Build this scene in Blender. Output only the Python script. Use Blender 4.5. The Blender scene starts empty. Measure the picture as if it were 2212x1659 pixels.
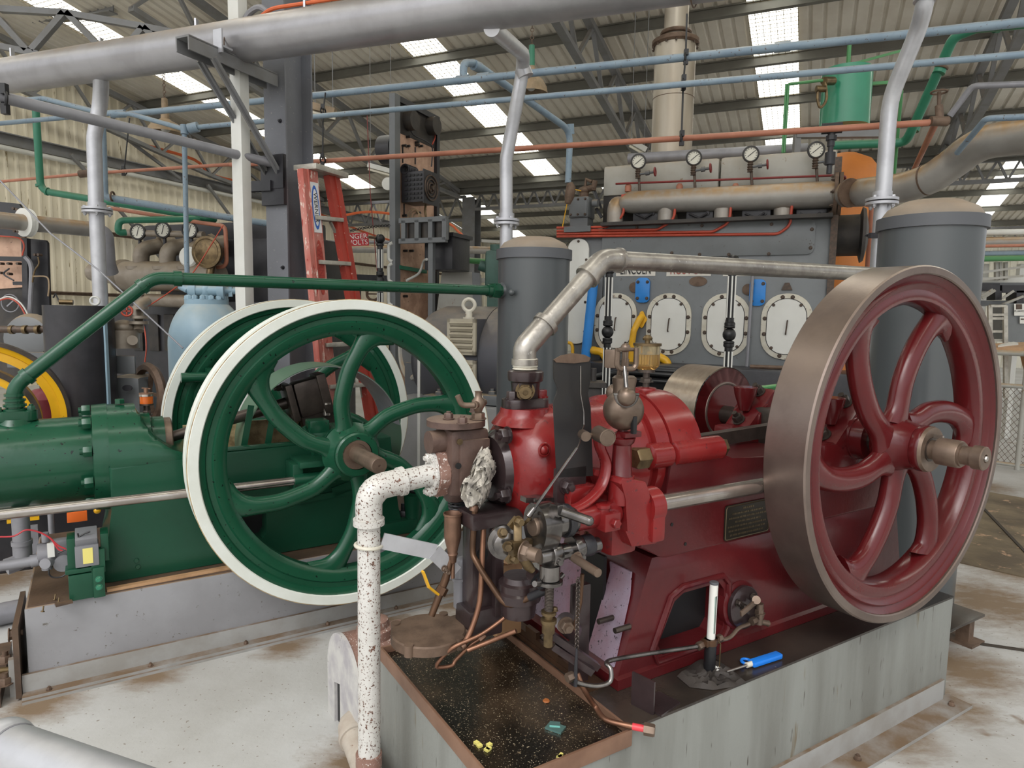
import bpy, bmesh, math, random
from math import sin, cos, pi, radians
from mathutils import Vector as V, Matrix, Quaternion
random.seed(11)
SC = bpy.context.scene
COL = SC.collection
# ------------------------------------------------------------------ camera calibration
F, W, H = 1450.0, 2212.0, 1659.0
EYE = V((0, 0, 1.6)); PITCH = radians(5.96); ROLL = 0.016
_f = V((0, cos(PITCH), -sin(PITCH))); _r0 = V((1, 0, 0)); _u0 = V((0, sin(PITCH), cos(PITCH)))
_r = _r0 * cos(ROLL) + _u0 * sin(ROLL); _u = -_r0 * sin(ROLL) + _u0 * cos(ROLL)
def ray(x, y): return _r * ((x - W / 2) / F) - _u * ((y - H / 2) / F) + _f
def P(x, y, d):
    """measured point at horizontal distance d in front of the tripod"""
    v = ray(x, y); return EYE + v * (d / v.y)
def PZ(x, y, z):
    v = ray(x, y); return EYE + v * ((z - EYE.z) / v.z)
def PL(x, y, q, n):
    v = ray(x, y); return EYE + v * ((q - EYE).dot(n) / v.dot(n))
class Frame:
    def __init__(s, o, ang):
        a = radians(ang); s.o = V(o); s.ang = a
        s.ex = V((cos(a), sin(a), 0)); s.ey = V((-sin(a), cos(a), 0))
        s.M = Matrix.Translation(s.o) @ Matrix.Rotation(a, 4, 'Z')
    def loc(s, q): q = q - s.o; return V((q.dot(s.ex), q.dot(s.ey), q.z))
    def w(s, q): q = V(q); return s.o + s.ex * q.x + s.ey * q.y + V((0, 0, q.z))
    def y(s, px, py, v): return s.loc(PL(px, py, s.w((0, v, 0)), s.ey))
    def x(s, px, py, u): return s.loc(PL(px, py, s.w((u, 0, 0)), s.ex))
    def z(s, px, py, z): return s.loc(PZ(px, py, s.o.z + z))
_c = PZ(2045, 1505, 0); RF = Frame((_c.x, _c.y, 0), 31.8)       # red engine plinth
_c = PZ(50, 1510, 0); GF = Frame((_c.x, _c.y, 0), 32.3)         # green engine plinth
_c = P(1567, 700, 6.8); EF = Frame((_c.x, _c.y, 0), -24)        # large engine
BF = Frame((0, 0, 0), -24)                                      # building grid
WF = Frame((0, 0, 0), 0)
R, RX, RZ = RF.y, RF.x, RF.z
G, GX, GZ = GF.y, GF.x, GF.z
E_, EX, EZ = EF.y, EF.x, EF.z
# ------------------------------------------------------------------ mesh builder
def basis(ax):
    ax = V(ax).normalized()
    t = V((0, 0, 1)) if abs(ax.z) < .9 else V((1, 0, 0))
    a = ax.cross(t).normalized(); b = ax.cross(a).normalized()
    return ax, a, b
def fillet(pts, rad, n=5):
    pts = [V(p) for p in pts]
    if rad <= 0 or len(pts) < 3: return pts
    out = [pts[0]]
    for i in range(1, len(pts) - 1):
        p, q, r = pts[i - 1], pts[i], pts[i + 1]
        a, b = (p - q), (r - q); la, lb = a.length, b.length
        if la < 1e-6 or lb < 1e-6: continue
        a /= la; b /= lb
        ang = a.angle(b)
        if ang > pi - .05: out.append(q); continue
        d = min(rad / math.tan(ang / 2), la * .48, lb * .48)
        s, e = q + a * d, q + b * d
        for k in range(n + 1):
            t = k / n
            out.append(s * (1 - t) ** 2 + q * 2 * t * (1 - t) + e * t * t)
    out.append(pts[-1]); return out
def spline(pts, n=6):
    pts = [V(p) for p in pts]; q = [pts[0] * 2 - pts[1]] + pts + [pts[-1] * 2 - pts[-2]]; out = []
    for i in range(1, len(q) - 2):
        a, b, c, d = q[i - 1:i + 3]
        for k in range(n):
            t = k / n
            out.append(.5 * (2 * b + (c - a) * t + (2 * a - 5 * b + 4 * c - d) * t * t + (3 * b - a - 3 * c + d) * t ** 3))
    out.append(pts[-1]); return out
class MB:
    def __init__(s): s.b = bmesh.new()
    def raw(s, vs, fs):
        m = [s.b.verts.new(v) for v in vs]; out = []
        for f in fs:
            try: out.append(s.b.faces.new([m[i] for i in f]))
            except ValueError: pass
        return m, out
    def bev(s, faces, w, seg=2):
        if w > 0:
            es = list({e for f in faces for e in f.edges})
            bmesh.ops.bevel(s.b, geom=es, offset=w, segments=seg, affect='EDGES', profile=.6, clamp_overlap=True)
    def box(s, c, size, rz=0, bev=0, M=None):
        c = V(c); x, y, z = [k / 2 for k in size]
        Rm = (M or Matrix.Rotation(rz, 3, 'Z'))
        vs = [c + Rm @ V((sx * x, sy * y, sz * z)) for sz in (-1, 1) for sy in (-1, 1) for sx in (-1, 1)]
        _, f = s.raw(vs, [(0, 2, 3, 1), (4, 5, 7, 6), (0, 1, 5, 4), (2, 6, 7, 3), (0, 4, 6, 2), (1, 3, 7, 5)])
        s.bev(f, bev); return s
    def bar(s, p, q, w, h, up=(0, 0, 1), bev=0):
        p, q = V(p), V(q); d = (q - p); L = d.length
        if L < 1e-6: return s
        d /= L; up = V(up)
        if abs(d.dot(up)) > .98: up = V((1, 0, 0))
        a = d.cross(up).normalized(); b = a.cross(d)
        return s.box((p + q) / 2, (L, w, h), M=Matrix((d, a, b)).transposed(), bev=bev)
    def ibeam(s, p, q, w, h, t=.012, up=(0, 0, 1)):
        p, q = V(p), V(q); d = (q - p).normalized(); up = V(up)
        a = d.cross(up).normalized(); b = a.cross(d)
        s.bar(p + b * (h / 2 - t / 2), q + b * (h / 2 - t / 2), w, t, up=b); s.bar(p - b * (h / 2 - t / 2), q - b * (h / 2 - t / 2), w, t, up=b)
        s.bar(p, q, t, h - 2 * t, up=b); return s
    def lathe(s, p0, axis, prof, n=32, closed=False, cap=True, a0=0, a1=2 * pi):
        p0 = V(p0); ax, a, b = basis(axis); full = abs(a1 - a0 - 2 * pi) < 1e-6
        m = n if full else n + 1
        rings = []
        for t, r in prof:
            if r < 1e-5 and full: rings.append([s.b.verts.new(p0 + ax * t)]); continue
            rings.append([s.b.verts.new(p0 + ax * t + (a * cos(a0 + (a1 - a0) * k / n) + b * sin(a0 + (a1 - a0) * k / n)) * r) for k in range(m)])
        prs = list(zip(rings, rings[1:])) + ([(rings[-1], rings[0])] if closed else [])
        for r0, r1 in prs:
            for k in range(n):
                k2 = (k + 1) % m
                if len(r0) == 1 and len(r1) == 1: continue
                if len(r0) == 1: vs = [r0[0], r1[k], r1[k2]]
                elif len(r1) == 1: vs = [r0[k], r1[0], r0[k2]]
                else: vs = [r0[k], r1[k], r1[k2], r0[k2]]
                try: s.b.faces.new(vs)
                except ValueError: pass
        if cap and not closed and full:
            for rg in (rings[0], rings[-1]):
                if len(rg) > 2: s.b.faces.new(rg)
        return s
    def cyl(s, p, q, r, r2=None, n=20, cap=True):
        p, q = V(p), V(q); d = q - p; L = d.length
        return s.lathe(p, d, [(0, r), (L, r if r2 is None else r2)], n=n, cap=cap)
    def pipe(s, p, q, r, t=.004, n=24):
        p, q = V(p), V(q); L = (q - p).length
        return s.lathe(p, q - p, [(0, r - t), (0, r), (L, r), (L, r - t)], n=n, closed=True)
    def sph(s, c, r, sc=(1, 1, 1), n=20):
        c = V(c); k = n // 2
        vs = lambda i, j: None
        rings = []
        for i in range(k + 1):
            th = pi * i / k; z = cos(th) * r * sc[2]; q = sin(th) * r
            rings.append([s.b.verts.new(c + V((0, 0, z)))] if i in (0, k) else [s.b.verts.new(c + V((q * sc[0] * cos(2 * pi * j / n), q * sc[1] * sin(2 * pi * j / n), z))) for j in range(n)])
        for r0, r1 in zip(rings, rings[1:]):
            for j in range(n):
                j2 = (j + 1) % n
                if len(r0) == 1: s.b.faces.new([r0[0], r1[j], r1[j2]])
                elif len(r1) == 1: s.b.faces.new([r0[j], r1[0], r0[j2]])
                else: s.b.faces.new([r0[j], r1[j], r1[j2], r0[j2]])
        return s
    def torus(s, c, axis, Rr, r, n=32, m=8):
        return s.lathe(c, axis, [(r * sin(2 * pi * k / m), Rr + r * cos(2 * pi * k / m)) for k in range(m)], n=n, closed=True)
    def tube(s, pts, r, n=10, bend=0, closed=False, flat=None, cap=True, smooth=0, thick=None):
        pts = spline(pts, smooth) if smooth else fillet(pts, bend)
        pts = [V(p) for p in pts]; N = len(pts)
        rs = r if isinstance(r, (list, tuple)) else None
        if rs is not None and len(rs) != N:
            rs = [rs[min(int(i * (len(rs) - 1) / (N - 1)), len(rs) - 2)] * (1 - (i * (len(rs) - 1) / (N - 1)) % 1 if i < N - 1 else 0) + rs[min(int(i * (len(rs) - 1) / (N - 1)) + 1, len(rs) - 1)] * ((i * (len(rs) - 1) / (N - 1)) % 1 if i < N - 1 else 1) for i in range(N)]
        tg = []
        for i in range(N):
            if closed: t = pts[(i + 1) % N] - pts[i - 1]
            elif i == 0: t = pts[1] - pts[0]
            elif i == N - 1: t = pts[-1] - pts[-2]
            else: t = (pts[i + 1] - pts[i]).normalized() + (pts[i] - pts[i - 1]).normalized()
            tg.append(t.normalized() if t.length > 1e-9 else V((0, 0, 1)))
        if flat: u = V(flat[0]); u = (u - tg[0] * u.dot(tg[0])).normalized()
        else: _, u, _b = basis(tg[0])
        rings = []
        for i in range(N):
            if flat: u = V(flat[0])
            u = u - tg[i] * u.dot(tg[i])
            u = u.normalized() if u.length > 1e-6 else basis(tg[i])[1]
            w = tg[i].cross(u); rr = rs[i] if rs else r
            k1 = (thick / rr) if thick else (flat[1] if flat else 1)
            rings.append([s.b.verts.new(pts[i] + (u * cos(2 * pi * j / n) * k1 + w * sin(2 * pi * j / n)) * rr) for j in range(n)])
        for i in range(N if closed else N - 1):
            r0, r1 = rings[i], rings[(i + 1) % N]
            for j in range(n):
                s.b.faces.new([r0[j], r0[(j + 1) % n], r1[(j + 1) % n], r1[j]])
        if cap and not closed:
            s.b.faces.new(rings[0]); s.b.faces.new(rings[-1])
        return s
    def prism(s, poly, o, ax, ay, dep, bev=0, seg=2):
        """2-D outline (a,b) placed at o + ax*a + ay*b, pushed along dep"""
        o, ax, ay, dep = V(o), V(ax), V(ay), V(dep); n = len(poly)
        a = [o + ax * p[0] + ay * p[1] for p in poly]; b = [p + dep for p in a]
        _, f = s.raw(a + b, [tuple(range(n))[::-1], tuple(range(n, 2 * n))] + [(i, (i + 1) % n, n + (i + 1) % n, n + i) for i in range(n)])
        if bev > 0:
            es = list({e for q in f[:2] for e in q.edges})
            bmesh.ops.bevel(s.b, geom=es, offset=bev, segments=seg, affect='EDGES', profile=.6, clamp_overlap=True)
        return s
    def loft(s, secs, cap=True, closed=True):
        rings = [[s.b.verts.new(V(p)) for p in q] for q in secs]; n = len(rings[0])
        for r0, r1 in zip(rings, rings[1:]):
            for j in range(n if closed else n - 1): s.b.faces.new([r0[j], r0[(j + 1) % n], r1[(j + 1) % n], r1[j]])
        if cap and closed: s.b.faces.new(rings[0]); s.b.faces.new(rings[-1])
        return s
    def hexn(s, p, axis, r, h, stud=0, washer=True):
        p = V(p); ax = V(axis).normalized()
        if washer: s.cyl(p, p + ax * h * .15, r * 1.25, n=16)
        s.lathe(p, ax, [(0, r), (h * .85, r), (h, r * .86)], n=6)
        if stud: s.cyl(p, p + ax * (h + stud), r * .52, n=12)
        return s
    def mesh(s, name, M=None):
        me = bpy.data.meshes.new(name)
        bmesh.ops.recalc_face_normals(s.b, faces=s.b.faces)
        s.b.to_mesh(me); s.b.free()
        if M is not None: me.transform(M)
        for p in me.polygons: p.use_smooth = True
        me.set_sharp_from_angle(angle=radians(38))
        return me
def cut(body, *cutters):
    """boolean-subtract cutters from body (all MB); returns an MB"""
    a = bpy.data.objects.new('tmp', body.mesh('tmp')); COL.objects.link(a); tm = []
    for c in cutters:
        o = bpy.data.objects.new('tmpc', c.mesh('tmpc')); COL.objects.link(o); tm.append(o)
        m = a.modifiers.new('b', 'BOOLEAN'); m.operation = 'DIFFERENCE'; m.object = o; m.solver = 'EXACT'
    bpy.context.view_layer.update()
    me = bpy.data.meshes.new_from_object(a.evaluated_get(bpy.context.evaluated_depsgraph_get()))
    out = MB(); out.b.from_mesh(me)
    for o in [a] + tm: bpy.data.objects.remove(o, do_unlink=True)
    return out
# ------------------------------------------------------------------ things and parts
def link(name, data): o = bpy.data.objects.new(name, data); COL.objects.link(o); return o
def props(o, label, cat=None, group=None, kind=None):
    if label: o['label'] = label
    if cat: o['category'] = cat
    if group: o['group'] = group
    if kind: o['kind'] = kind
    return o
class Thing:
    """an Empty at the thing's base; parts are built in frame fr's coordinates (or in world ones)"""
    def __init__(s, name, label, cat, fr=WF, at=(0, 0, 0), group=None):
        s.fr = fr; at = V(at)
        s.o = link(name, None); s.o.empty_display_size = .1
        s.o.matrix_world = fr.M @ Matrix.Translation(at)
        s.I = Matrix.Translation(-at); s.W = (fr.M @ Matrix.Translation(at)).inverted()
        props(s.o, label, cat, group)
    def part(s, name, mb, m, parent=None, world=False, label=None, kind=None):
        o = link(name, mb.mesh(name, s.W if world else s.I)); o.data.materials.append(m)
        o.parent = parent or s.o
        props(o, label, kind=kind); return o
def solo(name, label, cat, mb, m, group=None, fr=WF, kind=None):
    me = mb.mesh(name, fr.M)
    xs = [v.co for v in me.vertices]
    c = V((sum(v.x for v in xs) / len(xs), sum(v.y for v in xs) / len(xs), min(v.z for v in xs)))
    me.transform(Matrix.Translation(-c))
    o = link(name, me); o.location = c; me.materials.append(m)
    return props(o, label, cat, group, kind)
def struct(name, mb, m, label=None, fr=WF, parent=None):
    o = link(name, mb.mesh(name, fr.M)); o.data.materials.append(m)
    if parent: o.parent = parent
    else: o['kind'] = 'structure'
    if label: o['label'] = label
    return o
def dup(root, M, label=None, group=None):
    """copy of a thing with copies of its parts and sub-parts, moved by world matrix M"""
    r = root.copy(); COL.objects.link(r); r.matrix_world = M @ root.matrix_world
    if label: r['label'] = label
    if group: r['group'] = group
    for ch in list(root.children):
        c = ch.copy(); COL.objects.link(c); c.parent = r
        for g in list(ch.children):
            d = g.copy(); COL.objects.link(d); d.parent = c
    return r
def text(s, body, size, M, m, parent, name='lettering', ext=.001, align='CENTER', sx=1):
    """lettering as a mesh child; M places the text plane in the thing's frame"""
    cu = bpy.data.curves.new('txt', 'FONT'); cu.body = body; cu.size = size; cu.extrude = ext
    cu.align_x = align; cu.align_y = 'CENTER'
    t = bpy.data.objects.new('txt', cu); COL.objects.link(t); bpy.context.view_layer.update()
    me = bpy.data.meshes.new_from_object(t.evaluated_get(bpy.context.evaluated_depsgraph_get()))
    bpy.data.objects.remove(t, do_unlink=True)
    me.transform(s.I @ M @ Matrix.Diagonal((sx, 1, 1, 1))); me.name = name; o = link(name, me); me.materials.append(m); o.parent = parent; return o
def face_M(o, ax, ay):
    ax, ay = V(ax).normalized(), V(ay).normalized(); az = ax.cross(ay)
    M = Matrix((ax, ay, az)).transposed().to_4x4(); M.translation = V(o); return M
# ------------------------------------------------------------------ materials
def S(h):
    h = h.lstrip('#'); c = [int(h[i:i + 2], 16) / 255 for i in (0, 2, 4)]
    return tuple((k / 12.92 if k <= .04045 else ((k + .055) / 1.055) ** 2.4) for k in c) + (1,)
def mat(name, col, rough=.5, metal=0, var=None, vs=6, amt=.5, bump=0, bs=60, coat=0, dust=None, damt=.6, dz=(.25, .9), spots=None, sps=40, spa=.08, specks=None, pks=120, pka=0.0, streak=False, emit=0, rvar=.0, spec=None, stretch=None, trans=0, ior=1.45):
    m = bpy.data.materials.new(name); m.use_nodes = True; nt = m.node_tree; N, L = nt.nodes, nt.links
    b = N['Principled BSDF']; b.inputs['Base Color'].default_value = S(col); b.inputs['Roughness'].default_value = rough; b.inputs['Metallic'].default_value = metal
    if coat: b.inputs['Coat Weight'].default_value = coat; b.inputs['Coat Roughness'].default_value = .12
    if spec is not None: b.inputs['Specular IOR Level'].default_value = spec
    if trans: b.inputs['Transmission Weight'].default_value = trans; b.inputs['IOR'].default_value = ior
    if emit: b.inputs['Emission Color'].default_value = S(col); b.inputs['Emission Strength'].default_value = emit
    tc = N.new('ShaderNodeTexCoord'); src = tc.outputs['Object']
    if streak or stretch:
        mp = N.new('ShaderNodeMapping'); mp.inputs['Scale'].default_value = stretch or (1, 1, .12); L.new(src, mp.inputs['Vector']); ssrc = mp.outputs['Vector']
    else: ssrc = src
    def noise(scale, det=5, vec=None, rough=.6):
        n = N.new('ShaderNodeTexNoise'); n.inputs['Scale'].default_value = scale; n.inputs['Detail'].default_value = det; n.inputs['Roughness'].default_value = rough
        L.new(vec or ssrc, n.inputs['Vector']); return n.outputs['Fac']
    def ramp(fac, a, c):
        r = N.new('ShaderNodeMapRange'); r.inputs['From Min'].default_value = a; r.inputs['From Max'].default_value = c; L.new(fac, r.inputs['Value']); return r.outputs['Result']
    def mix(fac, a, c):
        x = N.new('ShaderNodeMix'); x.data_type = 'RGBA'
        if isinstance(fac, (int, float)): x.inputs['Factor'].default_value = fac
        else: L.new(fac, x.inputs['Factor'])
        for k, v in ((6, a), (7, c)):
            if isinstance(v, tuple): x.inputs[k].default_value = v
            else: L.new(v, x.inputs[k])
        return x.outputs[2]
    cur = S(col)
    def mul(f, k):
        q = N.new('ShaderNodeMath'); q.operation = 'MULTIPLY'; L.new(f, q.inputs[0])
        if isinstance(k, (int, float)): q.inputs[1].default_value = k
        else: L.new(k, q.inputs[1])
        return q.outputs[0]
    if var:
        cur = mix(mul(ramp(noise(vs), .42, .62), amt), cur, S(var))
    if dust:
        g = N.new('ShaderNodeNewGeometry'); sp = N.new('ShaderNodeSeparateXYZ'); L.new(g.outputs['Normal'], sp.inputs[0])
        cur = mix(mul(mul(ramp(sp.outputs['Z'], *dz), damt), ramp(noise(9, vec=src), .2, .6)), cur, S(dust))
    if spots:
        cur = mix(ramp(noise(sps, 4, rough=.7), .5 + .14 - spa, .5 + .18 - spa), cur, S(spots))
    if specks:
        cur = mix(ramp(noise(pks, 2, rough=.5), .66 - pka, .70 - pka), cur, S(specks))
    if not isinstance(cur, tuple): L.new(cur, b.inputs['Base Color'])
    if rvar:
        q = N.new('ShaderNodeMath'); q.operation = 'MULTIPLY_ADD'; L.new(noise(vs * 1.7, vec=src), q.inputs[0]); q.inputs[1].default_value = rvar * 2; q.inputs[2].default_value = rough - rvar
        L.new(q.outputs[0], b.inputs['Roughness'])
    if bump:
        bp = N.new('ShaderNodeBump'); bp.inputs['Strength'].default_value = min(1, bump); bp.inputs['Distance'].default_value = .004
        L.new(noise(bs, 3, vec=src), bp.inputs['Height']); L.new(bp.outputs['Normal'], b.inputs['Normal'])
    return m
# ------------------------------------------------------------------ materials
m_floor = mat('painted_concrete_floor', 'b9b9b7', .55, var='a09e99', vs=.9, amt=.8, bump=.35, bs=35, spots='85776a', sps=2.2, spa=.0, specks='7f776c', pks=55, pka=-.015, rvar=.12)
m_floor_dirt = mat('oily_dirty_floor', '75674f', .55, var='4d4030', vs=2.2, amt=.9, bump=.4, bs=40, spots='a5866a', sps=6, spa=.03)
def stain(m, spots, col):
    nt = m.node_tree; N, L = nt.nodes, nt.links; b = N['Principled BSDF']; src = b.inputs['Base Color'].links[0].from_socket
    tc = N.new('ShaderNodeTexCoord'); nz = N.new('ShaderNodeTexNoise'); nz.inputs['Scale'].default_value = 7; nz.inputs['Detail'].default_value = 8; nz.inputs['Roughness'].default_value = .75
    mp = N.new('ShaderNodeMapping'); mp.inputs['Scale'].default_value = (1, 2.2, 1); L.new(tc.outputs['Object'], mp.inputs['Vector']); L.new(mp.outputs['Vector'], nz.inputs['Vector'])
    acc = None
    for q, rad in spots:
        d = N.new('ShaderNodeVectorMath'); d.operation = 'DISTANCE'; L.new(tc.outputs['Object'], d.inputs[0]); d.inputs[1].default_value = q
        mr = N.new('ShaderNodeMapRange'); mr.inputs['From Min'].default_value = rad; mr.inputs['From Max'].default_value = rad * .1; L.new(d.outputs['Value'], mr.inputs['Value'])
        if acc is None: acc = mr.outputs['Result']
        else:
            mx = N.new('ShaderNodeMath'); mx.operation = 'MAXIMUM'; L.new(acc, mx.inputs[0]); L.new(mr.outputs['Result'], mx.inputs[1]); acc = mx.outputs[0]
    ad = N.new('ShaderNodeMath'); ad.operation = 'ADD'; L.new(acc, ad.inputs[0]); L.new(nz.outputs['Fac'], ad.inputs[1])
    rp = N.new('ShaderNodeMapRange'); rp.inputs['From Min'].default_value = .95; rp.inputs['From Max'].default_value = 1.45; L.new(ad.outputs[0], rp.inputs['Value'])
    x = N.new('ShaderNodeMix'); x.data_type = 'RGBA'; L.new(rp.outputs['Result'], x.inputs['Factor']); L.new(src, x.inputs[6]); x.inputs[7].default_value = S(col); L.new(x.outputs[2], b.inputs['Base Color'])
stain(m_floor, [(PZ(x, y, 0), k) for x, y, k in ((2085, 1445, .55), (2045, 1520, .4), (1930, 1590, .35), (2140, 1300, .9), (2190, 1230, .7), (2120, 1050, .6), (90, 1520, .35), (330, 1455, .3), (620, 1395, .3), (840, 1350, .45), (780, 1650, .4), (1000, 1300, .5), (10, 1250, .5))], '7a6752')
m_gap = mat('dark_joint', '3a332b', .8)
m_clad = mat('cream_cladding', 'efe7d2', .6, var='d8ceb4', vs=1.2, amt=.6, streak=True, spots='9a8a66', sps=14, spa=.0)
m_cladfar = mat('pale_far_cladding', 'd9d6c8', .6, var='c9c5b3', vs=1, amt=.5)
m_roof = mat('grey_roof_sheet', 'd6d1c6', .55, var='c4bcae', vs=1.5, amt=.6, streak=True)
m_sky = mat("translucent_roof_sheet", "fdfcf2", .6, emit=5.0)
m_mesh = mat('rusty_wire', '7a6f55', .7)
m_steel = mat('grey_steelwork', '77787a', .5, var='66635e', vs=4, amt=.5, dust='8a7a62', damt=.5)
m_steeld = mat('dark_purlin', '67665f', .55, var='59564f', vs=3, amt=.5)
m_column = mat('column_grey_paint', '72747a', .42, var='646469', vs=3, amt=.5, spots='a09c94', sps=60, spa=-.02)
m_silver = mat('aluminium_painted_pipe', 'a9a8ab', .36, .55, var='918f91', vs=4, amt=.5, dust='a08a70', damt=.75, bump=.1, bs=90, rvar=.08)
m_silver2 = mat('bright_silver_paint', 'bfc0c4', .34, .5, var='a3a3a8', vs=7, amt=.5, bump=.1, bs=60)
m_white = mat('white_paint', 'd0d0cb', .45, var='c2c2ba', vs=4, amt=.5)
m_blue = mat('pale_blue_pipe_paint', '8598a6', .42, var='74889a', vs=6, amt=.6, spots='5d4d40', sps=38, spa=.01, dust='9a8f80', damt=.5)
m_bluetank = mat('pale_blue_tank_paint', '93afbf', .38, var='84a0b0', vs=3, amt=.5, dust='c1beae', damt=.7)
m_orange = mat('orange_pipe_paint', 'b0735b', .5, var='965c46', vs=6, amt=.5, dust='a58a72', damt=.5)
m_redpipe = mat('orange_red_tube', 'b84a35', .4, var='9c3d2b', vs=8, amt=.4)
m_greenp = mat('mid_green_pipe', '2f7a5e', .35, var='276b52', vs=5, amt=.5, dust='8b8a70', damt=.5)
m_grass = mat('bright_green_pipe', '4d8b57', .45, dust='9b9070', damt=.5)
m_conduit = mat('grey_conduit', '8b8b90', .45, .2, var='77767a', vs=8, amt=.5)
m_black = mat('black_iron', '26262a', .4, var='37353a', vs=7, amt=.5, bump=.2, bs=40)
m_blackd = mat('dusty_black_iron', '2d2a28', .55, var='463f38', vs=6, amt=.6, dust='5d5142', damt=.6)
m_rubber = mat('black_rubber', '1c1c1e', .38)
m_rust = mat('rusty_brown_steel', '6e5a4b', .6, .2, var='4e3d31', vs=14, amt=.7, bump=.3, bs=80)
m_lampsh = mat('rusty_enamel_shade', '9a8468', .5, var='6f5f45', vs=7, amt=.7)
m_tube = mat('fluorescent_tube', 'e8e2cf', .4)
m_cable = mat('orange_cable', 'd2663a', .5)
m_wood = mat('bare_timber', 'b58f6a', .6, var='94714f', vs=9, amt=.6, streak=True)
# ------------------------------------------------------------------ floor
mb = MB(); mb.box((0, 12, -.05), (34, 44, .1)); struct('floor', mb, m_floor, fr=BF)
mb = MB(); mb.box((0, -35, -.06), (90, 50, .1)); mb.box((42, 15, -.06), (50, 50, .1)); struct('ground', mb, mat('pale_yard_concrete', 'bdb9ae', .8), fr=BF)  # unseen outdoor slabs, added to bounce sunlight up onto the ceiling
mb = MB(); mb.prism([(4.45, 6.25), (5.4, 5.2), (3.72, 3.62), (2.75, 4.55)], (0, 0, 0), (1, 0, 0), (0, 1, 0), (0, 0, .006)); struct('trim_1', mb, m_floor_dirt)
for i, (a, b) in enumerate((((2.15, 3.26, .004), (3.6, 2.78, .004)), ((4.1, 5.72, .009), (3.45, 4.2, .009)), ((2.9, 4.5, .004), (1.9, 3.95, .004)))):
    mb = MB(); mb.bar(a, b, .022, .006); struct('trim_%d' % (2 + i), mb, m_gap)
# ------------------------------------------------------------------ roof, skylights, cladding
RZ0 = lambda s: 5.2 + .173 * (16.9 - s)
def rz(s):
    if s <= 17: return RZ0(s)
    return 5.18 + .19 * (s - 17) if s < 22 else 6.13 - .173 * (s - 22)
XS = [-12.3, -6.57, -.82, 4.93]
def ribbed(x0, x1, s0, s1, pitch=.2):
    mb = MB(); n = max(1, round((x1 - x0) / pitch)); p = (x1 - x0) / n; prof = []
    for i in range(n):
        a = x0 + i * p
        prof += [(a, 0), (a + p * .62, 0), (a + p * .74, .035), (a + p * .88, .035)]
    prof.append((x1, 0))
    mb.loft([[(x, s0, rz(s0) + z) for x, z in prof], [(x, s1, rz(s1 - 1e-4) + z) for x, z in prof]], cap=False, closed=False); return mb
edges = [-14.4] + [v for x in XS for v in (x - .35, x + .35)] + [9.5]
mb = MB()
for a, b in zip(edges[::2], edges[1::2]):
    for s0, s1 in ((-3, 17), (17, 22), (22, 28.7)):
        q = ribbed(a, b, s0, s1); t = q.mesh('t'); mb.b.from_mesh(t); bpy.data.meshes.remove(t)
struct('ceiling', mb, m_roof, fr=BF)
wi = 0
for x in XS:
    for s0, s1 in ((-3, 17), (22, 28.7)):
        wi += 1; mb = ribbed(x - .35, x + .35, s0, s1, .35); w = struct('window_%d' % wi, mb, m_sky, fr=BF)
        mb = MB(); L = s1 - s0; dz = rz(s1 - 1e-4) - rz(s0)
        if s0 < 20 and x < 3:
            s0 = 6.3
            for k in range(8): mb.bar((x - .35 + .1 * k, s0, rz(s0) - .04), (x - .35 + .1 * k, s1, rz(s1 - 1e-4) - .04), .008, .006)
            k = 0
            while s0 + .1 * k < s1:
                s = s0 + .1 * k; mb.bar((x - .36, s, rz(s) - .04), (x + .36, s, rz(s) - .04), .008, .006); k += 1
            o = struct('wire_mesh', mb, m_mesh, fr=BF, parent=w)
mb = MB(); ss = [2.0 + .2 * i for i in range(134)]
prof = []
for s in ss: prof += [(s, 0), (s + .11, 0), (s + .135, .03), (s + .175, .03)]
mb.loft([[(-14.4 + d, s, 0) for s, d in prof], [(-14.4 + d, s, max(rz(max(s, 6.3)), 4) - .03) for s, d in prof]], cap=False, closed=False)
struct('wall_left', mb, m_clad, fr=BF)
mb = MB(); prof = []
for i in range(120): x = -14.4 + .2 * i; prof += [(x, 0), (x + .11, 0), (x + .135, -.03), (x + .175, -.03)]
mb.loft([[(x, 28.6 + d, 0) for x, d in prof], [(x, 28.6 + d, 5.0) for x, d in prof]], cap=False, closed=False); struct('wall_back', mb, m_cladfar, fr=BF)
# ------------------------------------------------------------------ roof steel
def beam(name, label, cat, group, *segs, m=m_steel, fr=BF):
    mb = MB()
    for a, b, w, h in segs: mb.bar(a, b, w, h)
    return solo(name, label, cat, mb, m, group, fr)
ordn = ['lowest', 'second lowest', 'third', 'fourth', 'fifth', 'sixth']
for i, s in enumerate((16.75, 15.3, 13.85, 12.4, 10.9, 9.4)):
    mb = MB(); z = rz(s) - .1
    mb.ibeam((-14.3, s, z), (9.4, s, z), .07, .17, .02, up=(0, .17, 1))
    solo('roof_purlin', 'grey steel purlin under the near roof slope, %s counting up from the eave' % ordn[i], 'purlin', mb, m_steeld, 'purlins under the near roof slope', BF)
for i, s in enumerate((23.4, 25, 26.6, 28.2)):
    mb = MB(); z = rz(s) - .1; mb.ibeam((-14.3, s, z), (9.4, s, z), .07, .17, .02)
    solo('roof_purlin', 'grey purlin under the farther roof slope, %s counting from its ridge' % ['first', 'second', 'third', 'fourth'][i], 'purlin', mb, m_steeld, 'purlins under the far roof slope', BF)
mb = MB(); mb.box((-2.3, 17.05, 5.12), (23.4, .35, .03)); mb.box((-2.3, 16.88, 5.03), (23.4, .03, .2)); mb.box((-2.3, 17.22, 5.03), (23.4, .03, .2))
solo('valley_gutter', 'long dark box gutter running along the eave between the two roofs', 'gutter', mb, m_steeld, None, BF)
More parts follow.
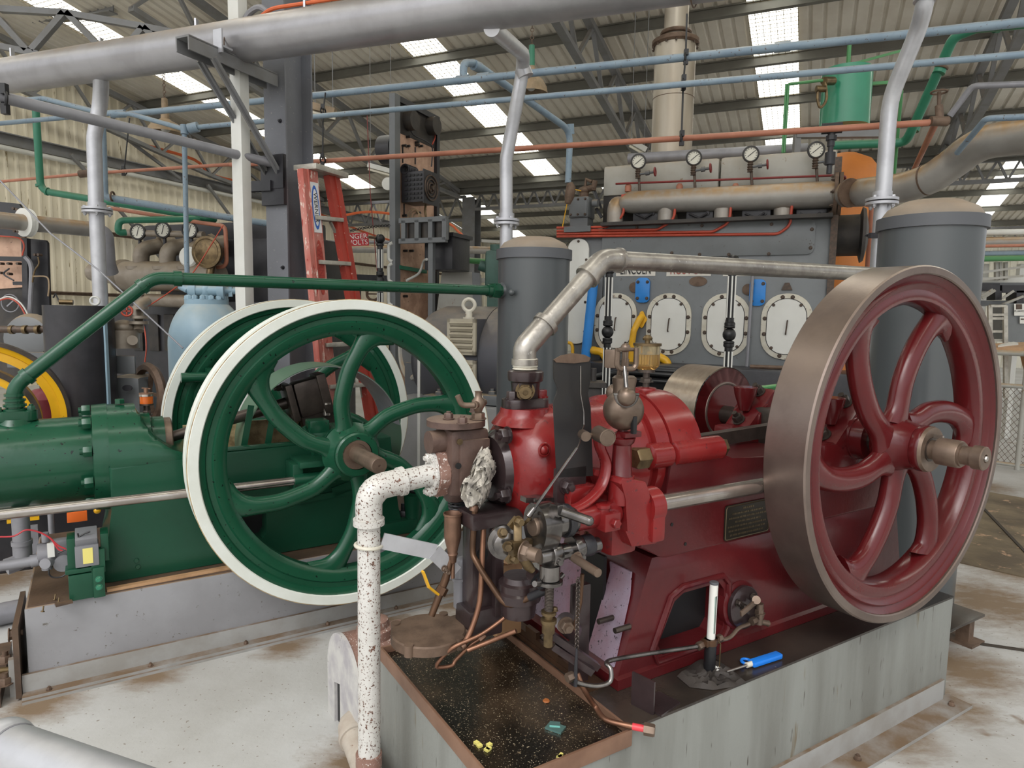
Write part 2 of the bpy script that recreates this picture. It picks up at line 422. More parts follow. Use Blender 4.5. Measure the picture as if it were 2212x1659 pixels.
def truss(x, s0, s1, label, group, pitch=1.25):
    t = Thing('roof_truss', label, 'truss', BF, (x, s0, rz(s0)), group)
    top = lambda s: V((x, s, rz(s) - .26)); bot = lambda s: V((x, s, rz(s) - .26 - .78 * min(1, max(.18, (s1 - s) / 3.2))))
    mb = MB(); mb.bar(top(s0), top(s1 - .02), .12, .1); t.part('top_chord', mb, m_steel)
    mb = MB(); n = int((s1 - s0) / pitch)
    pts = [bot(s0 + (s1 - s0) * i / n) for i in range(n + 1)]
    for a, b in zip(pts, pts[1:]): mb.bar(a, b, .12, .08)
    t.part('bottom_chord', mb, m_steel)
    for i in range(n):
        a = s0 + (s1 - s0) * i / n; b = s0 + (s1 - s0) * (i + 1) / n; mb = MB()
        mb.bar(bot(a), top((a + b) / 2), .06, .05); mb.bar(top((a + b) / 2), bot(b), .06, .05); t.part('web_member', mb, m_steel)
    return t
truss(-9.2, 7, 16.8, 'lattice roof truss rising behind the tall grey column, sloping down past the switchboard', 'roof trusses')
truss(-3.4, 7, 16.8, 'lattice roof truss descending just left of the tall pale exhaust stack', 'roof trusses')
truss(2.2, 7, 16.8, 'lattice roof truss at the upper right behind the green pipes', 'roof trusses')
truss(-13.9, 7, 16.8, 'lattice roof truss running down the cream cladding of the left wall', 'roof trusses')
def lattice(label, x0, x1, s, zt, zb, n):
    t = Thing('lattice_girder', label, 'girder', BF, (x0, s, zb), 'lattice girders')
    mb = MB(); mb.bar((x0, s, zt), (x1, s, zt), .09, .08); t.part('top_chord', mb, m_steel)
    mb = MB(); mb.bar((x0, s, zb), (x1, s, zb), .09, .08); t.part('bottom_chord', mb, m_steel)
    mb = MB()
    for i in range(n):
        a = x0 + (x1 - x0) * i / n; b = x0 + (x1 - x0) * (i + 1) / n
        mb.bar((a, s, zb), ((a + b) / 2, s, zt), .05, .04); mb.bar(((a + b) / 2, s, zt), (b, s, zb), .05, .04)
    t.part('web_bars', mb, m_steel, label='zigzag web bars')
lattice('long zigzag lattice girder hanging below the eave gutter', -9, 8, 17.4, 4.98, 4.55, 42)
lattice('lattice girder along the cream left wall behind the red ladder', -14.1, -9.4, 17.6, 4.95, 4.3, 8)
lattice('second zigzag girder far behind the first under the distant roof', -12, 8, 28.2, 4.8, 4.3, 34)
# big dark rafters at the top left corner
for i, (a, b, w) in enumerate((((-160, 75), (245, 12), .24), ((0, 118), (500, 40), .30))):
    p, q = PL(*a, BF.w((0, 8.2 + i * .9, 0)), BF.ey), PL(*b, BF.w((0, 8.2 + i * .9, 0)), BF.ey)
    mb = MB(); mb.ibeam(p, q, .16, w, .02); solo('rafter_beam', ['short dark beam at the very top left corner under the roof', 'deep grey beam crossing under the roof above the silver pipe, left of the white post'][i], 'beam', mb, m_steel, 'beams at the top left')
t = Thing('roof_brace', 'crisscross of angle braces under the roof at the top left corner', 'brace', WF, P(60, 90, 8.6))
for a, b in (((0, 20), (140, 28)), ((140, 28), (310, 58)), ((310, 58), (420, 80)), ((0, 42), (60, 108)), ((140, 28), (70, 108)), ((145, 28), (215, 100)), ((310, 60), (280, 95)), ((312, 60), (345, 92)), ((0, 100), (85, 118))):
    mb = MB(); mb.bar(P(*a, 8.5), P(*b, 8.5), .07, .07); t.part('angle_bar', mb, m_steel, world=True)
# wall girts
for i, (z, h, m, lab) in enumerate(((4.75, .2, m_steel, 'grey steel girt high on the cream left wall'), (3.2, .06, m_rust, 'thin brown girt at mid height on the cream left wall'), (1.87, .06, m_rust, 'brown rail low on the cream left wall behind the black tank'))):
    mb = MB(); mb.box((-14.27, 15, z), (.12, 26, h)); mb.box((-14.22, 15, z + h / 2), (.2, 26, .02)); solo('wall_girt', lab, 'girt', mb, m, 'girts on the left wall', BF)
mb = MB(); mb.tube([(-14.15, 4, 4.57), (-14.15, 17, 4.57)], .05); solo('wall_conduit', 'long white tube fixed under the upper girt of the left wall', 'conduit', mb, m_white, None, BF)
for i, (s, y) in enumerate(((9.2, 1), (12.6, 1))):
    mb = MB(); mb.bar((-14.05, s, 4.7), (-14.05, s + 2.6, 2.2), .06, .06); mb.bar((-14.05, s + 2.6, 4.7), (-14.05, s + .6, 5.6), .06, .06)
    solo('wall_brace', 'slanting angle brace on the left wall, ' + ['the one nearer the left edge', 'the one nearer the white post'][i], 'brace', mb, m_steel, 'braces on the left wall', BF)
mb = MB(); mb.tube([BF.x(320, 315, -14.1), BF.x(420, 345, -14.1), BF.x(460, 378, -14.1), BF.x(560, 408, -14.1), (-14.1, 19, 4.3), (-14.1, 22, 4.15), (-14.1, 25, 4.3)], .035, n=6, smooth=4)
solo('orange_cable', 'orange cable looping along the left wall under the roof edge', 'cable', mb, m_cable, None, BF)
# columns
def column(x, s, zt, b, h, label, m=m_column):
    mb = MB(); mb.ibeam((x, s, 0), (x, s, zt), b, h, .014, up=(0, 1, 0)); mb.box((x, s, .012), (b + .12, h + .1, .024))
    return mb, label
mb, l = column(-3.49, 3.86, rz(6.3), .19, .28, '')
t = Thing('steel_column', 'tall dark grey steel column rising behind the green wheels beside the red ladder', 'column', BF, (-3.49, 3.86, 0))
t.part('shaft', mb, m_column)
for z in (1.9, 2.45, 2.9, 3.6):
    mb = MB(); mb.hexn((-3.44, 3.72, z), (0, -1, 0), .012, .014, .006); t.part('bolt', mb, m_black)
mb = MB(); mb.box((-3.49, 3.7, 2.5), (.2, .03, .34)); mb.bar((-3.49, 3.69, 2.46), (-3.85, 3.69, 2.47), .05, .07); t.part('side_bracket', mb, m_black)
mb, l = column(-9.2, 17.6, 4.9, .4, .4, ''); solo('steel_column', 'distant grey column standing between the switchboard and the blue down pipe', 'column', mb, m_steel, None, BF)
# ------------------------------------------------------------------ overhead pipes
def pipe_thing(name, label, cat, pts, r, m, group=None, joints=(), bend=.15, n=20, world=True, jm=None, jl=.04):
    t = Thing(name, label, cat, WF, pts[0], group)
    mb = MB(); mb.tube(pts, r, n=n, bend=bend); t.part('pipe', mb, m, world=True)
    for p, d in joints:
        p = V(p); d = V(d).normalized() * jl; mb = MB(); mb.cyl(p - d, p + d, r * 1.14, n=n); t.part('coupling', mb, jm or m, world=True)
    return t
sp = lambda x, y: BF.w(BF.y(x, y, 3.4))
a, b = sp(-260, 205), sp(1640, -78); dv = (b - a).normalized(); b = a + dv * ((b - a).length + .6)
t = Thing('exhaust_main', 'very thick silver overhead pipe crossing the whole top of the picture', 'pipe', WF, a)
mb = MB(); mb.tube([a, b], .128, n=40); t.part('pipe', mb, m_silver, world=True)
for x, y in ((518, 106), (1500, -50)):
    p = sp(x, y); mb = MB(); mb.torus(p, dv, .1275, .0035, n=40); t.part('weld_seam', mb, m_rust, world=True)
for x, y in ((30, 120), (222, 104), (427, 70), (660, 14)):      # little hanger straps above it
    p = sp(x, y + 60); mb = MB(); mb.bar(p + V((0, 0, .11)), p + V((0, 0, .26)), .04, .012); t.part('hanger_strap', mb, m_silver2, world=True)
tc_ = [sp(560, 78) + V((0, .03, .13)), sp(590, 70) + V((0, 0, .14)), sp(640, 62) + V((0, 0, .14)), sp(760, 46) + V((0, 0, .14)), sp(900, 27) + V((0, 0, .14)), sp(1000, 14) + V((0, 0, .14))]
mb = MB(); mb.tube([BF.w(BF.loc(q)) for q in tc_], .012, n=8, smooth=5); solo('orange_cable', 'orange cable lying along the top of the thick silver overhead pipe', 'cable', mb, m_cable)
mb = MB(); mb.tube([sp(515, 84) + V((0, .08, .12)), sp(530, 80) + V((0, .08, .18)), sp(555, 76) + V((0, .08, .2)), sp(585, 72) + V((0, .08, .12))], .02, n=8, smooth=5); solo('grey_hose', 'grey hose looping over the silver pipe between the white post and the column', 'hose', mb, m_conduit)
# bracket arm from the column
t = Thing('pipe_bracket', 'grey channel bracket with two slanting struts carrying the silver pipe off the column', 'bracket', BF, (-3.49, 3.7, 3))
p0, p1 = V((-3.49, 3.70, 3.16)), V((-3.49, 2.98, 3.155))
mb = MB(); mb.bar(p0 + V((0, 0, .04)), p1 + V((0, 0, .04)), .11, .012); mb.bar(p0 + V((.05, 0, 0)), p1 + V((.05, 0, 0)), .01, .08); mb.bar(p0 + V((-.05, 0, 0)), p1 + V((-.05, 0, 0)), .01, .08); t.part('channel_arm', mb, m_steel)
for dx in (-.07, .05):
    mb = MB(); mb.bar((-3.49 + dx, 3.16, 3.13), (-3.49 + dx * .9, 3.7, 2.55), .05, .012, up=(0, 1, 1)); mb.bar((-3.49 + dx, 3.16, 3.13), (-3.49 + dx * .9, 3.7, 2.55), .012, .05, up=(0, 1, 1)); t.part('strut', mb, m_steel)
mb = MB(); mb.box((-3.49, 3.69, 2.55), (.2, .02, .22)); t.part('foot_plate', mb, m_black)
mb = MB(); mb.box((-3.44, 3.2, 3.24), (.07, .012, .14)); mb.box((-3.44, 3.24, 3.21), (.07, .08, .012)); t.part('pipe_cleat', mb, m_silver2)
# three silver drop pipes
def drop(label, pts, r, fl, extra=None):
    t = Thing('drop_pipe', label, 'pipe', WF, pts[-1], 'silver drop pipes')
    mb = MB(); mb.tube(pts, r, n=20, bend=.35); t.part('pipe', mb, m_silver2, world=True)
    f = V(fl); mb = MB()
    mb.cyl(f + V((0, 0, .004)), f + V((0, 0, .02)), r * 2.0, n=28); mb.cyl(f - V((0, 0, .004)), f - V((0, 0, .02)), r * 2.0, n=28); mb.cyl(f + V((0, 0, .02)), f + V((0, 0, .06)), r * 1.2, n=20)
    o = t.part('flange', mb, m_silver2, world=True)
    for k in range(4):
        an = k * pi / 2 + .5; q = f + V((cos(an), sin(an), 0)) * r * 1.55
        mb = MB(); mb.hexn(q + V((0, 0, .02)), (0, 0, 1), r * .24, .014); mb.hexn(q - V((0, 0, .02)), (0, 0, -1), r * .24, .016, .006); t.part('bolt', mb, m_silver2, o, world=True)
    return t
d = 5.2; q = sp(218, 155); pts = [q, P(218, 215, d), P(203, 300, d), P(208, 455, d)]; pts.append(V((pts[-1].x, pts[-1].y, .02)))
pts[2].z = P(203, 300, d).z
t = drop('silver down pipe at left with a bolted flange, passing behind the black tank', pts, .052, P(210, 455, d))
d = 4.75; q = sp(1062, 60); pts = [q, P(1131, 118, d - .1), P(1128, 160, d), P(1093, 345, d), P(1094, 478, d)]; pts.append(V((pts[-1].x, pts[-1].y, .02)))
t = drop('silver down pipe in the middle with a bolted flange above the domed grey tank', pts, .045, P(1094, 480, d))
mb = MB(); p = P(1129, 150, d - .02); mb.cyl(p, p - V((-.02, 0, .05)), .056, n=20); t.part('coupling', mb, m_silver2, world=True)
d = 4.2; pts = [P(2025, -190, 3.9), P(1998, 8, 3.9), P(1985, 60, 4.0), P(1922, 215, d), P(1907, 432, d)]; pts.append(V((pts[-1].x, pts[-1].y, .02)))
t = drop('silver down pipe at right with a bolted flange beside the big grey tank', pts, .046, P(1905, 436, d))
mb = MB(); p = P(1997, 4, 3.9); mb.cyl(p, p + V((.005, 0, .05)), .057, n=20); t.part('coupling', mb, m_silver2, world=True)
mb = MB(); mb.torus(P(1890, 508, 4.2), (0, 0, 1), .05, .008); mb.box(P(1887, 509, 4.12), (.05, .03, .03)); t.part('hose_clamp', mb, m_black, world=True)
# white square post
p = P(520, 300, 4.6); t = Thing('white_post', 'white painted square post standing left of the grey column, up to the roof', 'post', WF, (p.x, p.y, 0))
mb = MB(); mb.box((p.x, p.y, 3.0), (.085, .085, 6.0), rz=radians(-20), bev=.006); t.part('shaft', mb, m_white, world=True)
mb = MB(); mb.box((p.x, p.y, .01), (.2, .2, .02), rz=radians(-20)); t.part('base_plate', mb, m_white, world=True)
# grey conduit tube on the left, running down to the column
t = pipe_thing('sloping_conduit', 'long grey tube slanting down from the left edge towards the column', 'pipe', [P(-120, 180, 3.4), P(585, 352, 4.75)], .03, m_conduit)
mb = MB(); q = P(10, 214, 3.55); dd = (P(585, 352, 4.75) - P(-120, 180, 3.4)).normalized(); mb.torus(q, dd, .034, .008); mb.box(q + V((0, 0, .05)), (.03, .03, .05)); mb.box(q - V((0, 0, .05)), (.03, .03, .05)); t.part('pipe_clamp', mb, m_rubber, world=True)
# pale blue air pipes
def line(a, b, e0=0, e1=0):
    a, b = V(a), V(b); u = (b - a).normalized(); return a - u * e0, b + u * e1
a, b = line(P(0, 253, 8.0), P(675, 207, 6.2)); c = P(2260, 43, 4.4)
t = Thing('air_pipe', 'upper pale blue pipe running right across under the roof', 'pipe', WF, P(620, 210, 6.2), 'pale blue overhead pipes')
mb = MB(); mb.tube([P(282, 246, 6.8), P(675, 207, 6.2), c], .029, n=16); t.part('pipe', mb, m_blue, world=True)
for x, y, dd_ in ((1000, 172, 5.75), (1045, 167, 5.7), (1690, 101, 5.0)):
    p = P(x, y, dd_); mb = MB(); mb.cyl(p - V((.05, -.02, 0)), p + V((.05, -.02, 0)), .036, n=16); t.part('coupling', mb, m_blue, world=True)
t = Thing('air_pipe', 'lower pale blue pipe running parallel just below the upper one', 'pipe', WF, P(690, 250, 6.2), 'pale blue overhead pipes')
mb = MB(); mb.tube([P(425, 275, 6.3), P(700, 250, 6.0), P(2260, 113, 4.2)], .022, n=14); t.part('pipe', mb, m_blue, world=True)
mb = MB(); mb.cyl(P(408, 278, 6.3), P(428, 274, 6.3), .045, n=14); t.part('valve_body', mb, m_blue, world=True)
t = Thing('air_pipe', 'pale blue goose neck branch looping off the upper pipe and dropping to the gauge box', 'pipe', WF, P(1232, 560, 7.2), 'pale blue overhead pipes')
mb = MB(); mb.tube([P(1001, 168, 5.75), P(1001, 136, 5.75), P(1025, 136, 5.9), P(1232, 282, 7.0), P(1227, 395, 7.0)], .032, n=14, bend=.16); t.part('pipe', mb, m_blue, world=True)
mb = MB(); mb.cyl(P(1023, 140, 5.88), P(1036, 146, 5.95), .043, n=14); mb.cyl(P(1232, 290, 7.0), P(1231, 268, 6.98), .042, n=14); t.part('coupling', mb, m_blue, world=True)
mb = MB(); mb.tube([P(1231, 395, 7.0), P(1233, 405, 7.0), P(1230, 425, 7.0), P(1226, 440, 7.0)], [.03, .05, .05, .03], n=14); t.part('sediment_bowl', mb, m_rust, world=True)
t = Thing('air_pipe', 'pale blue pipe forking from the left edge down to the blue bottle', 'pipe', WF, P(404, 680, 6.3), 'pale blue overhead pipes')
mb = MB(); mb.tube([P(-40, 270, 6.6), P(240, 245, 6.5), P(282, 246, 6.45), P(398, 279, 6.3), P(404, 590, 6.3), P(404, 620, 6.3)], .022, n=14, bend=.03); t.part('pipe', mb, m_blue, world=True)
mb = MB(); mb.tube([P(30, 218, 7.2), P(95, 213, 7.2), P(205, 241, 6.9), P(262, 247, 6.5)], .026, n=14, bend=.05); t.part('branch_pipe', mb, m_blue, world=True)
mb = MB(); mb.cyl(P(240, 246, 6.5), P(270, 245, 6.5), .036, n=14); mb.cyl(P(398, 270, 6.3), P(399, 290, 6.3), .034, n=14); t.part('coupling', mb, m_blue, world=True)
t = Thing('air_pipe', 'thick pale blue pipe dropping behind the left silver down pipe and running right', 'pipe', WF, P(225, 425, 7), 'pale blue overhead pipes')
mb = MB(); mb.tube([P(220, 262, 6.9), P(226, 426, 6.9), P(495, 470, 7.3), P(600, 486, 7.5)], .036, n=14, bend=.06); t.part('pipe', mb, m_blue, world=True)
mb = MB(); q = P(243, 424, 6.9); mb.torus(q, (1, .1, -.1), .042, .01); t.part('pipe_clamp', mb, m_rust, world=True)
# orange pipe
t = Thing('orange_pipe', 'long dusty orange pipe crossing in front of the switchboard and the exhaust stack', 'pipe', WF, P(675, 350, 6.2))
mb = MB(); mb.tube([P(498, 356, 6.4), P(680, 349, 6.2), P(2022, 264, 4.45), P(1968, 380, 6.4)], .021, n=14, bend=.04); t.part('pipe', mb, m_orange, world=True)
mb = MB(); p = P(2030, 262, 4.45); mb.cyl(p - V((.06, 0, 0)), p + V((.05, 0, 0)), .03, n=14); mb.cyl(p, p + V((0, .02, .1)), .024, n=12); mb.cyl(p + V((0, .02, .1)), p + V((0, .03, .19)), .012); mb.torus(p + V((0, .03, .19)), (0, 0, 1), .045, .007); t.part('gate_valve', mb, m_rust, world=True)
mb = MB(); p = P(1797, 277, 4.7); mb.cyl(p - V((.06, -.02, 0)), p + V((.06, -.02, 0)), .036, n=14); mb.cyl(p, p - V((0, 0, .12)), .024, n=12); mb.cyl(p - V((0, 0, .05)), p - V((0, 0, .08)), .036, n=8); mb.cyl(p - V((0, 0, .16)), p - V((0, 0, .24)), .034, n=12); mb.cyl(p - V((0, 0, .3)), p - V((0, 0, .1)), .018); t.part('tee_valve', mb, m_black, world=True)
t = Thing('orange_pipe', 'thin orange pipe hanging on a rod in front of the cream left wall', 'pipe', WF, P(0, 393, 8))
mb = MB(); mb.tube([P(-40, 396, 8.3), P(188, 375, 7.6), P(500, 355, 6.5)], .017, n=10); t.part('pipe', mb, m_orange, world=True)
mb = MB(); mb.cyl(P(172, 376, 7.6), P(196, 374, 7.6), .04); t.part('union_joint', mb, m_rust, world=True)
# hanger rods
for i, (pts, lab) in enumerate(((((1484, 30, 5.1), (1481, 125, 5.1), (1476, 180, 5.0), (1472, 300, 4.95)), 'clamped rod hanging three overhead pipes in front of the pale stack'), (((703, 200, 6.1), (698, 240, 6.1), (697, 345, 6.1)), 'thin hanger rod holding the blue and orange pipes beside the column'), (((280, 255, 7.5), (268, 370, 7.5)), 'black rod hanging the thin orange pipe in front of the left wall'))):
    t = Thing('hanger_rod', lab, 'hanger', WF, P(*pts[-1]), 'pipe hanger rods')
    mb = MB(); mb.tube([P(*q) for q in pts], .007, n=8); t.part('rod', mb, m_rubber, world=True)
    for q in pts[1:]:
        p = P(*q); mb = MB(); mb.torus(p, (1, -.4, 0), .034, .007, n=14, m=6); mb.box(p + V((0, -.01, .035)), (.03, .03, .04)); mb.box(p - V((0, .01, .035)), (.03, .03, .03)); t.part('pipe_clamp', mb, m_rubber, world=True)
# green pipes left
t = Thing('green_pipe', 'green pipe dropping down the left wall then running along it to the black engine', 'pipe', WF, P(80, 410, 7.4))
mb = MB(); mb.tube([P(76, 215, 7.3), P(88, 412, 7.3), P(455, 472, 7.4), P(462, 474, 7.5)], .036, n=16, bend=.12); t.part('pipe', mb, m_greenp, world=True)
mb = MB(); mb.cyl(P(86, 398, 7.3), P(87, 403, 7.3), .043); mb.cyl(P(100, 413, 7.3), P(104, 414, 7.3), .043); t.part('coupling', mb, m_greenp, world=True)
mb = MB(); mb.tube([P(462, 472, 7.45), P(256, 476, 7.1), P(255, 503, 7.1), P(272, 502, 7.15)], .034, n=16, bend=.1); t.part('branch_pipe', mb, m_greenp, world=True)
# green pipes right
t = Thing('green_pipe', 'thick green pipe bending down at the upper right and passing behind the silver down pipe', 'pipe', WF, P(1640, 310, 7))
mb = MB(); mb.tube([P(2260, 46, 4.6), P(2110, 60, 5.0), P(2060, 80, 5.1), P(1968, 285, 5.6), P(1955, 308, 5.7), P(1800, 314, 5.9)], .036, n=18, bend=.1); t.part('pipe', mb, m_greenp, world=True)
for x, y, dd_, ux, uy in ((2150, 57, 4.9, 1, 0), (2031, 150, 5.25, -.4, 1), (1976, 274, 5.6, -.4, 1)):
    p = P(x, y, dd_); q = P(x + ux * 9, y + uy * 9, dd_); mb = MB(); mb.cyl(p, q, .043, n=18); t.part('coupling', mb, m_greenp, world=True)
mb = MB(); mb.torus(P(2034, 145, 5.24), (-.3, .2, -1), .04, .01); t.part('pipe_clamp', mb, m_rust, world=True)
# small grey and blue pipes upper right
pipe_thing('elbow_pipe', 'dusty grey elbow pipe at the right edge above the pale blue one', 'pipe', [P(2260, 180, 4.3), P(2100, 186, 4.5), P(2052, 250, 4.6)], .02, m_conduit, bend=.05)
pipe_thing('elbow_pipe', 'short pale blue elbow pipe at the right edge above the large bent silver pipe', 'pipe', [P(2260, 250, 4.3), P(2130, 256, 4.5), P(2068, 330, 4.9)], .02, m_blue, bend=.05)
# lamps
def lamp(label, x, y, d, w, h, g='hanging enamel lamps'):
    c = P(x, y, d); k = d / F
    t = Thing('pendant_lamp', label, 'lamp', WF, c, g)
    rr = w * k / 2; hh = h * k
    mb = MB(); mb.lathe(c, (0, 0, 1), [(0, rr), (hh * .25, rr * .93), (hh * .5, rr * .7), (hh * .62, rr * .42), (hh * .72, rr * .25), (hh, rr * .22), (hh, .001), (hh * .7, rr * .22), (hh * .6, rr * .38), (hh * .48, rr * .65), (hh * .22, rr * .88), (0.004, rr * .96)], n=36, cap=False); t.part('lamp_shade', mb, m_lampsh, world=True)
    mb = MB(); mb.cyl(c + V((0, 0, hh)), c + V((0, 0, hh * 1.75)), rr * .2, rr * .17); t.part('lamp_neck', mb, m_greenp if 'middle' in label else m_lampsh, world=True)
    mb = MB(); mb.sph(c + V((0, 0, hh * .3)), rr * .3); t.part('bulb', mb, m_white, world=True)
    mb = MB(); z = hh * 1.75
    for i in range(14):
        q = c + V((0, 0, z + i * .035)); mb.torus(q, (1, 0, 0) if i % 2 else (0, 1, 0), .016, .004, n=10, m=5)
    t.part('chain', mb, m_rust, world=True)
lamp('rusty bell shaped lamp hanging on a chain at left below the silver pipe', 358, 288, 7.6, 70, 40)
lamp('brown bell shaped lamp hanging in the middle, half behind the silver down pipe', 1147, 203, 6.6, 70, 55)
def fluor(label, a, b, d):
    p, q = P(*a, d), P(*b, d); t = Thing('fluorescent_light', label, 'light', WF, (p + q) / 2, 'fluorescent lights')
    mb = MB(); mb.bar(p, q, .1, .07); t.part('housing', mb, m_lampsh if 'rusty' in label else m_white, world=True)
    mb = MB(); mb.cyl(p - V((0, .0, .06)), q - V((0, 0, .06)), .018, n=10); t.part('tube', mb, m_tube, world=True)
    mb = MB()
    for q in (p.lerp(q, .1), p.lerp(q, .9)): mb.bar(q, V((q.x, q.y, rz(BF.loc(q).y) - .05)), .008, .008)
    t.part('hanger', mb, m_steel, world=True)
fluor('white strip light hanging just left of the switchboard', (795, 357), (850, 372), 11)
fluor('rusty strip light fixed behind the blue pipes beside the column', (676, 230), (724, 243), 7.5)
fluor('strip light under the roof left of the pale exhaust stack', (1360, 305), (1395, 325), 9.5)
mb = MB(); mb.lathe(P(840, 398, 11), (-.2, -1, 0), [(0, .01), (0, .08), (.02, .1), (.05, .1), (.06, .0)]); solo('round_lamp', 'small round white lamp left of the switchboard', 'lamp', mb, m_white)
# ================================================================== large grey engine
m_eng = mat('engine_grey_enamel', '74787a', .38, var='686b6c', vs=2.5, amt=.6, bump=.15, bs=50, spots='585350', sps=18, spa=-.01, dust='a2937c', damt=.7)
m_engd = mat('engine_grey_side', '66696b', .4, var='5a5c5e', vs=3, amt=.5, dust='a08c70', damt=.8)
m_cover = mat('pale_rocker_cover', 'acaba4', .5, var='99958a', vs=3, amt=.6, spots='8a7b66', sps=10, spa=.0, dust='a58f70', damt=.9, dz=(.0, .5))
m_manif = mat('dusty_silver_manifold', 'a3a09b', .42, .35, var='8d8982', vs=5, amt=.5, dust='a1835e', damt=1.0, dz=(-.1, .55), bump=.15, bs=60)
m_doorw = mat('white_door_panel', 'dcdcd6', .42, var='cfcec6', vs=3, amt=.4)
m_doorr = mat('cream_door_rim', 'cfcbbd', .5, var='b5ac98', vs=8, amt=.5, spots='80614a', sps=30, spa=.0)
m_line_shade = mat('black_coach_line', '161617', .5)  # black lines and print; also stands in for shade inside openings
m_bolt = mat('dark_bolt', '4b4038', .5, .3, var='6a5546', vs=40, amt=.5)
m_bcover = mat('bright_blue_cover', '2f86d6', .42, var='2a78c0', vs=6, amt=.4)
m_yellow = mat('yellow_pipe_paint', 'e3ad23', .4, var='c9941a', vs=8, amt=.5, spots='4d3a20', sps=40, spa=-.02)
m_dial = mat('gauge_dial', 'd9d6c8', .35); m_dialr = mat('gauge_rim', '2a2826', .45)
m_brass = mat('aged_brass', '78664a', .36, .75, var='463a2c', vs=20, amt=.6)
m_copper = mat('dull_copper', '8f6f5c', .4, .7, var='6a5244', vs=14, amt=.6)
m_plate = mat('raised_letter_plate', '8f8b84', .5, .2); m_letter_red = mat('red_raised_letters', '9c5348', .5); m_letter_pale = mat('pale_letter_edge', 'd6d2c8', .5)
m_stack = mat('galvanised_stack', 'b5ada0', .38, .45, var='9c8f7c', vs=2, amt=.7, streak=True, dust='9a8468', damt=.6)
m_redwheel = mat('dark_red_handwheel', '7a2b2a', .45)
t = Thing('diesel_engine', 'large grey four door stationary engine with four gauges standing behind the red engine', 'engine', EF, (0, 0, 0))
e = lambda x, y, v=0: E_(x, y, v)
xL, xM, xR = e(1232, 650).x, e(1301, 650).x, e(1790, 600).x
zc = e(1560, 480).z; zt = e(1560, 345, .3).z
mb = MB(); mb.box(((xM + xR) / 2, .5, zc / 2), (xR - xM, 1.0, zc), bev=.03); mb.box(((xM + xR) / 2 + .02, .45, .62), (xR - xM + .1, 1.1, .5), bev=.03); t.part('crankcase', mb, m_eng)
mb = MB(); z1 = e(1260, 505).z; mb.box(((xL + xM) / 2, .42, z1 / 2), (xM - xL, .8, z1), bev=.05); o = t.part('end_housing', mb, m_engd)
def rrect(w, h, r, n=6):
    out = []
    for cx, cy, a in ((w / 2 - r, h / 2 - r, 0), (-w / 2 + r, h / 2 - r, 90), (-w / 2 + r, -h / 2 + r, 180), (w / 2 - r, -h / 2 + r, 270)):
        for k in range(n + 1): an = radians(a + 90 * k / n); out.append((cx + r * cos(an), cy + r * sin(an)))
    return out
EXA, EYA = V((1, 0, 0)), V((0, 0, 1))
def plate(poly, c, dep, bev=.004): mb = MB(); mb.prism(poly, c, EXA, EYA, V((0, -dep, 0)), bev); return mb
def bolts(parent, pts, r, h=.014, m=None, ax=(0, -1, 0), T=None):
    for p in pts: mb = MB(); mb.hexn(p, ax, r, h, .004); (T or t).part('bolt', mb, m or m_bolt, parent)
a, b = e(1222, 518), e(1274, 745); c = e(1248, 630, .01); w = .24; h = (a.z - b.z)
oc = t.part('end_cover', plate(rrect(w, h, .11), (c.x, .02, c.z), .03), m_doorw)
bolts(oc, [(c.x + dx, -.01, c.z + dz) for dx, dz in ((0, h / 2 - .03), (w / 2 - .025, h * .3), (w / 2 - .025, -h * .1), (w / 2 - .025, -h * .38), (-w / 2 + .025, h * .3))], .012)
# long upper cover plate
p0, p1 = e(1303, 487), e(1758, 550); cx, cz = (p0.x + p1.x) / 2, (e(1530, 483).z + e(1530, 553).z) / 2
oc = t.part('cover_plate', plate(rrect(p1.x - p0.x, .33, .06), (cx, 0, cz), .022, .006), m_eng)
bolts(oc, [(e(x, y).x, -.022, e(x, y).z) for x, y in ((1377, 492), (1517, 488), (1667, 485), (1754, 496), (1751, 536), (1661, 549), (1575, 550), (1512, 550), (1452, 547))], .014)
# inspection doors
zs = 1.855 - .32
for k in range(4):
    cx = e(1444.5, 700).x + (k - 1) * .568; cz = e(1567, 703).z
    o = t.part('inspection_door', plate(rrect(.46, .64, .215, 8), (cx, 0, cz), .02, .005), m_doorr)
    mb = plate(rrect(.365, .545, .17, 8), (cx, -.02, cz), .003, 0); t.part('coach_line', mb, m_line_shade, o)
    mb = plate(rrect(.352, .532, .165, 8), (cx, -.022, cz), .004, 0); t.part('door_panel', mb, m_doorw, o)
    mb = MB(); mb.tube([(cx + .01, -.02, cz + .06), (cx + .01, -.055, cz + .055), (cx, -.055, cz - .07), (cx, -.02, cz - .075)], .007, n=8, bend=.02); t.part('door_handle', mb, m_bolt, o)
    for i in range(12):
        an = radians(15 + 30 * i); dx, dz = .205 * cos(an), .295 * sin(an)
        if abs(dz) > .2: dx *= .85
        mb = MB(); mb.hexn((cx + dx, -.02, cz + dz), (0, -1, 0), .016, .016, .005); t.part('bolt', mb, m_bolt, o)
mb = MB(); q = e(1700, 622); mb.prism([(-.05, -.02), (.05, -.02), (.02, .05), (-.02, .05)], (q.x, 0, q.z), EXA, EYA, (0, -.02, 0)); t.part('lug', mb, m_bolt)
for x, y in ((1389, 627), (1636.5, 632)):
    c = e(x, y)
    o = t.part('breather_cover', plate(rrect(.15, .26, .05), (c.x, 0, c.z), .03, .006), m_bcover)
    bolts(o, [(c.x + dx, -.03, c.z + dz) for dx in (-.05, .05) for dz in (-.085, .085)], .014)
    mb = MB(); mb.lathe((c.x - .09, 0, c.z + .03), (0, -1, 0), [(0, .055), (.018, .055), (.02, .05)], n=20); t.part('side_boss', mb, m_rust, o)
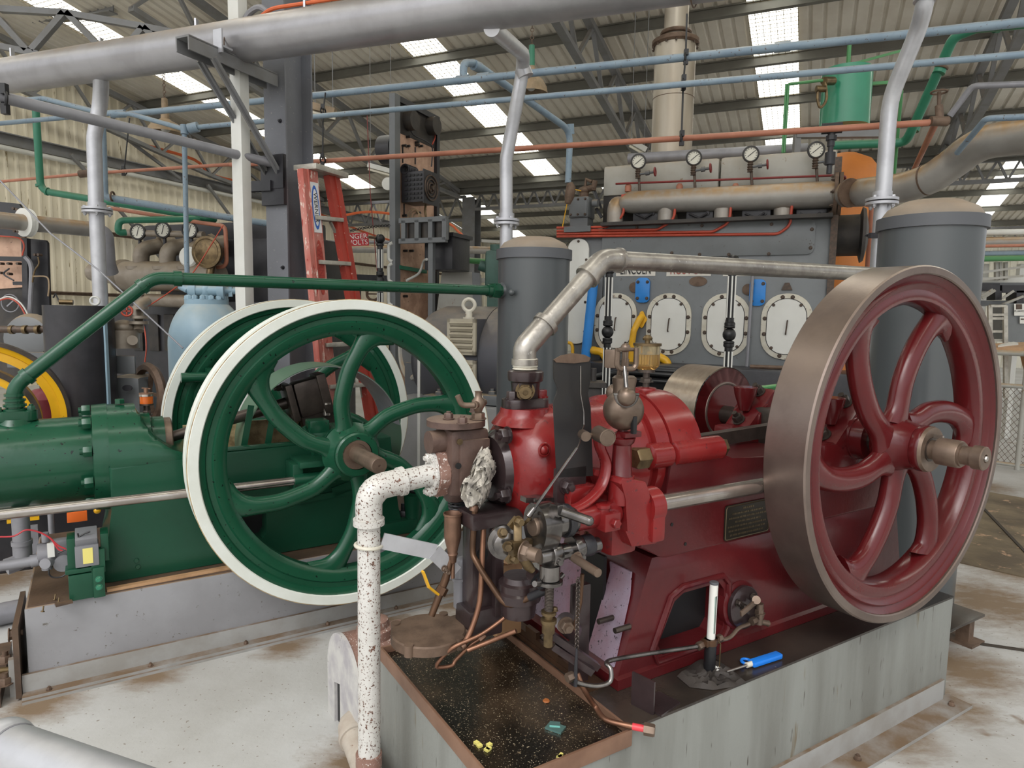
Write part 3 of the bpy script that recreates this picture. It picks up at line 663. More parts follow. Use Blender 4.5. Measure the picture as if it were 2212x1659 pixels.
for body, x0, x1, mm in (('LINCOLN', 1331, 1416, m_line_shade), ('RUSTON', 1440, 1536, m_letter_red), ('ENGLAND', 1562, 1659, m_line_shade)):
    a, b = e(x0, 588), e(x1, 588); cz = e(x0, 597).z + .066; w = b.x - a.x
    o = t.part('name_plate', plate([(-w / 2, -.065), (w / 2, -.065), (w / 2, .065), (-w / 2, .065)], ((a.x + b.x) / 2, 0, cz), .006, 0), m_letter_pale)
    o2 = text(t, body, .15, face_M(((a.x + b.x) / 2, -.008, cz), EXA, EYA), mm, o, ext=.004, sx=w / (.108 * len(body)) * .92)
c = e(1508, 608); mb = MB(); mb.prism([(.09 * cos(k * pi / 14), .05 * sin(k * pi / 14)) for k in range(28)], c, EXA, EYA, (0, -.008, 0)); t.part('oval_badge', mb, m_rust)
# cylinder block and rocker cover
y0 = .22; a, b = E_(1305, 360, y0), E_(1808, 340, y0)
zl = E_(1305, 425, y0).z; mb = MB(); mb.box(((a.x + b.x) / 2, y0 + .35, (zc + zl) / 2), (b.x - a.x, .7, zl - zc + .02), bev=.01); t.part('cylinder_block', mb, m_blackd)
for k in range(2):
    x0 = a.x + (b.x - a.x) * (.0 if k == 0 else .535); x1 = a.x + (b.x - a.x) * (.53 if k == 0 else 1)
    mb = MB(); mb.box(((x0 + x1) / 2, y0 + .3, (zl + a.z) / 2), (x1 - x0, .64, a.z - zl), bev=.035); t.part('rocker_cover', mb, m_cover)
mb = MB(); mb.box(((xM + xR) / 2, .1, zc + .01), (xR - xM, .5, .035)); t.part('top_shelf', mb, m_blackd)
# exhaust manifold with long rounded nose
ya = .02; A, B = E_(1372, 437, ya), E_(1806, 420, ya); r0 = .115
mb = MB(); n = 6; pr = []
for k in range(n + 1): th = pi / 2 * k / n; pr.append((-.16 * cos(th), .045 + (.115 - .045) * sin(th)))
pr = [(-.17, 0.001)] + pr + [((B - A).length, .125)]
mb.lathe(A, B - A, pr, n=32); t.part('exhaust_manifold', mb, m_manif)
ux = (B - A).normalized()
mb = MB(); mb.cyl(B - ux * .02, B + ux * .012, .2, n=28); mb.cyl(B + ux * .02, B + ux * .05, .2, n=28); of = t.part('manifold_flange', mb, m_rust)
for k in range(8):
    an = 2 * pi * k / 8; mb = MB(); q = B + V((0, cos(an), sin(an))) * .165; mb.hexn(q - ux * .02, -ux, .018, .02, .012); t.part('bolt', mb, m_bolt, of)
for x in (1440, 1562, 1692):
    q = E_(x, 452, .04); mb = MB(); mb.tube([q + V((0, .25, -.05)), q + V((0, .03, -.12)), q + V((0, 0, .06))], .085, n=18, bend=.1); mb.cyl((q.x, .02, zc + .02), (q.x, .02, q.z), .085); t.part('manifold_branch', mb, m_manif)
q = E_(1329, 452, 0); mb = MB(); mb.tube([(q.x, 0, zc), (q.x, 0, q.z + .05), (q.x, .22, q.z + .08)], .085, n=20, bend=.12); t.part('inlet_elbow', mb, m_manif)
for x in (1394, 1511, 1633, 1752):
    q = E_(x, 468, .02); mb = MB(); mb.box((q.x, .12, q.z), (.27, .2, .15), bev=.015); mb.cyl((q.x + .08, .02, q.z + .03), (q.x + .08, .0, q.z + .03), .02); mb.tube([(q.x - .1, 0, q.z + .03), (q.x, -.02, q.z - .02), (q.x + .08, 0, q.z + .03)], .012, n=8); t.part('fuel_pump', mb, m_black)
# orange red lubrication tubes
for k, (xb, yt) in enumerate(((1350, 420), (1460, 428), (1580, 430), (1711, 440))):
    yl = (492, 499, 505, 511)[k]; v = -.04
    q = [E_(1203, yl, v), E_(xb - 40 if k < 3 else xb - 30, yl - .011 * (xb - 1200), v), E_(xb - 4, yl - 24, v), E_(xb, yt, v)]
    mb = MB(); mb.tube(q, .014, n=10, bend=.12); t.part('oil_tube', mb, m_redpipe)
mb = MB(); q = E_(1353, 423, -.04); mb.box(q, (.1, .03, .03)); t.part('tube_clamp', mb, m_redpipe)
# gauges
def gauge(T, parent, c, r, nrm, ang=40):
    c = V(c); nrm = V(nrm).normalized()
    mb = MB(); mb.lathe(c, nrm, [(-.03, r * .8), (-.02, r * 1.15), (.0, r * 1.24), (.012, r * 1.2), (.016, r * 1.02), (.016, r * .98), (.004, r * .94)], n=28); o = T.part('gauge', mb, m_dialr, parent)
    mb = MB(); mb.cyl(c + nrm * .003, c + nrm * .006, r * .98, n=28); T.part('dial_face', mb, m_dial, o)
    ax, a, b = basis(nrm); u = V((0, 0, 1)) - nrm * nrm.z; u.normalize(); w = u.cross(nrm).normalized()
    mb = MB(); d_ = u * sin(radians(ang)) + w * cos(radians(ang)); mb.bar(c + nrm * .008 - d_ * r * .6, c + nrm * .008 + d_ * r * .7, r * .09, .002, up=nrm)
    for k in range(11):
        an = radians(-40 + 260 * k / 10); q = u * sin(an) + w * cos(an); mb.bar(c + nrm * .008 + q * r * .72, c + nrm * .008 + q * r * .88, r * .07, .002, up=nrm)
    T.part('pointer_and_scale', mb, m_line_shade, o); return o
for k, (x, y) in enumerate(((1379, 349), (1499, 341), (1622, 333), (1763, 324))):
    c = E_(x, y, .05); o = gauge(t, None, c, .066, (.25, -1, -.1))
    b = E_(x + 3, y + 75, .05)
    mb = MB(); mb.cyl(b, c - V((0, -.02, .07)), .014, n=10); mb.lathe(c - V((0, 0, .17)), (0, 0, 1), [(k_ * .012, .022 if k_ % 2 else .03) for k_ in range(9)], n=12); t.part('gauge_stem', mb, m_bolt, o)
    v0 = E_(x + 2, y + 27, .05); v1 = E_(x + 36, y + 22, .05); mb = MB(); mb.cyl(v0, v1, .014); mb.cyl(v0 * .6 + v1 * .4, v0 * .35 + v1 * .65, .026, n=8); t.part('valve_stem', mb, m_engd, o)
    mb = MB(); mb.torus(v1, v1 - v0, .04, .009, n=18); mb.bar(v1 - V((0, 0, .04)), v1 + V((0, 0, .04)), .01, .01); t.part('valve_handwheel', mb, m_redwheel, o)
mb = MB(); mb.tube([E_(1330, 397, .06), E_(1800, 379, .06), E_(1828, 380, .1), E_(1822, 395, .2)], .011, n=8, bend=.05); t.part('control_rod', mb, m_redwheel)
for x in (1357, 1468, 1589, 1717): q = E_(x, 404, .1); mb = MB(); mb.lathe(q - V((0, 0, .05)), (0, 0, 1), [(0, .035), (.06, .035), (.085, .02), (.09, .001)], n=14); t.part('dome_cap', mb, m_orange)
mb = MB(); mb.tube([E_(1358, 343, .7), E_(1745, 322, .7)], .06, n=18); t.part('header_pipe', mb, m_conduit)
# right hand end: black drum, blue column pipe, yellow pipes
q = E_(1795, 510, .4); q2 = E_(1855, 508, .4); mb = MB(); mb.cyl(q, q2, .2, n=28); mb.lathe(q2, (1, 0, 0), [(0, .2), (.02, .27), (.05, .25), (.08, .1), (.08, .001)], n=28); t.part('shaft_housing', mb, m_blackd)
mb = MB(); mb.bar((xR + .02, .0, .6), (xR + .02, .0, zc + .55), .06, .06); t.part('corner_post', mb, m_bolt)
q = E_(1283, 600, -.12); mb = MB(); mb.tube([q, E_(1266, 760, -.12), (E_(1266, 760, -.12).x, -.12, 1.0)], .052, n=18); t.part('blue_pipe', mb, m_bcover)
mb = MB(); mb.tube([E_(1386, 684, -.03), E_(1381, 690, -.07), E_(1369, 715, -.1), E_(1364, 748, -.1), (E_(1363, 760, -.1).x, -.1, 1.1)], .034, n=14, bend=.06); mb.prism([(.06 * cos(k * pi / 6) * (.6 if k % 6 else 1), .09 * sin(k * pi / 6)) for k in range(12)], E_(1387, 690, -.01), EXA, EYA, (0, -.02, 0)); t.part('yellow_pipe', mb, m_yellow)
for pts in (((1278, 757), (1300, 760), (1310, 775), (1311, 800)), ((1402, 770), (1425, 771), (1440, 780), (1446, 800))):
    mb = MB(); q = [E_(x, y, -.12) for x, y in pts]; mb.tube([q[0] + V((0, .1, 0))] + q, .042, n=14, bend=.08); t.part('yellow_pipe', mb, m_yellow)
mb = MB(); mb.tube([E_(1222, 740, -.1), E_(1234, 741, -.1), E_(1237, 750, -.1), E_(1237, 775, -.1)], .018, n=10, bend=.04); t.part('yellow_pipe', mb, m_yellow)
mb = MB(); mb.tube([E_(1626, 594, -.08), E_(1619, 700, -.08), E_(1612, 810, -.08)], .016, n=8); t.part('rod', mb, m_conduit)
mb = MB(); mb.box((.3, -.25, .62), (3.3, .5, 1.0), bev=.02); t.part('front_trough', mb, m_black)
for x0, x1 in ((1480, 1560), (1620, 1740)):
    mb = MB(); mb.tube([E_(x0, 792, -.3), E_(x1, 796, -.3)], .02, n=8); t.part('trough_rail', mb, m_rust)
# control box on the left end
tb = Thing('fuel_filter_box', 'grey bolted box with a bronze fitting on top, at the large engine left end', 'machine', EF, (xL + .1, .1, zc))
q = E_(1249, 447, -.05); mb = MB(); mb.box((q.x, .08, q.z), (.23, .25, .23), bev=.03); mb.box((q.x, .08, q.z - .17), (.2, .2, .14)); mb.box((q.x, .08, zc - .02), (.3, .3, .06)); mb.cyl((q.x + .14, .02, q.z + .04), (q.x + .2, .02, q.z + .04), .04); ob = tb.part('body', mb, m_engd)
mb = plate(rrect(.2, .2, .03), (q.x, -.045, q.z), .015); oc = tb.part('lid', mb, m_engd, ob); bolts(oc, [(q.x + dx, -.06, q.z + dz) for dx in (-.08, 0, .08) for dz in (-.08, .08)], .011, T=tb)
mb = MB(); q2 = E_(1262, 412, .08); mb.cyl((q2.x, .08, q.z + .1), q2 + V((0, 0, .02)), .05); mb.sph(q2, .06, (1, 1, .8)); mb.cyl(q2 + V((-.05, 0, 0)), q2 + V((.12, 0, .03)), .035); mb.tube([q2, q2 + V((.02, 0, .12)), q2 + V((.08, 0, .09))], .02, n=8); mb.cyl(q2 + V((.1, 0, .0)), q2 + V((.12, 0, .1)), .03); tb.part('fitting', mb, m_rust)
mb = MB(); mb.tube([E_(1215, 490, -.1), E_(1227, 430, -.1), E_(1232, 410, -.1), E_(1255, 412, 0)], .006, n=6, smooth=5); tb.part('wire', mb, m_yellow)
mb = MB(); mb.bar(E_(1283, 405, .1), E_(1299, 450, .1), .02, .02); mb.bar(E_(1288, 450, .1), E_(1300, 470, .1), .03, .03); tb.part('lever', mb, m_black)
# exhaust stack
q0 = E_(1448, 380, 1.3); t = Thing('exhaust_stack', 'tall pale galvanised stack rising behind the large engine to the roof', 'chimney', EF, (q0.x, 1.3, zc))
z1 = E_(1459, 92, 1.3).z; rr = .24
mb = MB(); mb.cyl((q0.x, 1.3, .8), (q0.x, 1.3, z1), rr, n=40); t.part('lower_section', mb, m_stack)
mb = MB(); mb.lathe((q0.x, 1.3, z1 - .05), (0, 0, 1), [(0, rr + .01), (.02, rr + .035), (.06, rr + .035), (.08, rr), (.1, .17)], n=40); mb.torus((q0.x, 1.3, z1 + .1), (0, 0, 1), .16, .025); oc = t.part('collar', mb, m_rust)
for k in range(14): an = 2 * pi * k / 14; mb = MB(); mb.hexn((q0.x + cos(an) * (rr + .022), 1.3 + sin(an) * (rr + .022), z1 - .05), (0, 0, -1), .012, .02); t.part('bolt', mb, m_bolt, oc)
mb = MB(); mb.cyl((q0.x, 1.3, z1), (q0.x, 1.3, z1 + 2.2), .14, n=32); t.part('upper_section', mb, m_stack)
z2 = E_(1452, 215, 1.3).z; mb = MB(); mb.torus((q0.x, 1.3, z2), (0, 0, 1), rr, .004, n=40, m=6); t.part('seam', mb, m_rust)
# big bent silver pipe continuing from the manifold to the right edge
B2 = EF.w(B + ux * .05)
t = Thing('exhaust_bend', 'large dusty silver pipe bending up from the engine manifold to the right edge', 'pipe', WF, B2)
mb = MB(); mb.tube([B2, P(1880, 414, 5.75), P(1950, 405, 5.5), P(2010, 385, 5.3), P(2062, 350, 5.15), P(2100, 322, 5.0), P(2150, 303, 4.85), P(2290, 285, 4.5)], .118, n=28, smooth=5); t.part('pipe', mb, m_manif, world=True)
for p, q in ((P(1834, 417, 5.9), P(1838, 416.5, 5.88)), (P(2043, 363, 5.2), P(2046, 361, 5.2)), (P(2000, 389, 5.33), P(2003, 388, 5.32))): mb = MB(); mb.cyl(p, q, .1215, n=28); t.part('weld_seam', mb, m_rust, world=True)
# ================================================================== water tanks
m_tank = mat('tank_grey_enamel', '4f5355', .3, var='474b4d', vs=2, amt=.5, streak=True, coat=.15)
m_tanklid = mat('dusty_tank_lid', '8b8175', .6, var='7a6e60', vs=5, amt=.6, dust='9b8874', damt=.8)
m_tankrim = mat('dark_lid_rim', '55575b', .45)
def tank(label, x, ytop, d, hw, domeh, stub=None):
    c = P(x, ytop, d); r = hw * d / F; c = V((c.x, c.y, 0)); zt = P(x, ytop, d).z
    t = Thing('water_tank', label, 'tank', WF, c, 'tall grey cylindrical tanks')
    mb = MB(); mb.cyl(c, c + V((0, 0, zt)), r, n=56); t.part('shell', mb, m_tank, world=True)
    mb = MB(); mb.lathe(c, (0, 0, 1), [(zt - .05, r), (zt - .05, r * 1.06), (zt + .012, r * 1.06), (zt + .014, r * .98)], n=56); t.part('lid_rim', mb, m_tankrim, world=True)
    mb = MB(); mb.lathe(c + V((0, 0, zt)), (0, 0, 1), [(.0, r * .99), (.02, r * .97), (domeh * .55, r * .86), (domeh * .62, r * .8), (domeh * .9, r * .55), (domeh, 0)], n=56); t.part('domed_lid', mb, m_tanklid, world=True)
    return t, c, r
tk1, c1, r1 = tank('domed grey tank in the middle where the dark green pipe ends', 1154, 545, 4.42, 76, .1)
tk2, c2, r2 = tank('larger domed grey tank at the right behind the red flywheel', 2012, 478, 3.62, 98, .11)
q = GF.w(G(1095, 628, .43)); mb = MB(); dv = V((c1.x, c1.y, q.z)) - q; mb.cyl(q + dv.normalized() * -.02, q + dv * .7, .036); mb.lathe(V((c1.x, c1.y, q.z)) - dv.normalized() * (r1 + .02), dv, [(-.01, .04), (.03, .055)], n=20); tk1.part('inlet_stub', mb, m_tank, world=True)
mb = MB(); mb.sph(P(1105, 632, 4.2), .02); tk1.part('boss', mb, m_tank, world=True)
# ================================================================== black tank, blue bottle etc. at left
t = Thing('black_tank', 'open topped black cylindrical tank behind the green pipe elbow', 'tank', WF, (P(168, 665, 4.7).x, 4.7, 0))
c = V((P(170, 665, 4.7).x, 4.7, 0)); zt = P(170, 660, 4.7).z
mb = MB(); mb.lathe(c, (0, 0, 1), [(0, 0), (0, .212), (zt, .212), (zt, .2), (zt - .1, .2), (zt - .1, 0)], n=48, cap=False); t.part('shell', mb, m_black, world=True)
q = P(232, 800, 4.65); mb = MB(); mb.bar((q.x, q.y, 0), (q.x, q.y, zt - .1), .03, .012); t.part('side_strip', mb, m_bluetank, world=True)
mb = MB(); mb.torus(P(205, 650, 4.75), (.3, -1, 0), .028, .008, n=24); solo('pulley_ring', 'pale ring lying on top of the black tank', 'ring', mb, m_white)
t = Thing('pressure_gauge_tool', 'small dark tool with a bent wire handle lying on the black tank', 'tool', WF, P(145, 655, 4.72))
mb = MB(); mb.cyl(P(128, 652, 4.72), P(158, 653, 4.75), .018); t.part('handle', mb, m_brass, world=True)
mb = MB(); mb.tube([P(128, 652, 4.72), P(120, 634, 4.72), P(115, 643, 4.72)], .006, n=6); t.part('wire', mb, m_black, world=True)
# blue air bottle
c = P(448, 700, 5.6); d = 5.6; c = V((c.x, d, 0)); r = 78 * d / F; zs_ = P(448, 745, d).z; zn = P(448, 655, d).z
t = Thing('air_bottle', 'pale blue round shouldered air bottle with a bolted valve head behind the green wheels', 'air receiver', WF, c)
pr = [(0, r * .9), (.05, r)] + [(zs_, r)] + [(zs_ + (zn - zs_) * sin(radians(58) * k / 10) / sin(radians(58)), r * cos(radians(58) * k / 10)) for k in range(1, 11)]
mb = MB(); mb.lathe(c, (0, 0, 1), pr, n=48); t.part('shell', mb, m_bluetank, world=True)
mb = MB(); mb.cyl(c + V((0, 0, zn - .01)), c + V((0, 0, zn + .03)), r * .56, n=32); of = t.part('neck_flange', mb, m_bluetank, world=True)
for k in range(14): an = 2 * pi * k / 14; q = c + V((cos(an) * r * .48, sin(an) * r * .48, zn + .03)); mb = MB(); mb.hexn(q, (0, 0, 1), .022, .03, .006); t.part('bolt', mb, m_bluetank, of, world=True)
hz = P(450, 627, d).z; h = V((c.x, c.y, hz)); mb = MB(); mb.cyl(h - V((.0, 0, .14)), h, .05); mb.tube([h + V((-.13, -.05, .0)), h + V((.16, .02, 0))], .045); mb.sph(h, .065); mb.cyl(h + V((-.19, -.05, .03)), h + V((-.13, -.05, .0)), .03); o = t.part('valve_body', mb, m_bluetank, world=True)
for sx in (-.1, .13): mb = MB(); q = h + V((sx, .0, 0)); mb.cyl(q - V((.025, .005, 0)), q + V((.025, .005, 0)), .092, n=24); t.part('flange', mb, m_bluetank, o, world=True)
mb = MB(); mb.cyl(h + V((.15, 0, 0)), h + V((.24, .03, 0)), .03); mb.bar(h + V((.2, 0, -.05)), h + V((.2, .0, .05)), .02, .03); t.part('valve_spindle', mb, m_bluetank, o, world=True)
# ================================================================== black engine at left rear
LF = Frame((P(400, 560, 7.6).x, 7.6, 0), -20); L_ = LF.y
t = Thing('diesel_engine', 'black dusty engine with three pale gauges and a brown manifold at the left rear', 'engine', LF, (0, 0, 0))
a, b = L_(240, 660, 0), L_(640, 600, 0); zt = L_(420, 520, .3).z; zm = L_(420, 650, 0).z
mb = MB(); mb.box(((a.x + b.x) / 2, .55, zm / 2), (b.x - a.x, 1.1, zm), bev=.03); t.part('crankcase', mb, m_black)
for k in range(6): q = L_(300 + 34 * k, 700, 0); mb = MB(); mb.box((q.x, -.01, q.z - .1), (.15, .03, .42), bev=.01); t.part('crankcase_door', mb, m_blackd)
mb = MB(); mb.box(((a.x + b.x) / 2 + .25, .6, (zm + zt) / 2), (b.x - a.x - .5, .7, zt - zm), bev=.02); t.part('cylinder_block', mb, m_black)
q0, q1 = L_(300, 500, .3), L_(640, 470, .3); mb = MB(); mb.box(((q0.x + q1.x) / 2, .6, q0.z - .05), (q1.x - q0.x, .5, .26), bev=.04); t.part('rocker_cover', mb, m_black)
m_man2 = mat('brown_dusty_manifold', '948a7d', .45, .3, var='766b5e', vs=6, amt=.6, dust='8c7a62', damt=.8)
q0, q1 = L_(262, 597, -.15), L_(470, 597, -.15); mb = MB(); mb.lathe(q0, q1 - q0, [(-.02, .08), (0, .17), (.03, .19), (.05, .17), (.07, .19), (.09, .17), ((q1 - q0).length, .16)], n=28); mb.cyl(L_(200, 588, -.15), q0, .1); t.part('exhaust_manifold', mb, m_man2)
for x in (305, 362, 415):
    q = L_(x, 566, -.15); mb = MB(); mb.cyl((q.x, q.y, q.z - .09), (q.x, q.y, q.z - .055), .16, n=24); mb.tube([(q.x, -.15, q.z - .06), (q.x, -.15, q.z + .14), (q.x + .12, .2, q.z + .24)], .085, n=18, bend=.15); mb.cyl((q.x + .07, .06, q.z + .2), (q.x + .09, .1, q.z + .215), .12, n=8); t.part('manifold_branch', mb, m_man2)
for x, y in ((298, 501), (352, 497), (410, 497)): q = L_(x, y, -.15); o = gauge(t, None, q, .075, (.3, -1, 0), 75); mb = MB(); mb.cyl(q - V((0, -.02, .2)), q - V((0, -.02, .06)), .018); t.part('gauge_stem', mb, m_black, o)
mb = MB(); q0, q1 = L_(272, 503, -.1), L_(440, 507, -.1); mb.tube([q0, q1], .035, n=12); t.part('header_pipe', mb, m_man2)
q = L_(449, 545, -.3); mb = MB(); mb.lathe(q, (.2, -1, 0), [(-.1, .12), (0, .165), (.03, .165), (.035, .14), (.03, .13), (.05, .06), (.05, .001)], n=36); mb.cyl(q + V((0, 0, -.3)), q + V((0, .05, -.1)), .04); t.part('round_filter', mb, m_brass)
q = L_(407, 555, -.28); mb = MB(); mb.lathe(q, (.2, -1, 0), [(-.03, .05), (0, .11), (.02, .09), (.02, .001)], n=24); t.part('pale_disc', mb, m_doorw)
q = [L_(235, 449, -.15), L_(440, 482, -.15), L_(487, 488, -.15), L_(490, 575, -.15), L_(458, 579, -.15)]; mb = MB(); mb.tube(q, .022, n=10, bend=.08); t.part('orange_tube', mb, m_orange)
mb = MB(); mb.tube([L_(320, 648, -.2), L_(430, 652, -.2)], .07, n=16); mb.tube([L_(296, 680, -.2), L_(300, 650, -.2), L_(325, 648, -.2)], .05, n=14, bend=.1); t.part('lower_pipe', mb, m_man2)
# flexible orange wire hanging over it
mb = MB(); mb.tube([P(482, 487, 6.9), P(420, 585, 6.7), P(385, 617, 6.5), P(330, 655, 6.3), P(300, 668, 6.2), P(312, 655, 6.2), P(305, 690, 6.2), P(300, 668, 6.2), P(312, 710, 6.1), P(316, 750, 6.0), P(313, 782, 6.0)], .006, n=6, smooth=5)
solo('orange_wire', 'thin orange wire tangled in front of the black engine', 'wire', mb, m_redpipe)
mb = MB(); mb.tube([P(-5, 385, 5.0), P(110, 505, 4.9), P(215, 585, 4.85), P(395, 752, 4.8)], .006, n=8); solo('stay_rod', 'thin dusty rod slanting down from the left edge across the blue bottle', 'rod', mb, m_conduit)
# dusty silver pipe with a white flange, left
t = Thing('flanged_pipe', 'dusty horizontal pipe with a white spotted flange at the left edge', 'pipe', WF, P(60, 480, 5.95))
mb = MB(); mb.tube([P(-60, 470, 5.7), P(206, 496, 6.7)], .072, n=22); t.part('pipe', mb, m_manif, world=True)
mb = MB(); q = P(57, 481, 6.1); mb.lathe(q, P(206, 496, 6.7) - P(-60, 470, 5.7), [(-.03, .075), (-.03, .125), (.0, .125), (.004, .12), (.025, .125), (.03, .075)], n=32); t.part('flange', mb, m_doorw, world=True)
t = Thing('riser_pipe', 'grey elbow pipe dropping behind the left silver down pipe', 'pipe', WF, P(232, 590, 6.9)); mb = MB(); mb.tube([P(200, 496, 6.68), P(228, 503, 6.75), P(233, 570, 6.8), P(240, 590, 6.85)], .07, n=20, bend=.2); t.part('pipe', mb, m_conduit, world=True)
# left switchboard
sx = BF.loc(P(30, 500, 6.2)); cx, cs = sx.x, sx.y
m_panel = mat('pink_brown_panel', 'c9a48c', .6, var='a3806a', vs=7, amt=.7, spots='33261f', sps=22, spa=.0)
t = Thing('switchboard', 'old black switchboard with a dusty brown panel and loose wires at the left edge', 'switchboard', WF, P(40, 700, 6.2))
def quad(T, name, pts, d, m, th=.03, parent=None):
    q = [P(x, y, d) for x, y in pts]; nn = (q[1] - q[0]).cross(q[-1] - q[0]).normalized()
    if nn.y < 0: nn = -nn
    mb = MB(); mb.prism([(0, 0)], q[0], (1, 0, 0), (0, 0, 1), (0, 0, 0)) if 0 else None
    k = len(q); mb.raw(q + [p + nn * th for p in q], [tuple(range(k)), tuple(range(k, 2 * k))] + [(i, (i + 1) % k, k + (i + 1) % k, k + i) for i in range(k)])
    return T.part(name, mb, m, parent, world=True)
quad(t, 'top_panel', ((-60, 430), (40, 440), (46, 448), (52, 512), (-60, 508)), 6.2, m_black)
quad(t, 'back_panel', ((52, 514), (98, 519), (102, 525), (108, 700), (108, 760), (50, 760)), 6.25, m_black)
quad(t, 'slate_panel', ((-60, 508), (54, 512), (56, 620), (-60, 628)), 6.28, m_panel)
quad(t, 'lower_panel', ((-60, 628), (56, 620), (58, 830), (-60, 830)), 6.3, m_blackd)
for pts, w in ((((-40, 558), (60, 560)), .04), (((56, 515), (62, 780)), .05), (((30, 612), (60, 612)), .03)): mb = MB(); mb.bar(P(*pts[0], 6.15), P(*pts[1], 6.15), w, w); t.part('frame_bar', mb, m_black, world=True)
mb = MB(); mb.tube([P(55, 555, 6.1), P(66, 570, 6.1), P(68, 600, 6.1), P(64, 690, 6.1)], .02, n=8, smooth=4); t.part('hose', mb, m_conduit, world=True)
for pts, m in ((((0, 510), (40, 514), (52, 530), (48, 552)), m_redpipe), (((0, 646), (20, 641), (45, 655), (62, 685), (55, 700)), m_white), (((-5, 650), (20, 645), (42, 658), (60, 690)), m_redpipe), (((70, 597), (100, 598), (106, 615), (104, 640)), m_lampsh), (((82, 555), (84, 570), (75, 585), (70, 610)), m_brass), (((20, 580), (8, 592), (30, 606)), m_black)):
    mb = MB(); mb.tube([P(*q, 6.05) for q in pts], .007, n=6, smooth=4); t.part('wire', mb, m, world=True)
for x, y in ((36, 452), (44, 454), (38, 500), (46, 502), (8, 570), (25, 570), (8, 590), (26, 592), (45, 570), (82, 551), (90, 551)): mb = MB(); q = P(x, y, 6.15); mb.cyl(q, q - V((0, .05, 0)), .012, n=8); t.part('terminal', mb, m_bolt, world=True)
mb = MB(); q = P(22, 655, 6.25); mb.torus(q, (0, 1, 0), .08, .006, n=32, m=6); mb.bar(q - V((.03, 0, .03)), q + V((.04, 0, .03)), .012, .012); t.part('dial_ring', mb, m_conduit, world=True)
# small generator at left
t = Thing('generator', 'small round grey generator peeping out left of the black tank', 'generator', WF, P(75, 780, 5.4))
A, B = P(52, 730, 5.3), P(120, 735, 5.7); mb = MB(); mb.lathe(A, B - A, [(0, .1), (.02, .17), (.08, .2), (.1, .2), (.14, .185), ((B - A).length, .185)], n=32); mb.box(P(85, 775, 5.4), (.3, .3, .12)); t.part('body', mb, m_engd, world=True)
mb = MB()
for k in range(9): an = radians(110 + 14 * k); q = P(97, 735, 5.5) + V((cos(an) * .03, -.1, sin(an))) * .19; mb.box(q, (.05, .03, .012))
t.part('vent_slots', mb, m_white, world=True)
t = Thing('hose_line', 'dark pipe with hose clips entering the black tank from the left edge', 'pipe', WF, P(20, 712, 4.8)); mb = MB(); mb.tube([P(-30, 712, 4.7), P(108, 711, 4.75)], .026, n=14); t.part('pipe', mb, m_bolt, world=True)
for x in (26, 55, 82): mb = MB(); q = P(x, 712, 4.72); mb.cyl(q - V((.012, 0, 0)), q + V((.012, 0, 0)), .031); t.part('hose_clip', mb, m_brass, world=True)
# grey compressor
t = Thing('compressor', 'small dusty grey compressor with pipe fittings between the black tank and the green wheels', 'compressor', WF, P(272, 880, 4.9))
d = 4.9; c = P(272, 800, d); mb = MB(); mb.box((c.x, d + .1, .55), (.24, .3, 1.1), bev=.04); mb.box((c.x, d + .1, .3), (.34, .4, .6), bev=.04); o = t.part('body', mb, m_engd, world=True)
mb = MB(); q = P(272, 788, d - .06); mb.box(q, (.14, .02, .13), bev=.008); t.part('cover_plate', mb, m_engd, o, world=True)
mb = MB(); q = P(276, 838, d - .11); mb.prism([(.035 * cos(k * pi / 10), .022 * sin(k * pi / 10)) for k in range(20)], q, (1, 0, 0), (0, 0, 1), (0, -.01, 0)); t.part('oval_badge', mb, m_black, o, world=True)
bolts(o, [], .01)
mb = MB(); q = P(268, 722, d); mb.cyl(q - V((0, 0, .1)), q + V((0, 0, .03)), .1, n=24); mb.sph(q + V((0.0, 0, .05)), .08, (1, 1, .7)); mb.cyl(P(286, 735, d - .1), P(286, 735, d), .035); t.part('cylinder_head', mb, m_man2, world=True)
mb = MB(); mb.tube([P(300, 715, d), P(300, 660, d + .1), P(318, 650, d + .2)], .035, n=12, bend=.05)
for y in (665, 685, 697): q = P(300, y, d); mb.cyl(q - V((0, 0, .01)), q + V((0, 0, .01)), .065, n=18)
t.part('delivery_pipe', mb, m_man2, world=True)
mb = MB(); mb.torus(P(274, 672, d - .08), (.3, -1, .2), .035, .007, n=20); mb.bar(P(274, 664, d - .08), P(274, 680, d - .08), .008, .008); mb.bar(P(266, 672, d - .08), P(282, 672, d - .08), .008, .008); t.part('valve_handwheel', mb, m_redpipe, world=True)
mb = MB(); mb.torus(P(322, 850, 5.0), (-.6, -.8, 0), .2, .035, n=40, m=6); q = P(322, 850, 5.0)
for k in range(5): an = 2 * pi * k / 5; mb.bar(q, q + V((.8 * cos(an), -.6 * cos(an), sin(an))) * .19, .03, .02)
t.part('pulley', mb, m_rust, world=True)
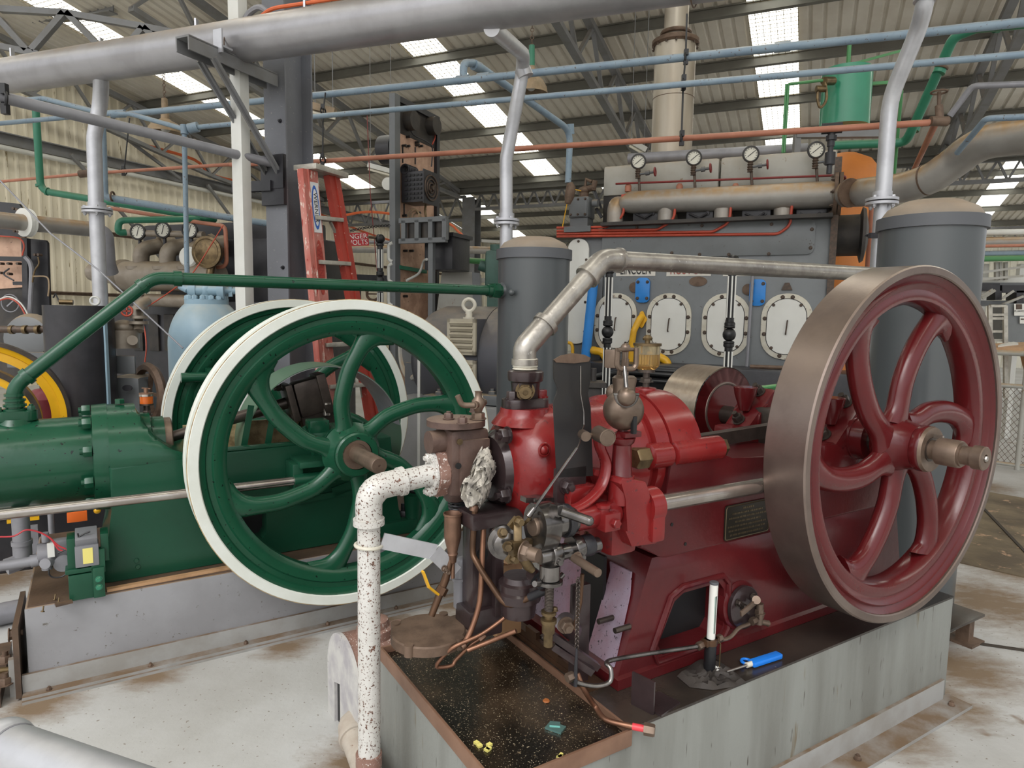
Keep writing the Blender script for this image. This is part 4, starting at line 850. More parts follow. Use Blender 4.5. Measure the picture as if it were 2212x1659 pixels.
# ================================================================== red step ladder
m_lad = mat('orange_red_fibreglass', 'ad5246', .5, var='c48b80', vs=5, amt=.8, spots='d9c6ba', sps=22, spa=.05, specks='9a3328', pks=30, pka=.02, stretch=(1, 1, .35), bump=.15)
m_lad2 = mat('red_fibreglass', 'a33c2f', .45, var='8c3025', vs=6, amt=.5, spots='d8c8ba', sps=26, spa=-.01)
m_alu = mat('scuffed_aluminium', 'b9b5aa', .42, .5, var='948f86', vs=16, amt=.6)
t = Thing('step_ladder', 'red step ladder with paint splashed rails standing behind the green wheels', 'ladder', WF, PZ(760, 1140, 0))
T1, B1 = P(664, 368, 4.72), PZ(733, 1148, 0); T2, B2_ = P(716, 380, 4.95), PZ(845, 1115, 0)
wv = (T2 - T1).normalized(); sd = (B1 - T1).normalized(); ov = wv.cross(sd).normalized()
if ov.y > 0: ov = -ov
fo = ov if ov.dot(EYE - T1) > 0 else -ov
def channel(p, q, w, m, name):
    mb = MB(); u = (q - p).normalized(); mb.bar(p, q, .006, w, up=ov); mb.bar(p + ov * w / 2 + wv * .016, q + ov * w / 2 + wv * .016, .034, .005, up=ov); mb.bar(p - ov * w / 2 + wv * .016, q - ov * w / 2 + wv * .016, .034, .005, up=ov)
    return t.part(name, mb, m, world=True)
mb = MB(); mb.bar(T1, B1, .05, .15, up=wv); mb.bar(T1 + fo * .028 - wv * .028, B1 + fo * .028 - wv * .028, .012, .008, up=wv); r1o = t.part('rail', mb, m_lad, world=True)
mb = MB(); vd = V((T1.x, T1.y, 0)).normalized(); mb.bar(T1 + vd * .12 - V((0, 0, .06)), B1 + vd * .9, .05, .04, up=wv); t.part('rear_rail', mb, m_lad, world=True)
mb = MB(); mb.bar(T2, B2_, .05, .12, up=wv); mb.bar(T2 + fo * .03, B2_ + fo * .03, .012, .012, up=wv); t.part('rail', mb, m_lad2, world=True)
mb = MB(); mb.bar(T2 + vd * .12 - V((0, 0, .06)), B2_ + vd * .9, .05, .04, up=wv); t.part('rear_rail', mb, m_lad2, world=True)
mb = MB(); mb.box((T1 + T2) / 2 + V((0, .05, .02)), ((T2 - T1).length + .1, .2, .04), rz=math.atan2(wv.y, wv.x), bev=.008); t.part('top_cap', mb, m_alu, world=True)
for y1, y2 in ((470, 476), (566, 570), (657, 658), (745, 742), (835, 830), (925, 918), (1015, 1006)):
    k1 = (y1 - 368) / (1210 - 368); k2 = (y2 - 380) / (1165 - 380)
    def along(a, b, y):
        lo, hi = 0, 1
        for _ in range(30):
            mid = (lo + hi) / 2; p = a.lerp(b, mid) - EYE
            py = H / 2 - F * p.dot(_u) / p.dot(_f)
            if py < y: lo = mid
            else: hi = mid
        return a.lerp(b, lo)
    p, q = along(T1, B1, y1), along(T2, B2_, y2); mb = MB(); mb.bar(p, q, .09, .028, bev=.004); o = t.part('step', mb, m_alu, world=True)
    if y1 < 480:
        for a_, s_ in ((p, .1), (q, -.1)): mb = MB(); mb.bar(a_ - V((0, 0, .02)) + wv * s_, a_ - V((0, 0, .12)) + wv * s_ * .2, .02, .012); t.part('step_brace', mb, m_alu, o, world=True)
    for s_ in (.2, .8): mb = MB(); qq = p.lerp(q, s_); mb.bar(qq, qq + V((0, .06, -.1)), .012, .012); t.part('step_brace', mb, m_alu, o, world=True)
m_lab = mat('white_sticker', 'd8d8d8', .4); m_labb = mat('blue_sticker', '2f5fb0', .4); m_lred = mat('dark_red_print', '8f2f2a', .5)
sdn = (B1 - T1).normalized()
Mt = face_M(T1 + sdn * .3 - V((0, .0, 0)) + ov * 0 + V((0, 0, 0)), sdn, -ov)  # runs down the rail
nrm = sdn.cross(fo).normalized(); 
def rail_face(dist, off): return T1 + sdn * dist + off
# camera facing side of rail 1
side = -wv if (-wv).dot(EYE - T1) > wv.dot(EYE - T1) else wv
side = fo
c = T1 + sdn * .25 + side * .027 + wv * .02; ac = sdn; bc = sdn.cross(side).normalized()
if bc.dot(V((1, 0, 0))) < 0: bc = -bc
ay_ = side.cross(ac)
mb = MB(); mb.prism([(-.17, -.045), (.17, -.045), (.17, .045), (-.17, .045)], c - side * .001, ac, ay_, side * .002); o = t.part('sticker', mb, m_lab, world=True); mb = MB(); mb.prism([(.15 * cos(k * pi / 12), .036 * sin(k * pi / 12)) for k in range(24)], c, ac, ay_, side * .002); t.part('blue_oval', mb, m_labb, o, world=True)
mb = MB(); mb.prism([(.125 * cos(k * pi / 12), .026 * sin(k * pi / 12)) for k in range(24)], c + side * .002, ac, ay_, side * .001); t.part('sticker_face', mb, m_lab, o, world=True)
text_world = Matrix.Identity(4)
class _W: pass
_w = _W(); _w.I = t.W
text(_w, 'WERNER', .05, face_M(c + side * .0035, ac, ay_), m_line_shade, o, ext=.0005)
c = T1 + sdn * .66 + side * .027 + wv * .02
mb = MB(); mb.prism([(.19 * cos(k * pi / 12), .036 * sin(k * pi / 12)) for k in range(24)], c, ac, ay_, side * .001); o = t.part('oval_print', mb, m_lad2, world=True)
text(_w, 'WERNER', .07, face_M(c + side * .0015, ac, ay_), m_lred, o, ext=.0005)
# ================================================================== danger sign, chain, stanchions
m_sign = mat('red_sign', 'b8262e', .45); m_signw = mat('sign_white_letters', 'e8e4e0', .5)
t = Thing('danger_sign', 'red warning sign with white letters hanging right of the ladder', 'sign', WF, P(772, 516, 7.0))
p00, p10, p01 = P(728, 504.5, 7.0), P(795, 502, 7.15), P(730, 533, 7.0); ux_, uy_ = (p10 - p00), (p00 - p01)
mb = MB(); mb.raw([p01, p01 + ux_, p10, p00] + [q + V((0, .012, 0)) for q in (p01, p01 + ux_, p10, p00)], [(0, 1, 2, 3), (4, 5, 6, 7), (0, 1, 5, 4), (1, 2, 6, 5), (2, 3, 7, 6), (3, 0, 4, 7)]); o = t.part('board', mb, m_sign, world=True)
_w2 = _W(); _w2.I = t.W; cc = (p01 + p10) / 2; uxn = ux_.normalized(); uyn = (uy_ - uxn * uy_.dot(uxn)).normalized(); nn = uxn.cross(uyn)
nn = nn if nn.y < 0 else -nn
for body, k, al in (('DANGER', .21, 0), ('VOLTS', -.25, 1)):
    ps = cc + uyn * uy_.length * k + nn * .004 + uxn * (ux_.length * (.0 if al == 0 else .46)); text(_w2, body, .072, face_M(ps, uxn, uyn), m_signw, o, ext=.001, align='CENTER' if al == 0 else 'RIGHT', sx=1.05 if al == 0 else .95)
t = Thing('barrier_chain', 'black chain hanging between the ladder and the switchboard above the danger sign', 'chain', WF, P(800, 498, 7.0)); mb = MB()
for k in range(26): f_ = k / 25; q = P(752 + 88 * f_, 500 - 13 * f_ + 10 * (f_ * f_ - f_) , 7.0); mb.torus(q, (0, 1, .3) if k % 2 else (0, .3, 1), .012, .0035, n=10, m=5)
t.part('links', mb, m_rubber, world=True)
def stanchion(label, x, yb, yk, d):
    c = P(x, yb, d); zk = P(x, yk, d).z; c = V((c.x, c.y, 0)); zb = P(x, yb, d).z; u = (zb - zk)
    t = Thing('barrier_post', label, 'post', WF, c, 'black and white barrier posts')
    def col(z0, z1, r): 
        mb = MB(); mb.lathe(c, (0, 0, 1), [(z0, r * 1.35), (z0 + .02, r * 1.35), (z0 + .03, r), (z1 - .03, r), (z1 - .02, r * 1.35), (z1, r * 1.35)], n=20); o = t.part('column', mb, m_rubber, world=True)
        for k in range(6): an = 2 * pi * k / 6 + .3; mb = MB(); q = c + V((cos(an), sin(an), 0)) * r; mb.bar(q + V((0, 0, z0 + .06)), q + V((0, 0, z1 - .06)), r * .35, r * .35); t.part('white_flute', mb, m_doorw, o, world=True)
    r = .03
    col(zk + .07, zb - .05, r); col(.04, zk - .07, r)
    mb = MB(); mb.sph(c + V((0, 0, zk)), .05, (1, 1, 1.05)); mb.torus(c + V((0, 0, zk + .06)), (0, 0, 1), .03, .012); mb.torus(c + V((0, 0, zk - .06)), (0, 0, 1), .03, .012); t.part('knob', mb, m_rubber, world=True)
    mb = MB(); mb.sph(c + V((0, 0, zb)), .052); t.part('ball_finial', mb, m_rubber, world=True)
    mb = MB(); mb.lathe(c, (0, 0, 1), [(0, .12), (.03, .12), (.05, .04)], n=24); t.part('foot', mb, m_rubber, world=True); return t
stanchion('black post with white flutes and a ball top beside the danger sign', 821, 516, 606, 7.2)
stanchion('black post with white flutes rising behind the governor of the red engine', 1317, 570, 717, 5.6)
stanchion('black post with white flutes in front of the third oval door', 1583, 565, 723, 5.2)
mb = MB(); mb.cyl(P(795, 512, 7.1), P(815, 514, 7.2), .014); solo('barrier_rail', 'short dark rail joining the danger sign to the ball topped post', 'rail', mb, m_rust)
# ================================================================== switchboard in the middle
cX = BF.loc(P(856, 450, 7.3)).x; bx = lambda x, y, o=0: BF.x(x, y, cX + o)
t = Thing('switchboard', 'tall black framed switchboard with a brown wood panel and slotted box behind the green pipe', 'switchboard', BF, (cX, bx(856, 660).y, 0))
s0, s1 = bx(853, 400).y, bx(942, 400).y; ztl, ztr = bx(856, 206).z, bx(942, 252).z
mb = MB(); mb.box((cX, s0, ztl / 2), (.07, .1, ztl)); t.part('front_post', mb, m_engd)
mb = MB(); mb.bar((cX, s0, ztl - .03), (cX, s1, ztl - .03), .06, .06); mb.box((cX, s1, ztl / 2), (.06, .06, ztl)); t.part('frame', mb, m_black)
zw = bx(866, 288).z; mb = MB(); mb.box((cX - .02, (s0 + s1) / 2, (zw + .4) / 2), (.03, s1 - s0 - .08, zw - .4)); t.part('wood_panel', mb, m_panel)
mb = MB(); mb.box((cX - .015, (s0 + s1) / 2, (zw + ztl) / 2), (.03, s1 - s0 - .06, ztl - zw)); t.part('top_panel', mb, m_blackd)
for x, y in ((880, 262), (928, 273)): q = bx(x, y); mb = MB(); mb.cyl((cX, q.y, q.z), (cX + .1, q.y, q.z), .1, n=24); t.part('meter_back', mb, m_blackd)
q = bx(849, 315); mb = MB(); mb.cyl((cX - .05, s0 + .1, q.z), (cX - .22, s0 + .1, q.z), .15, n=24); t.part('rear_bell', mb, m_black)
for pts in (((884, 262), (892, 290), (920, 305), (934, 320), (932, 360)), ((934, 275), (940, 295), (934, 312))): mb = MB(); mb.tube([bx(*q, .04) for q in pts], .008, n=6, smooth=4); t.part('wire', mb, m_redpipe if pts[0][0] > 900 else m_black)
for x, y in ((869, 315), (877, 316), (898, 314), (905, 316), (878, 296), (897, 308), (870, 400), (872, 436), (870, 466), (872, 542), (885, 542), (872, 640), (872, 672), (900, 460)): q = bx(x, y); mb = MB(); mb.cyl((cX, q.y, q.z), (cX + .05, q.y, q.z), .014, n=8); t.part('terminal', mb, m_rubber)
for (x, ya_, yb_) in ((870, 318, 352), (897, 318, 355), (872, 400, 420), (873, 440, 465)): mb = MB(); p, q = bx(x, ya_, .03), bx(x, yb_, .03); mb.bar(p, q, .012, .012); t.part('bus_bar', mb, m_rubber)
# slotted resistance box with a dial
a_, b_ = bx(916, 365, .3), bx(944, 440, .3); sA = a_.y; sB = bx(944, 400, .3).y; zA, zB = bx(916, 368, .3).z, bx(916, 435, .3).z
mb = MB(); mb.box((cX + .16, (sA + sB) / 2, (zA + zB) / 2), (.28, sB - sA, zA - zB), bev=.006); mb.box((cX + .3, (sA + sB) / 2, (zA + zB) / 2), (.012, sB - sA + .03, zA - zB + .03)); o = t.part('resistance_box', mb, m_black)
mb = MB()
for i in range(6):
    for j in range(5): mb.box((cX + .08 + .045 * j, sA - .004, zB + .04 + (zA - zB - .08) * i / 5), (.03, .01, .022))
t.part('vent_slots', mb, m_line_shade, o)
mb = MB(); q = V((cX + .31, (sA + sB) / 2, (zA + zB) / 2))
for r_ in (.05, .09, .13): mb.torus(q, (1, 0, 0), r_, .01, n=28, m=6)
mb.bar(q + V((.01, -.05, -.04)), q + V((.01, .06, .05)), .02, .02); mb.cyl(q, q + V((.03, 0, 0)), .025); t.part('rotary_switch', mb, m_bolt, o)
for i in range(2):
    q = bx(882, 372, .06); 
mb = MB()
for k in range(7): mb.torus((cX + .06 + .0, s0 + .1 + .03 * k, bx(880, 372).z), (0, 1, 0), .05, .01, n=14, m=5)
t.part('coil', mb, m_black)
# three-cell frame reaching out to the right
p0, p1 = BF.y(866, 478, s0), BF.y(967, 478, s0); z0, z1 = p0.z, BF.y(866, 522, s0).z; xw = p1.x - p0.x
mb = MB()
for z in (z0, z1): mb.box((p0.x + xw / 2, s0 - .02, z), (xw, .05, .05))
for k in range(4): mb.box((p0.x + xw * (.1 + .29 * k), s0 - .02, (z0 + z1) / 2), (.05, .05, z0 - z1))
mb.box((p0.x + xw * .67, s0 - .0, z1 / 2), (.055, .055, z1)); o = t.part('cell_frame', mb, m_engd)
for k in range(3): mb = MB(); q = V((p0.x + xw * (.245 + .29 * k), s0 + .06, (z0 + z1) / 2)); mb.cyl(q - V((0, 0, .09)), q + V((0, 0, .09)), .075, n=20); t.part('coil', mb, m_blackd, o)
p0, p1 = BF.y(932, 512, s0 + .3), BF.y(992, 585, s0 + .3); mb = MB(); mb.box(((p0.x + p1.x) / 2, s0 + .35, (p0.z + p1.z) / 2), (p1.x - p0.x, .4, p0.z - p1.z), bev=.02); mb.box(((p0.x + p1.x) / 2, s0 + .35, p0.z), (p1.x - p0.x + .04, .44, .04)); t.part('transformer_box', mb, m_black)
mb = MB(); mb.tube([bx(878, 606, .1), bx(905, 590, .15), bx(915, 565, .2), BF.y(922, 560, s0)], .014, n=8, smooth=5); t.part('white_cable', mb, m_white)
for k in range(3): q = bx(893 + 4 * k, 466 + 2 * k, .12); mb = MB(); mb.torus(q, (0, 1, 0), .07 - .01 * k, .007, n=20, m=5); t.part('wire_loop', mb, m_lampsh)
mb = MB(); mb.tube([bx(920, 440, .2), bx(918, 455, .2), bx(921, 475, .2)], .012, n=6); t.part('wire', mb, m_brass)
for x in (852,): 
    for y in (545, 590, 640): q = BF.y(848, y, s0 - .05); mb = MB(); mb.tube([q + V((0, 0, .1)), q + V((-.05, 0, .08)), q + V((-.05, 0, -.08)), q + V((0, 0, -.1))], .018, n=8, bend=.04); t.part('porcelain_handle', mb, m_white)
mb = MB(); mb.bar(bx(862, 577, .03), bx(920, 587, .03), .03, .04); t.part('green_rail', mb, m_greenp)
# ================================================================== generator in the middle
GN = Frame((P(1000, 770, 5.7).x, 5.7, 0), -24); g_ = lambda x, y, v=0: GN.y(x, y, v)
t = Thing('generator', 'round dark grey generator with louvres and lifting eye left of the domed middle tank', 'generator', GN, (0, 0, 0))
m_gen = mat('generator_dark_grey', '4b4c52', .42, var='45464b', vs=3, amt=.5, dust='80766a', damt=.9); m_louv = mat('dusty_louvre', 'b1aa97', .5, var='988f7b', vs=8, amt=.5)
zc_ = g_(1000, 775, .3).z; rr = .47; xl = g_(930, 775, .3).x; xr = g_(1110, 775, .3).x
mb = MB(); mb.lathe((xl, .3, zc_), (1, 0, 0), [(0, .3), (.02, .36), (.1, .43), (.2, rr), (xr - xl + .3, rr)], n=48); o = t.part('body', mb, m_gen)
q = g_(1040, 690, -.1); mb = MB(); mb.torus((q.x, .3, zc_), (1, 0, 0), rr, .004, n=48, m=6); t.part('seam', mb, m_line_shade, o)
for y0_, y1_ in ((688, 768), (776, 852)):
    a, b = g_(966, y0_, -.2), g_(1027, y1_, -.2); cx, cz = (a.x + b.x) / 2, (a.z + b.z) / 2; w, h = b.x - a.x, a.z - b.z
    mb = MB(); mb.box((cx, .0, cz), (w, .36, h)); t.part('duct', mb, m_gen, o)
    mb = MB()
    for sx_ in (-1, 1): mb.box((cx + sx_ * (w / 2 - .015), -.19, cz), (.03, .025, h)); mb.box((cx, -.19, cz + sx_ * (h / 2 - .015)), (w, .025, .03))
    for k in range(6): mb.box((cx, -.185, cz - h / 2 + h * (k + .7) / 6.4), (w - .05, .05, .028), M=Matrix.Rotation(.6, 3, 'X'))
    t.part('louvre', mb, m_louv, o)
q = g_(1013, 672, .0); mb = MB(); mb.torus(q + V((0, 0, .05)), (.3, -1, 0), .05, .016, n=24); mb.cyl(q - V((0, 0, .06)), q, .03); mb.cyl(q - V((0, 0, .1)), q - V((0, 0, .05)), .05); t.part('lifting_eye', mb, m_doorr)
for x in (948, 1063): q = g_(x, 858, -.15); mb = MB(); mb.box((q.x, -.12, q.z - .02), (.24, .2, .08), bev=.01); mb.hexn((q.x, -.15, q.z + .02), (0, 0, 1), .03, .03, .02); t.part('foot', mb, m_engd)
zb_ = g_(985, 872, -.2).z; mb = MB(); mb.box(((xl + xr) / 2 + .1, .3, zb_ / 2), (xr - xl + .5, 1.15, zb_), bev=.02); solo('generator_plinth', 'grey concrete block under the dark generator behind the green flywheel', 'plinth', mb, mat('grey_block_paint', '8c8c8b', .5, var='7b7b78', vs=4, amt=.5), None, GN)
# small grey coupling machine left of generator and desk cabinet
t = Thing('exciter', 'small dusty machine with a round pulley left of the dark generator', 'machine', WF, P(890, 800, 6.2)); q = P(888, 760, 6.2); mb = MB(); mb.cyl(q, q + V((.3, .2, 0)), .2, n=28); mb.box(q + V((.1, .1, -.35)), (.3, .3, .5)); t.part('body', mb, m_engd, world=True)
mb = MB(); mb.torus(q, (.8, .5, 0), .24, .03, n=36); t.part('pulley', mb, m_cover, world=True)
q = P(905, 800, 5.4); mb = MB(); mb.bar((q.x, q.y, .3), (q.x, q.y, P(905, 705, 5.4).z), .035, .02); solo('white_post', 'thin white upright between the green flywheel and the dark generator', 'post', mb, m_white)
t = Thing('control_desk', 'pale grey sloping control cabinet behind the dark generator', 'cabinet', WF, P(985, 640, 7.6)); quad(t, 'cabinet', ((955, 582), (1020, 588), (1024, 700), (940, 700)), 7.6, m_cover, .5); quad(t, 'side_panel', ((1020, 588), (1036, 590), (1040, 700), (1022, 700)), 7.5, m_engd, .4)
t = Thing('green_pipe', 'bright green pipe standing behind the dark generator with a right angle bend', 'pipe', WF, P(1003, 640, 8.2)); mb = MB(); mb.tube([P(1002, 700, 8.2), P(1003, 562, 8.2), P(1085, 568, 8.0)], .036, n=12, bend=.08); t.part('pipe', mb, m_grass, world=True)
t = Thing('green_pump', 'dark green machine peeping out left of the silver middle down pipe', 'machine', WF, P(1070, 600, 6.4)); mb = MB(); q = P(1072, 585, 6.4); mb.box(q, (.2, .3, .36), bev=.04); mb.cyl(q - V((.16, 0, -.05)), q, .05); mb.cyl(q + V((0, 0, .15)), q + V((0, 0, .24)), .06); mb.cyl(q + V((-.1, -.1, -.12)), q + V((.1, -.1, -.12)), .03); mb.box((q.x, q.y, (q.z - .15) / 2), (.16, .2, q.z - .15)); t.part('body', mb, mat('dull_green_pump', '35564c', .5, var='2a443c', vs=8, amt=.6), world=True)
t = Thing('far_pipe', 'fat dusty pipe running along the far wall behind the ladder and switchboard', 'pipe', WF, P(700, 540, 12)); mb = MB(); mb.tube([P(560, 535, 12), P(1085, 541, 14)], .075, n=14); t.part('pipe', mb, m_manif, world=True)
mb = MB(); mb.tube([P(560, 522, 12.3), P(1000, 524, 13.5)], .03, n=8); t.part('small_pipe', mb, m_conduit, world=True)
for i, (x0, y0, x1, y1, d) in enumerate(((1040, 520, 1085, 523, 12), (1035, 575, 1080, 572, 9), (1040, 606, 1080, 604, 8))): mb = MB(); mb.bar(P(x0, y0, d), P(x1, y1, d), .05, .05); solo('shelf_beam', ['pale beam high behind the middle tank', 'grey beam behind the green pump', 'pale board below the green pump'][i], 'beam', mb, m_cover, 'small beams behind the middle tank')
mb = MB(); mb.tube([P(745, 465, 15), P(790, 458, 15), P(845, 462, 15), P(960, 480, 16), P(990, 500, 16), P(1010, 520, 16)], .03, n=6, smooth=4); solo('orange_cable', 'orange cable sagging along the far truss behind the switchboard', 'cable', mb, m_cable)
mb = MB(); mb.tube([P(793, 250, 9), P(800, 420, 9), P(815, 590, 9)], .006, n=6); solo('pull_cord', 'thin red cord hanging from the roof left of the switchboard', 'cord', mb, m_redwheel)
# bench clutter far behind the wheel
t = Thing('work_bench', 'low bench with parts seen between the ladder and the switchboard', 'bench', WF, P(800, 640, 10)); mb = MB(); mb.bar(P(770, 600, 10), P(850, 603, 10), .4, .08); mb.bar(P(775, 605, 10), P(775, 760, 10), .06, .06); mb.bar(P(845, 605, 10), P(845, 760, 10), .06, .06); t.part('frame', mb, m_black, world=True)
mb = MB(); q = P(806, 635, 9.8); mb.torus(q, (0, -1, 0), .09, .02); mb.bar(q - V((.09, 0, 0)), q + V((.09, 0, 0)), .02, .02); t.part('wheel', mb, m_rust, world=True)
# ================================================================== right rear: tanks and shelving
m_otank = mat('orange_tank_paint', 'c97a35', .55, var='b76c2c', vs=3, amt=.5); m_gtank = mat('green_tank_paint', '2f8a6a', .3, var='287a5d', vs=2, amt=.5, coat=.3)
d = 8.6; a, b = P(1790, 340, d), P(1893, 600, d); r = .55
t = Thing('fuel_tank', 'big orange rounded tank behind the right end of the large engine', 'tank', WF, (P(1830, 500, d).x, d, 0))
mb = MB(); c = V((P(1822, 400, d).x, d, 0)); zt = P(1822, 330, d).z; mb.lathe(c, (0, 0, 1), [(0, r * .8), (zt - .4, r * .8), (zt - .25, r * .75), (zt - .1, r * .55), (zt - .02, r * .25), (zt, 0)], n=40); t.part('shell', mb, m_otank, world=True)
q = P(1880, 540, 7.2); mb = MB(); mb.tube([(q.x, q.y, 0), (q.x, q.y, P(1886, 445, 7.2).z)], .04, n=12); t.part('riser_pipe', mb, m_orange, world=True)
d = 7.2; c = P(1823, 275, d); r = 48 * d / F; zt = P(1830, 152, d).z
t = Thing('header_tank', 'green cylindrical tank hanging high on a grey frame at the upper right', 'tank', WF, c)
mb = MB(); mb.cyl(V((c.x, c.y, c.z)), V((c.x, c.y, zt)), r, n=44); t.part('shell', mb, m_gtank, world=True)
mb = MB(); mb.bar(P(1718, 292, d - .3), P(1910, 290, d - .3), .08, .06); t.part('support_beam', mb, m_steel, world=True); mb = MB(); mb.bar(P(1718, 285, d + .3), P(1910, 283, d + .3), .08, .06); t.part('support_beam', mb, m_steel, world=True); mb = MB(); q = P(1722, 290, d - .3); mb.bar(q, V((q.x, q.y, .0)), .06, .06); t.part('support_post', mb, m_steel, world=True)
mb = MB(); q = P(1790, 175, d - .25); mb.tube([P(1703, 182, d - .1), P(1770, 174, d - .25), P(1795, 174, d - .25)], .016, n=8, bend=.05); mb.tube([P(1703, 182, d - .1), P(1694, 330, d - .1)], .014, n=8); mb.tube([P(1698, 182, d - .1), P(1690, 330, d - .1)], .01, n=8); t.part('feed_pipe', mb, m_grass, world=True)
mb = MB(); mb.cyl(P(1780, 175, d - .27), P(1800, 175, d - .2), .04); mb.tube([P(1783, 178, d - .27), P(1785, 215, d - .3), P(1772, 232, d - .3), P(1766, 215, d - .3), P(1767, 195, d - .3)], .014, n=8, smooth=5); mb.cyl(P(1763, 192, d - .3), P(1782, 192, d - .3), .032); t.part('tap', mb, m_brass, world=True)
mb = MB(); mb.bar(P(1835, 95, d), P(1832, 142, d), .03, .03); mb.bar(P(1838, 139, d), P(1945, 110, d + .3), .025, .025); mb.bar(P(1880, 181, d), P(1925, 178, d), .03, .03); t.part('hanger', mb, m_grass, world=True)
pipe_thing('small_green_pipe', 'thin green pipe running down behind the right silver down pipe', 'pipe', [P(1948, 195, 5.6), P(1930, 400, 5.9)], .012, m_grass)
for i, (y, dd, r_, m, lab) in enumerate(((500, 9, .04, m_white, 'top pale pipe'), (521, 9, .07, m_manif, 'fat tan pipe'), (529, 8.8, .02, m_orange, 'thin orange pipe'), (545, 9, .035, m_blue, 'pale blue pipe'), (556, 9, .04, m_grass, 'green pipe'))):
    t = pipe_thing('rack_pipe', lab + ' in the rack of pipes right of the big grey tank', 'pipe', [P(1800, y + 8, dd - .2), P(2280, y, dd)], r_, m, 'rack of pipes at the right')
t = Thing('pipe_rack', 'steel shelving stacked with pale tubes and frames at the right edge behind the flywheel', 'rack', WF, P(2170, 850, 9.2)); d = 9.2
for x in (2128, 2206): mb = MB(); q = P(x, 570, d); mb.box((q.x, q.y, q.z / 2), (.07, .07, q.z)); t.part('upright', mb, m_white, world=True)
for y, m in ((605, m_white), (615, m_engd), (655, m_engd)): mb = MB(); mb.bar(P(2110, y, d), P(2290, y, d), .1, .07); t.part('shelf_beam', mb, m, world=True)
for x in (2152, 2160, 2172, 2246): mb = MB(); mb.bar(P(x, 566, d - .1), P(x, 605, d - .1), .04, .04); t.part('tube_end', mb, m_cover, world=True)
for a, b in (((2110, 590), (2212, 576)), ((2110, 604), (2210, 596)), ((2120, 640), (2145, 625)), ((2165, 645), (2190, 628)), ((2122, 645), (2150, 627)), ((2136, 670), (2210, 640))): mb = MB(); mb.bar(P(*a, d - .15), P(*b, d - .2), .03, .03); t.part('tube', mb, m_cover, world=True)
for x0, x1, y0, y1, m in ((2115, 2160, 612, 628, m_black), (2165, 2240, 616, 632, m_black), (2150, 2164, 628, 648, m_black), (2196, 2212, 628, 655, m_black)): quad(t, 'stored_part', ((x0, y0), (x1, y0), (x1, y1), (x0, y1)), d - .1, m, .2)
t = Thing('workshop_cabinet', 'grey blue cabinet with pinned paper notices at the right edge', 'cabinet', WF, P(2190, 740, 8.6)); quad(t, 'body', ((2172, 656), (2260, 656), (2260, 742), (2172, 738)), 8.6, m_eng, .3)
for x0, x1, y0, y1 in ((2191, 2212, 656, 682), (2203, 2214, 684, 699)):
    o = quad(t, 'paper_notice', ((x0, y0), (x1, y0), (x1, y1), (x0, y1)), 8.57, m_doorw, .004)
    if y0 == 656:
        _w3 = _W(); _w3.I = t.W; text(_w3, 'FLUXITE', .032, face_M(P(2201.5, 672.5, 8.565), (1, 0, 0), (0, 0, 1)), m_line_shade, o, ext=.0005)
        quad(t, 'printed_picture', ((2195, 657), (2208, 657), (2208, 668), (2195, 668)), 8.566, m_bolt, .001, o)
    else: quad(t, 'printed_lines', ((2205, 688), (2212, 688), (2212, 691), (2205, 691)), 8.566, m_bolt, .001, o)
t = Thing('aluminium_ladder', 'pale aluminium ladder standing against the grey blue cabinet at the right', 'ladder', WF, P(2155, 740, 8.4))
for x in (2138, 2171): mb = MB(); mb.bar(P(x, 660, 8.4), P(x + 2, 860, 8.3), .03, .05); t.part('rail', mb, m_alu, world=True)
for y in (661, 680, 688, 716, 735, 760): mb = MB(); mb.bar(P(2138, y, 8.4), P(2171, y, 8.4), .05, .03); t.part('rung', mb, m_alu, world=True)
mb = MB(); q = [P(2156, 748, 7.6), P(2200, 741, 7.8), P(2190, 738, 8.1), P(2155, 744, 8.1)]; mb.raw(q + [p - V((0, 0, .03)) for p in q], [(0, 1, 2, 3), (4, 5, 6, 7), (0, 1, 5, 4), (1, 2, 6, 5), (2, 3, 7, 6), (3, 0, 4, 7)]); solo('white_board', 'white sheet lying on the bench above the wire fence', 'board', mb, m_doorw)
mb = MB(); q = [P(2140, 752, 7.5), P(2290, 748, 7.5), P(2290, 736, 8.2), P(2140, 742, 8.2)]; mb.raw(q + [p - V((0, 0, .06)) for p in q], [(0, 1, 2, 3), (4, 5, 6, 7), (0, 1, 5, 4), (1, 2, 6, 5), (2, 3, 7, 6), (3, 0, 4, 7)]); mb.bar((q[2] + q[3]) / 2 - V((0, 0, .1)), V((q[2].x, q[2].y, .0)), .08, .08); solo('bench_top', 'dark brown bench top behind the wire fence at the right edge', 'bench', mb, m_wood)
t = Thing('wire_fence', 'chain link fence panel with pale pipe rails at the right edge', 'fence', WF, PZ(2190, 1016, 0))
A, B = PZ(2110, 1003, 0), PZ(2290, 1028, 0); hz_ = P(2212, 762, A.y).z; u = (B - A).normalized(); Ln = (B - A).length
for z, r_ in ((hz_, .03), (hz_ * .72, .025), (.05, .02)): mb = MB(); mb.cyl(A + V((0, 0, z)), B + V((0, 0, z)), r_, n=10); t.part('rail', mb, m_cover, world=True)
for k in (.02, .5, .97): mb = MB(); q = A + u * Ln * k; mb.cyl(q, q + V((0, 0, hz_)), .028, n=10); mb.sph(q + V((0, 0, hz_)), .045); t.part('post', mb, m_cover, world=True)
mb = MB(); n = int(Ln / .055); hh = hz_ * .72
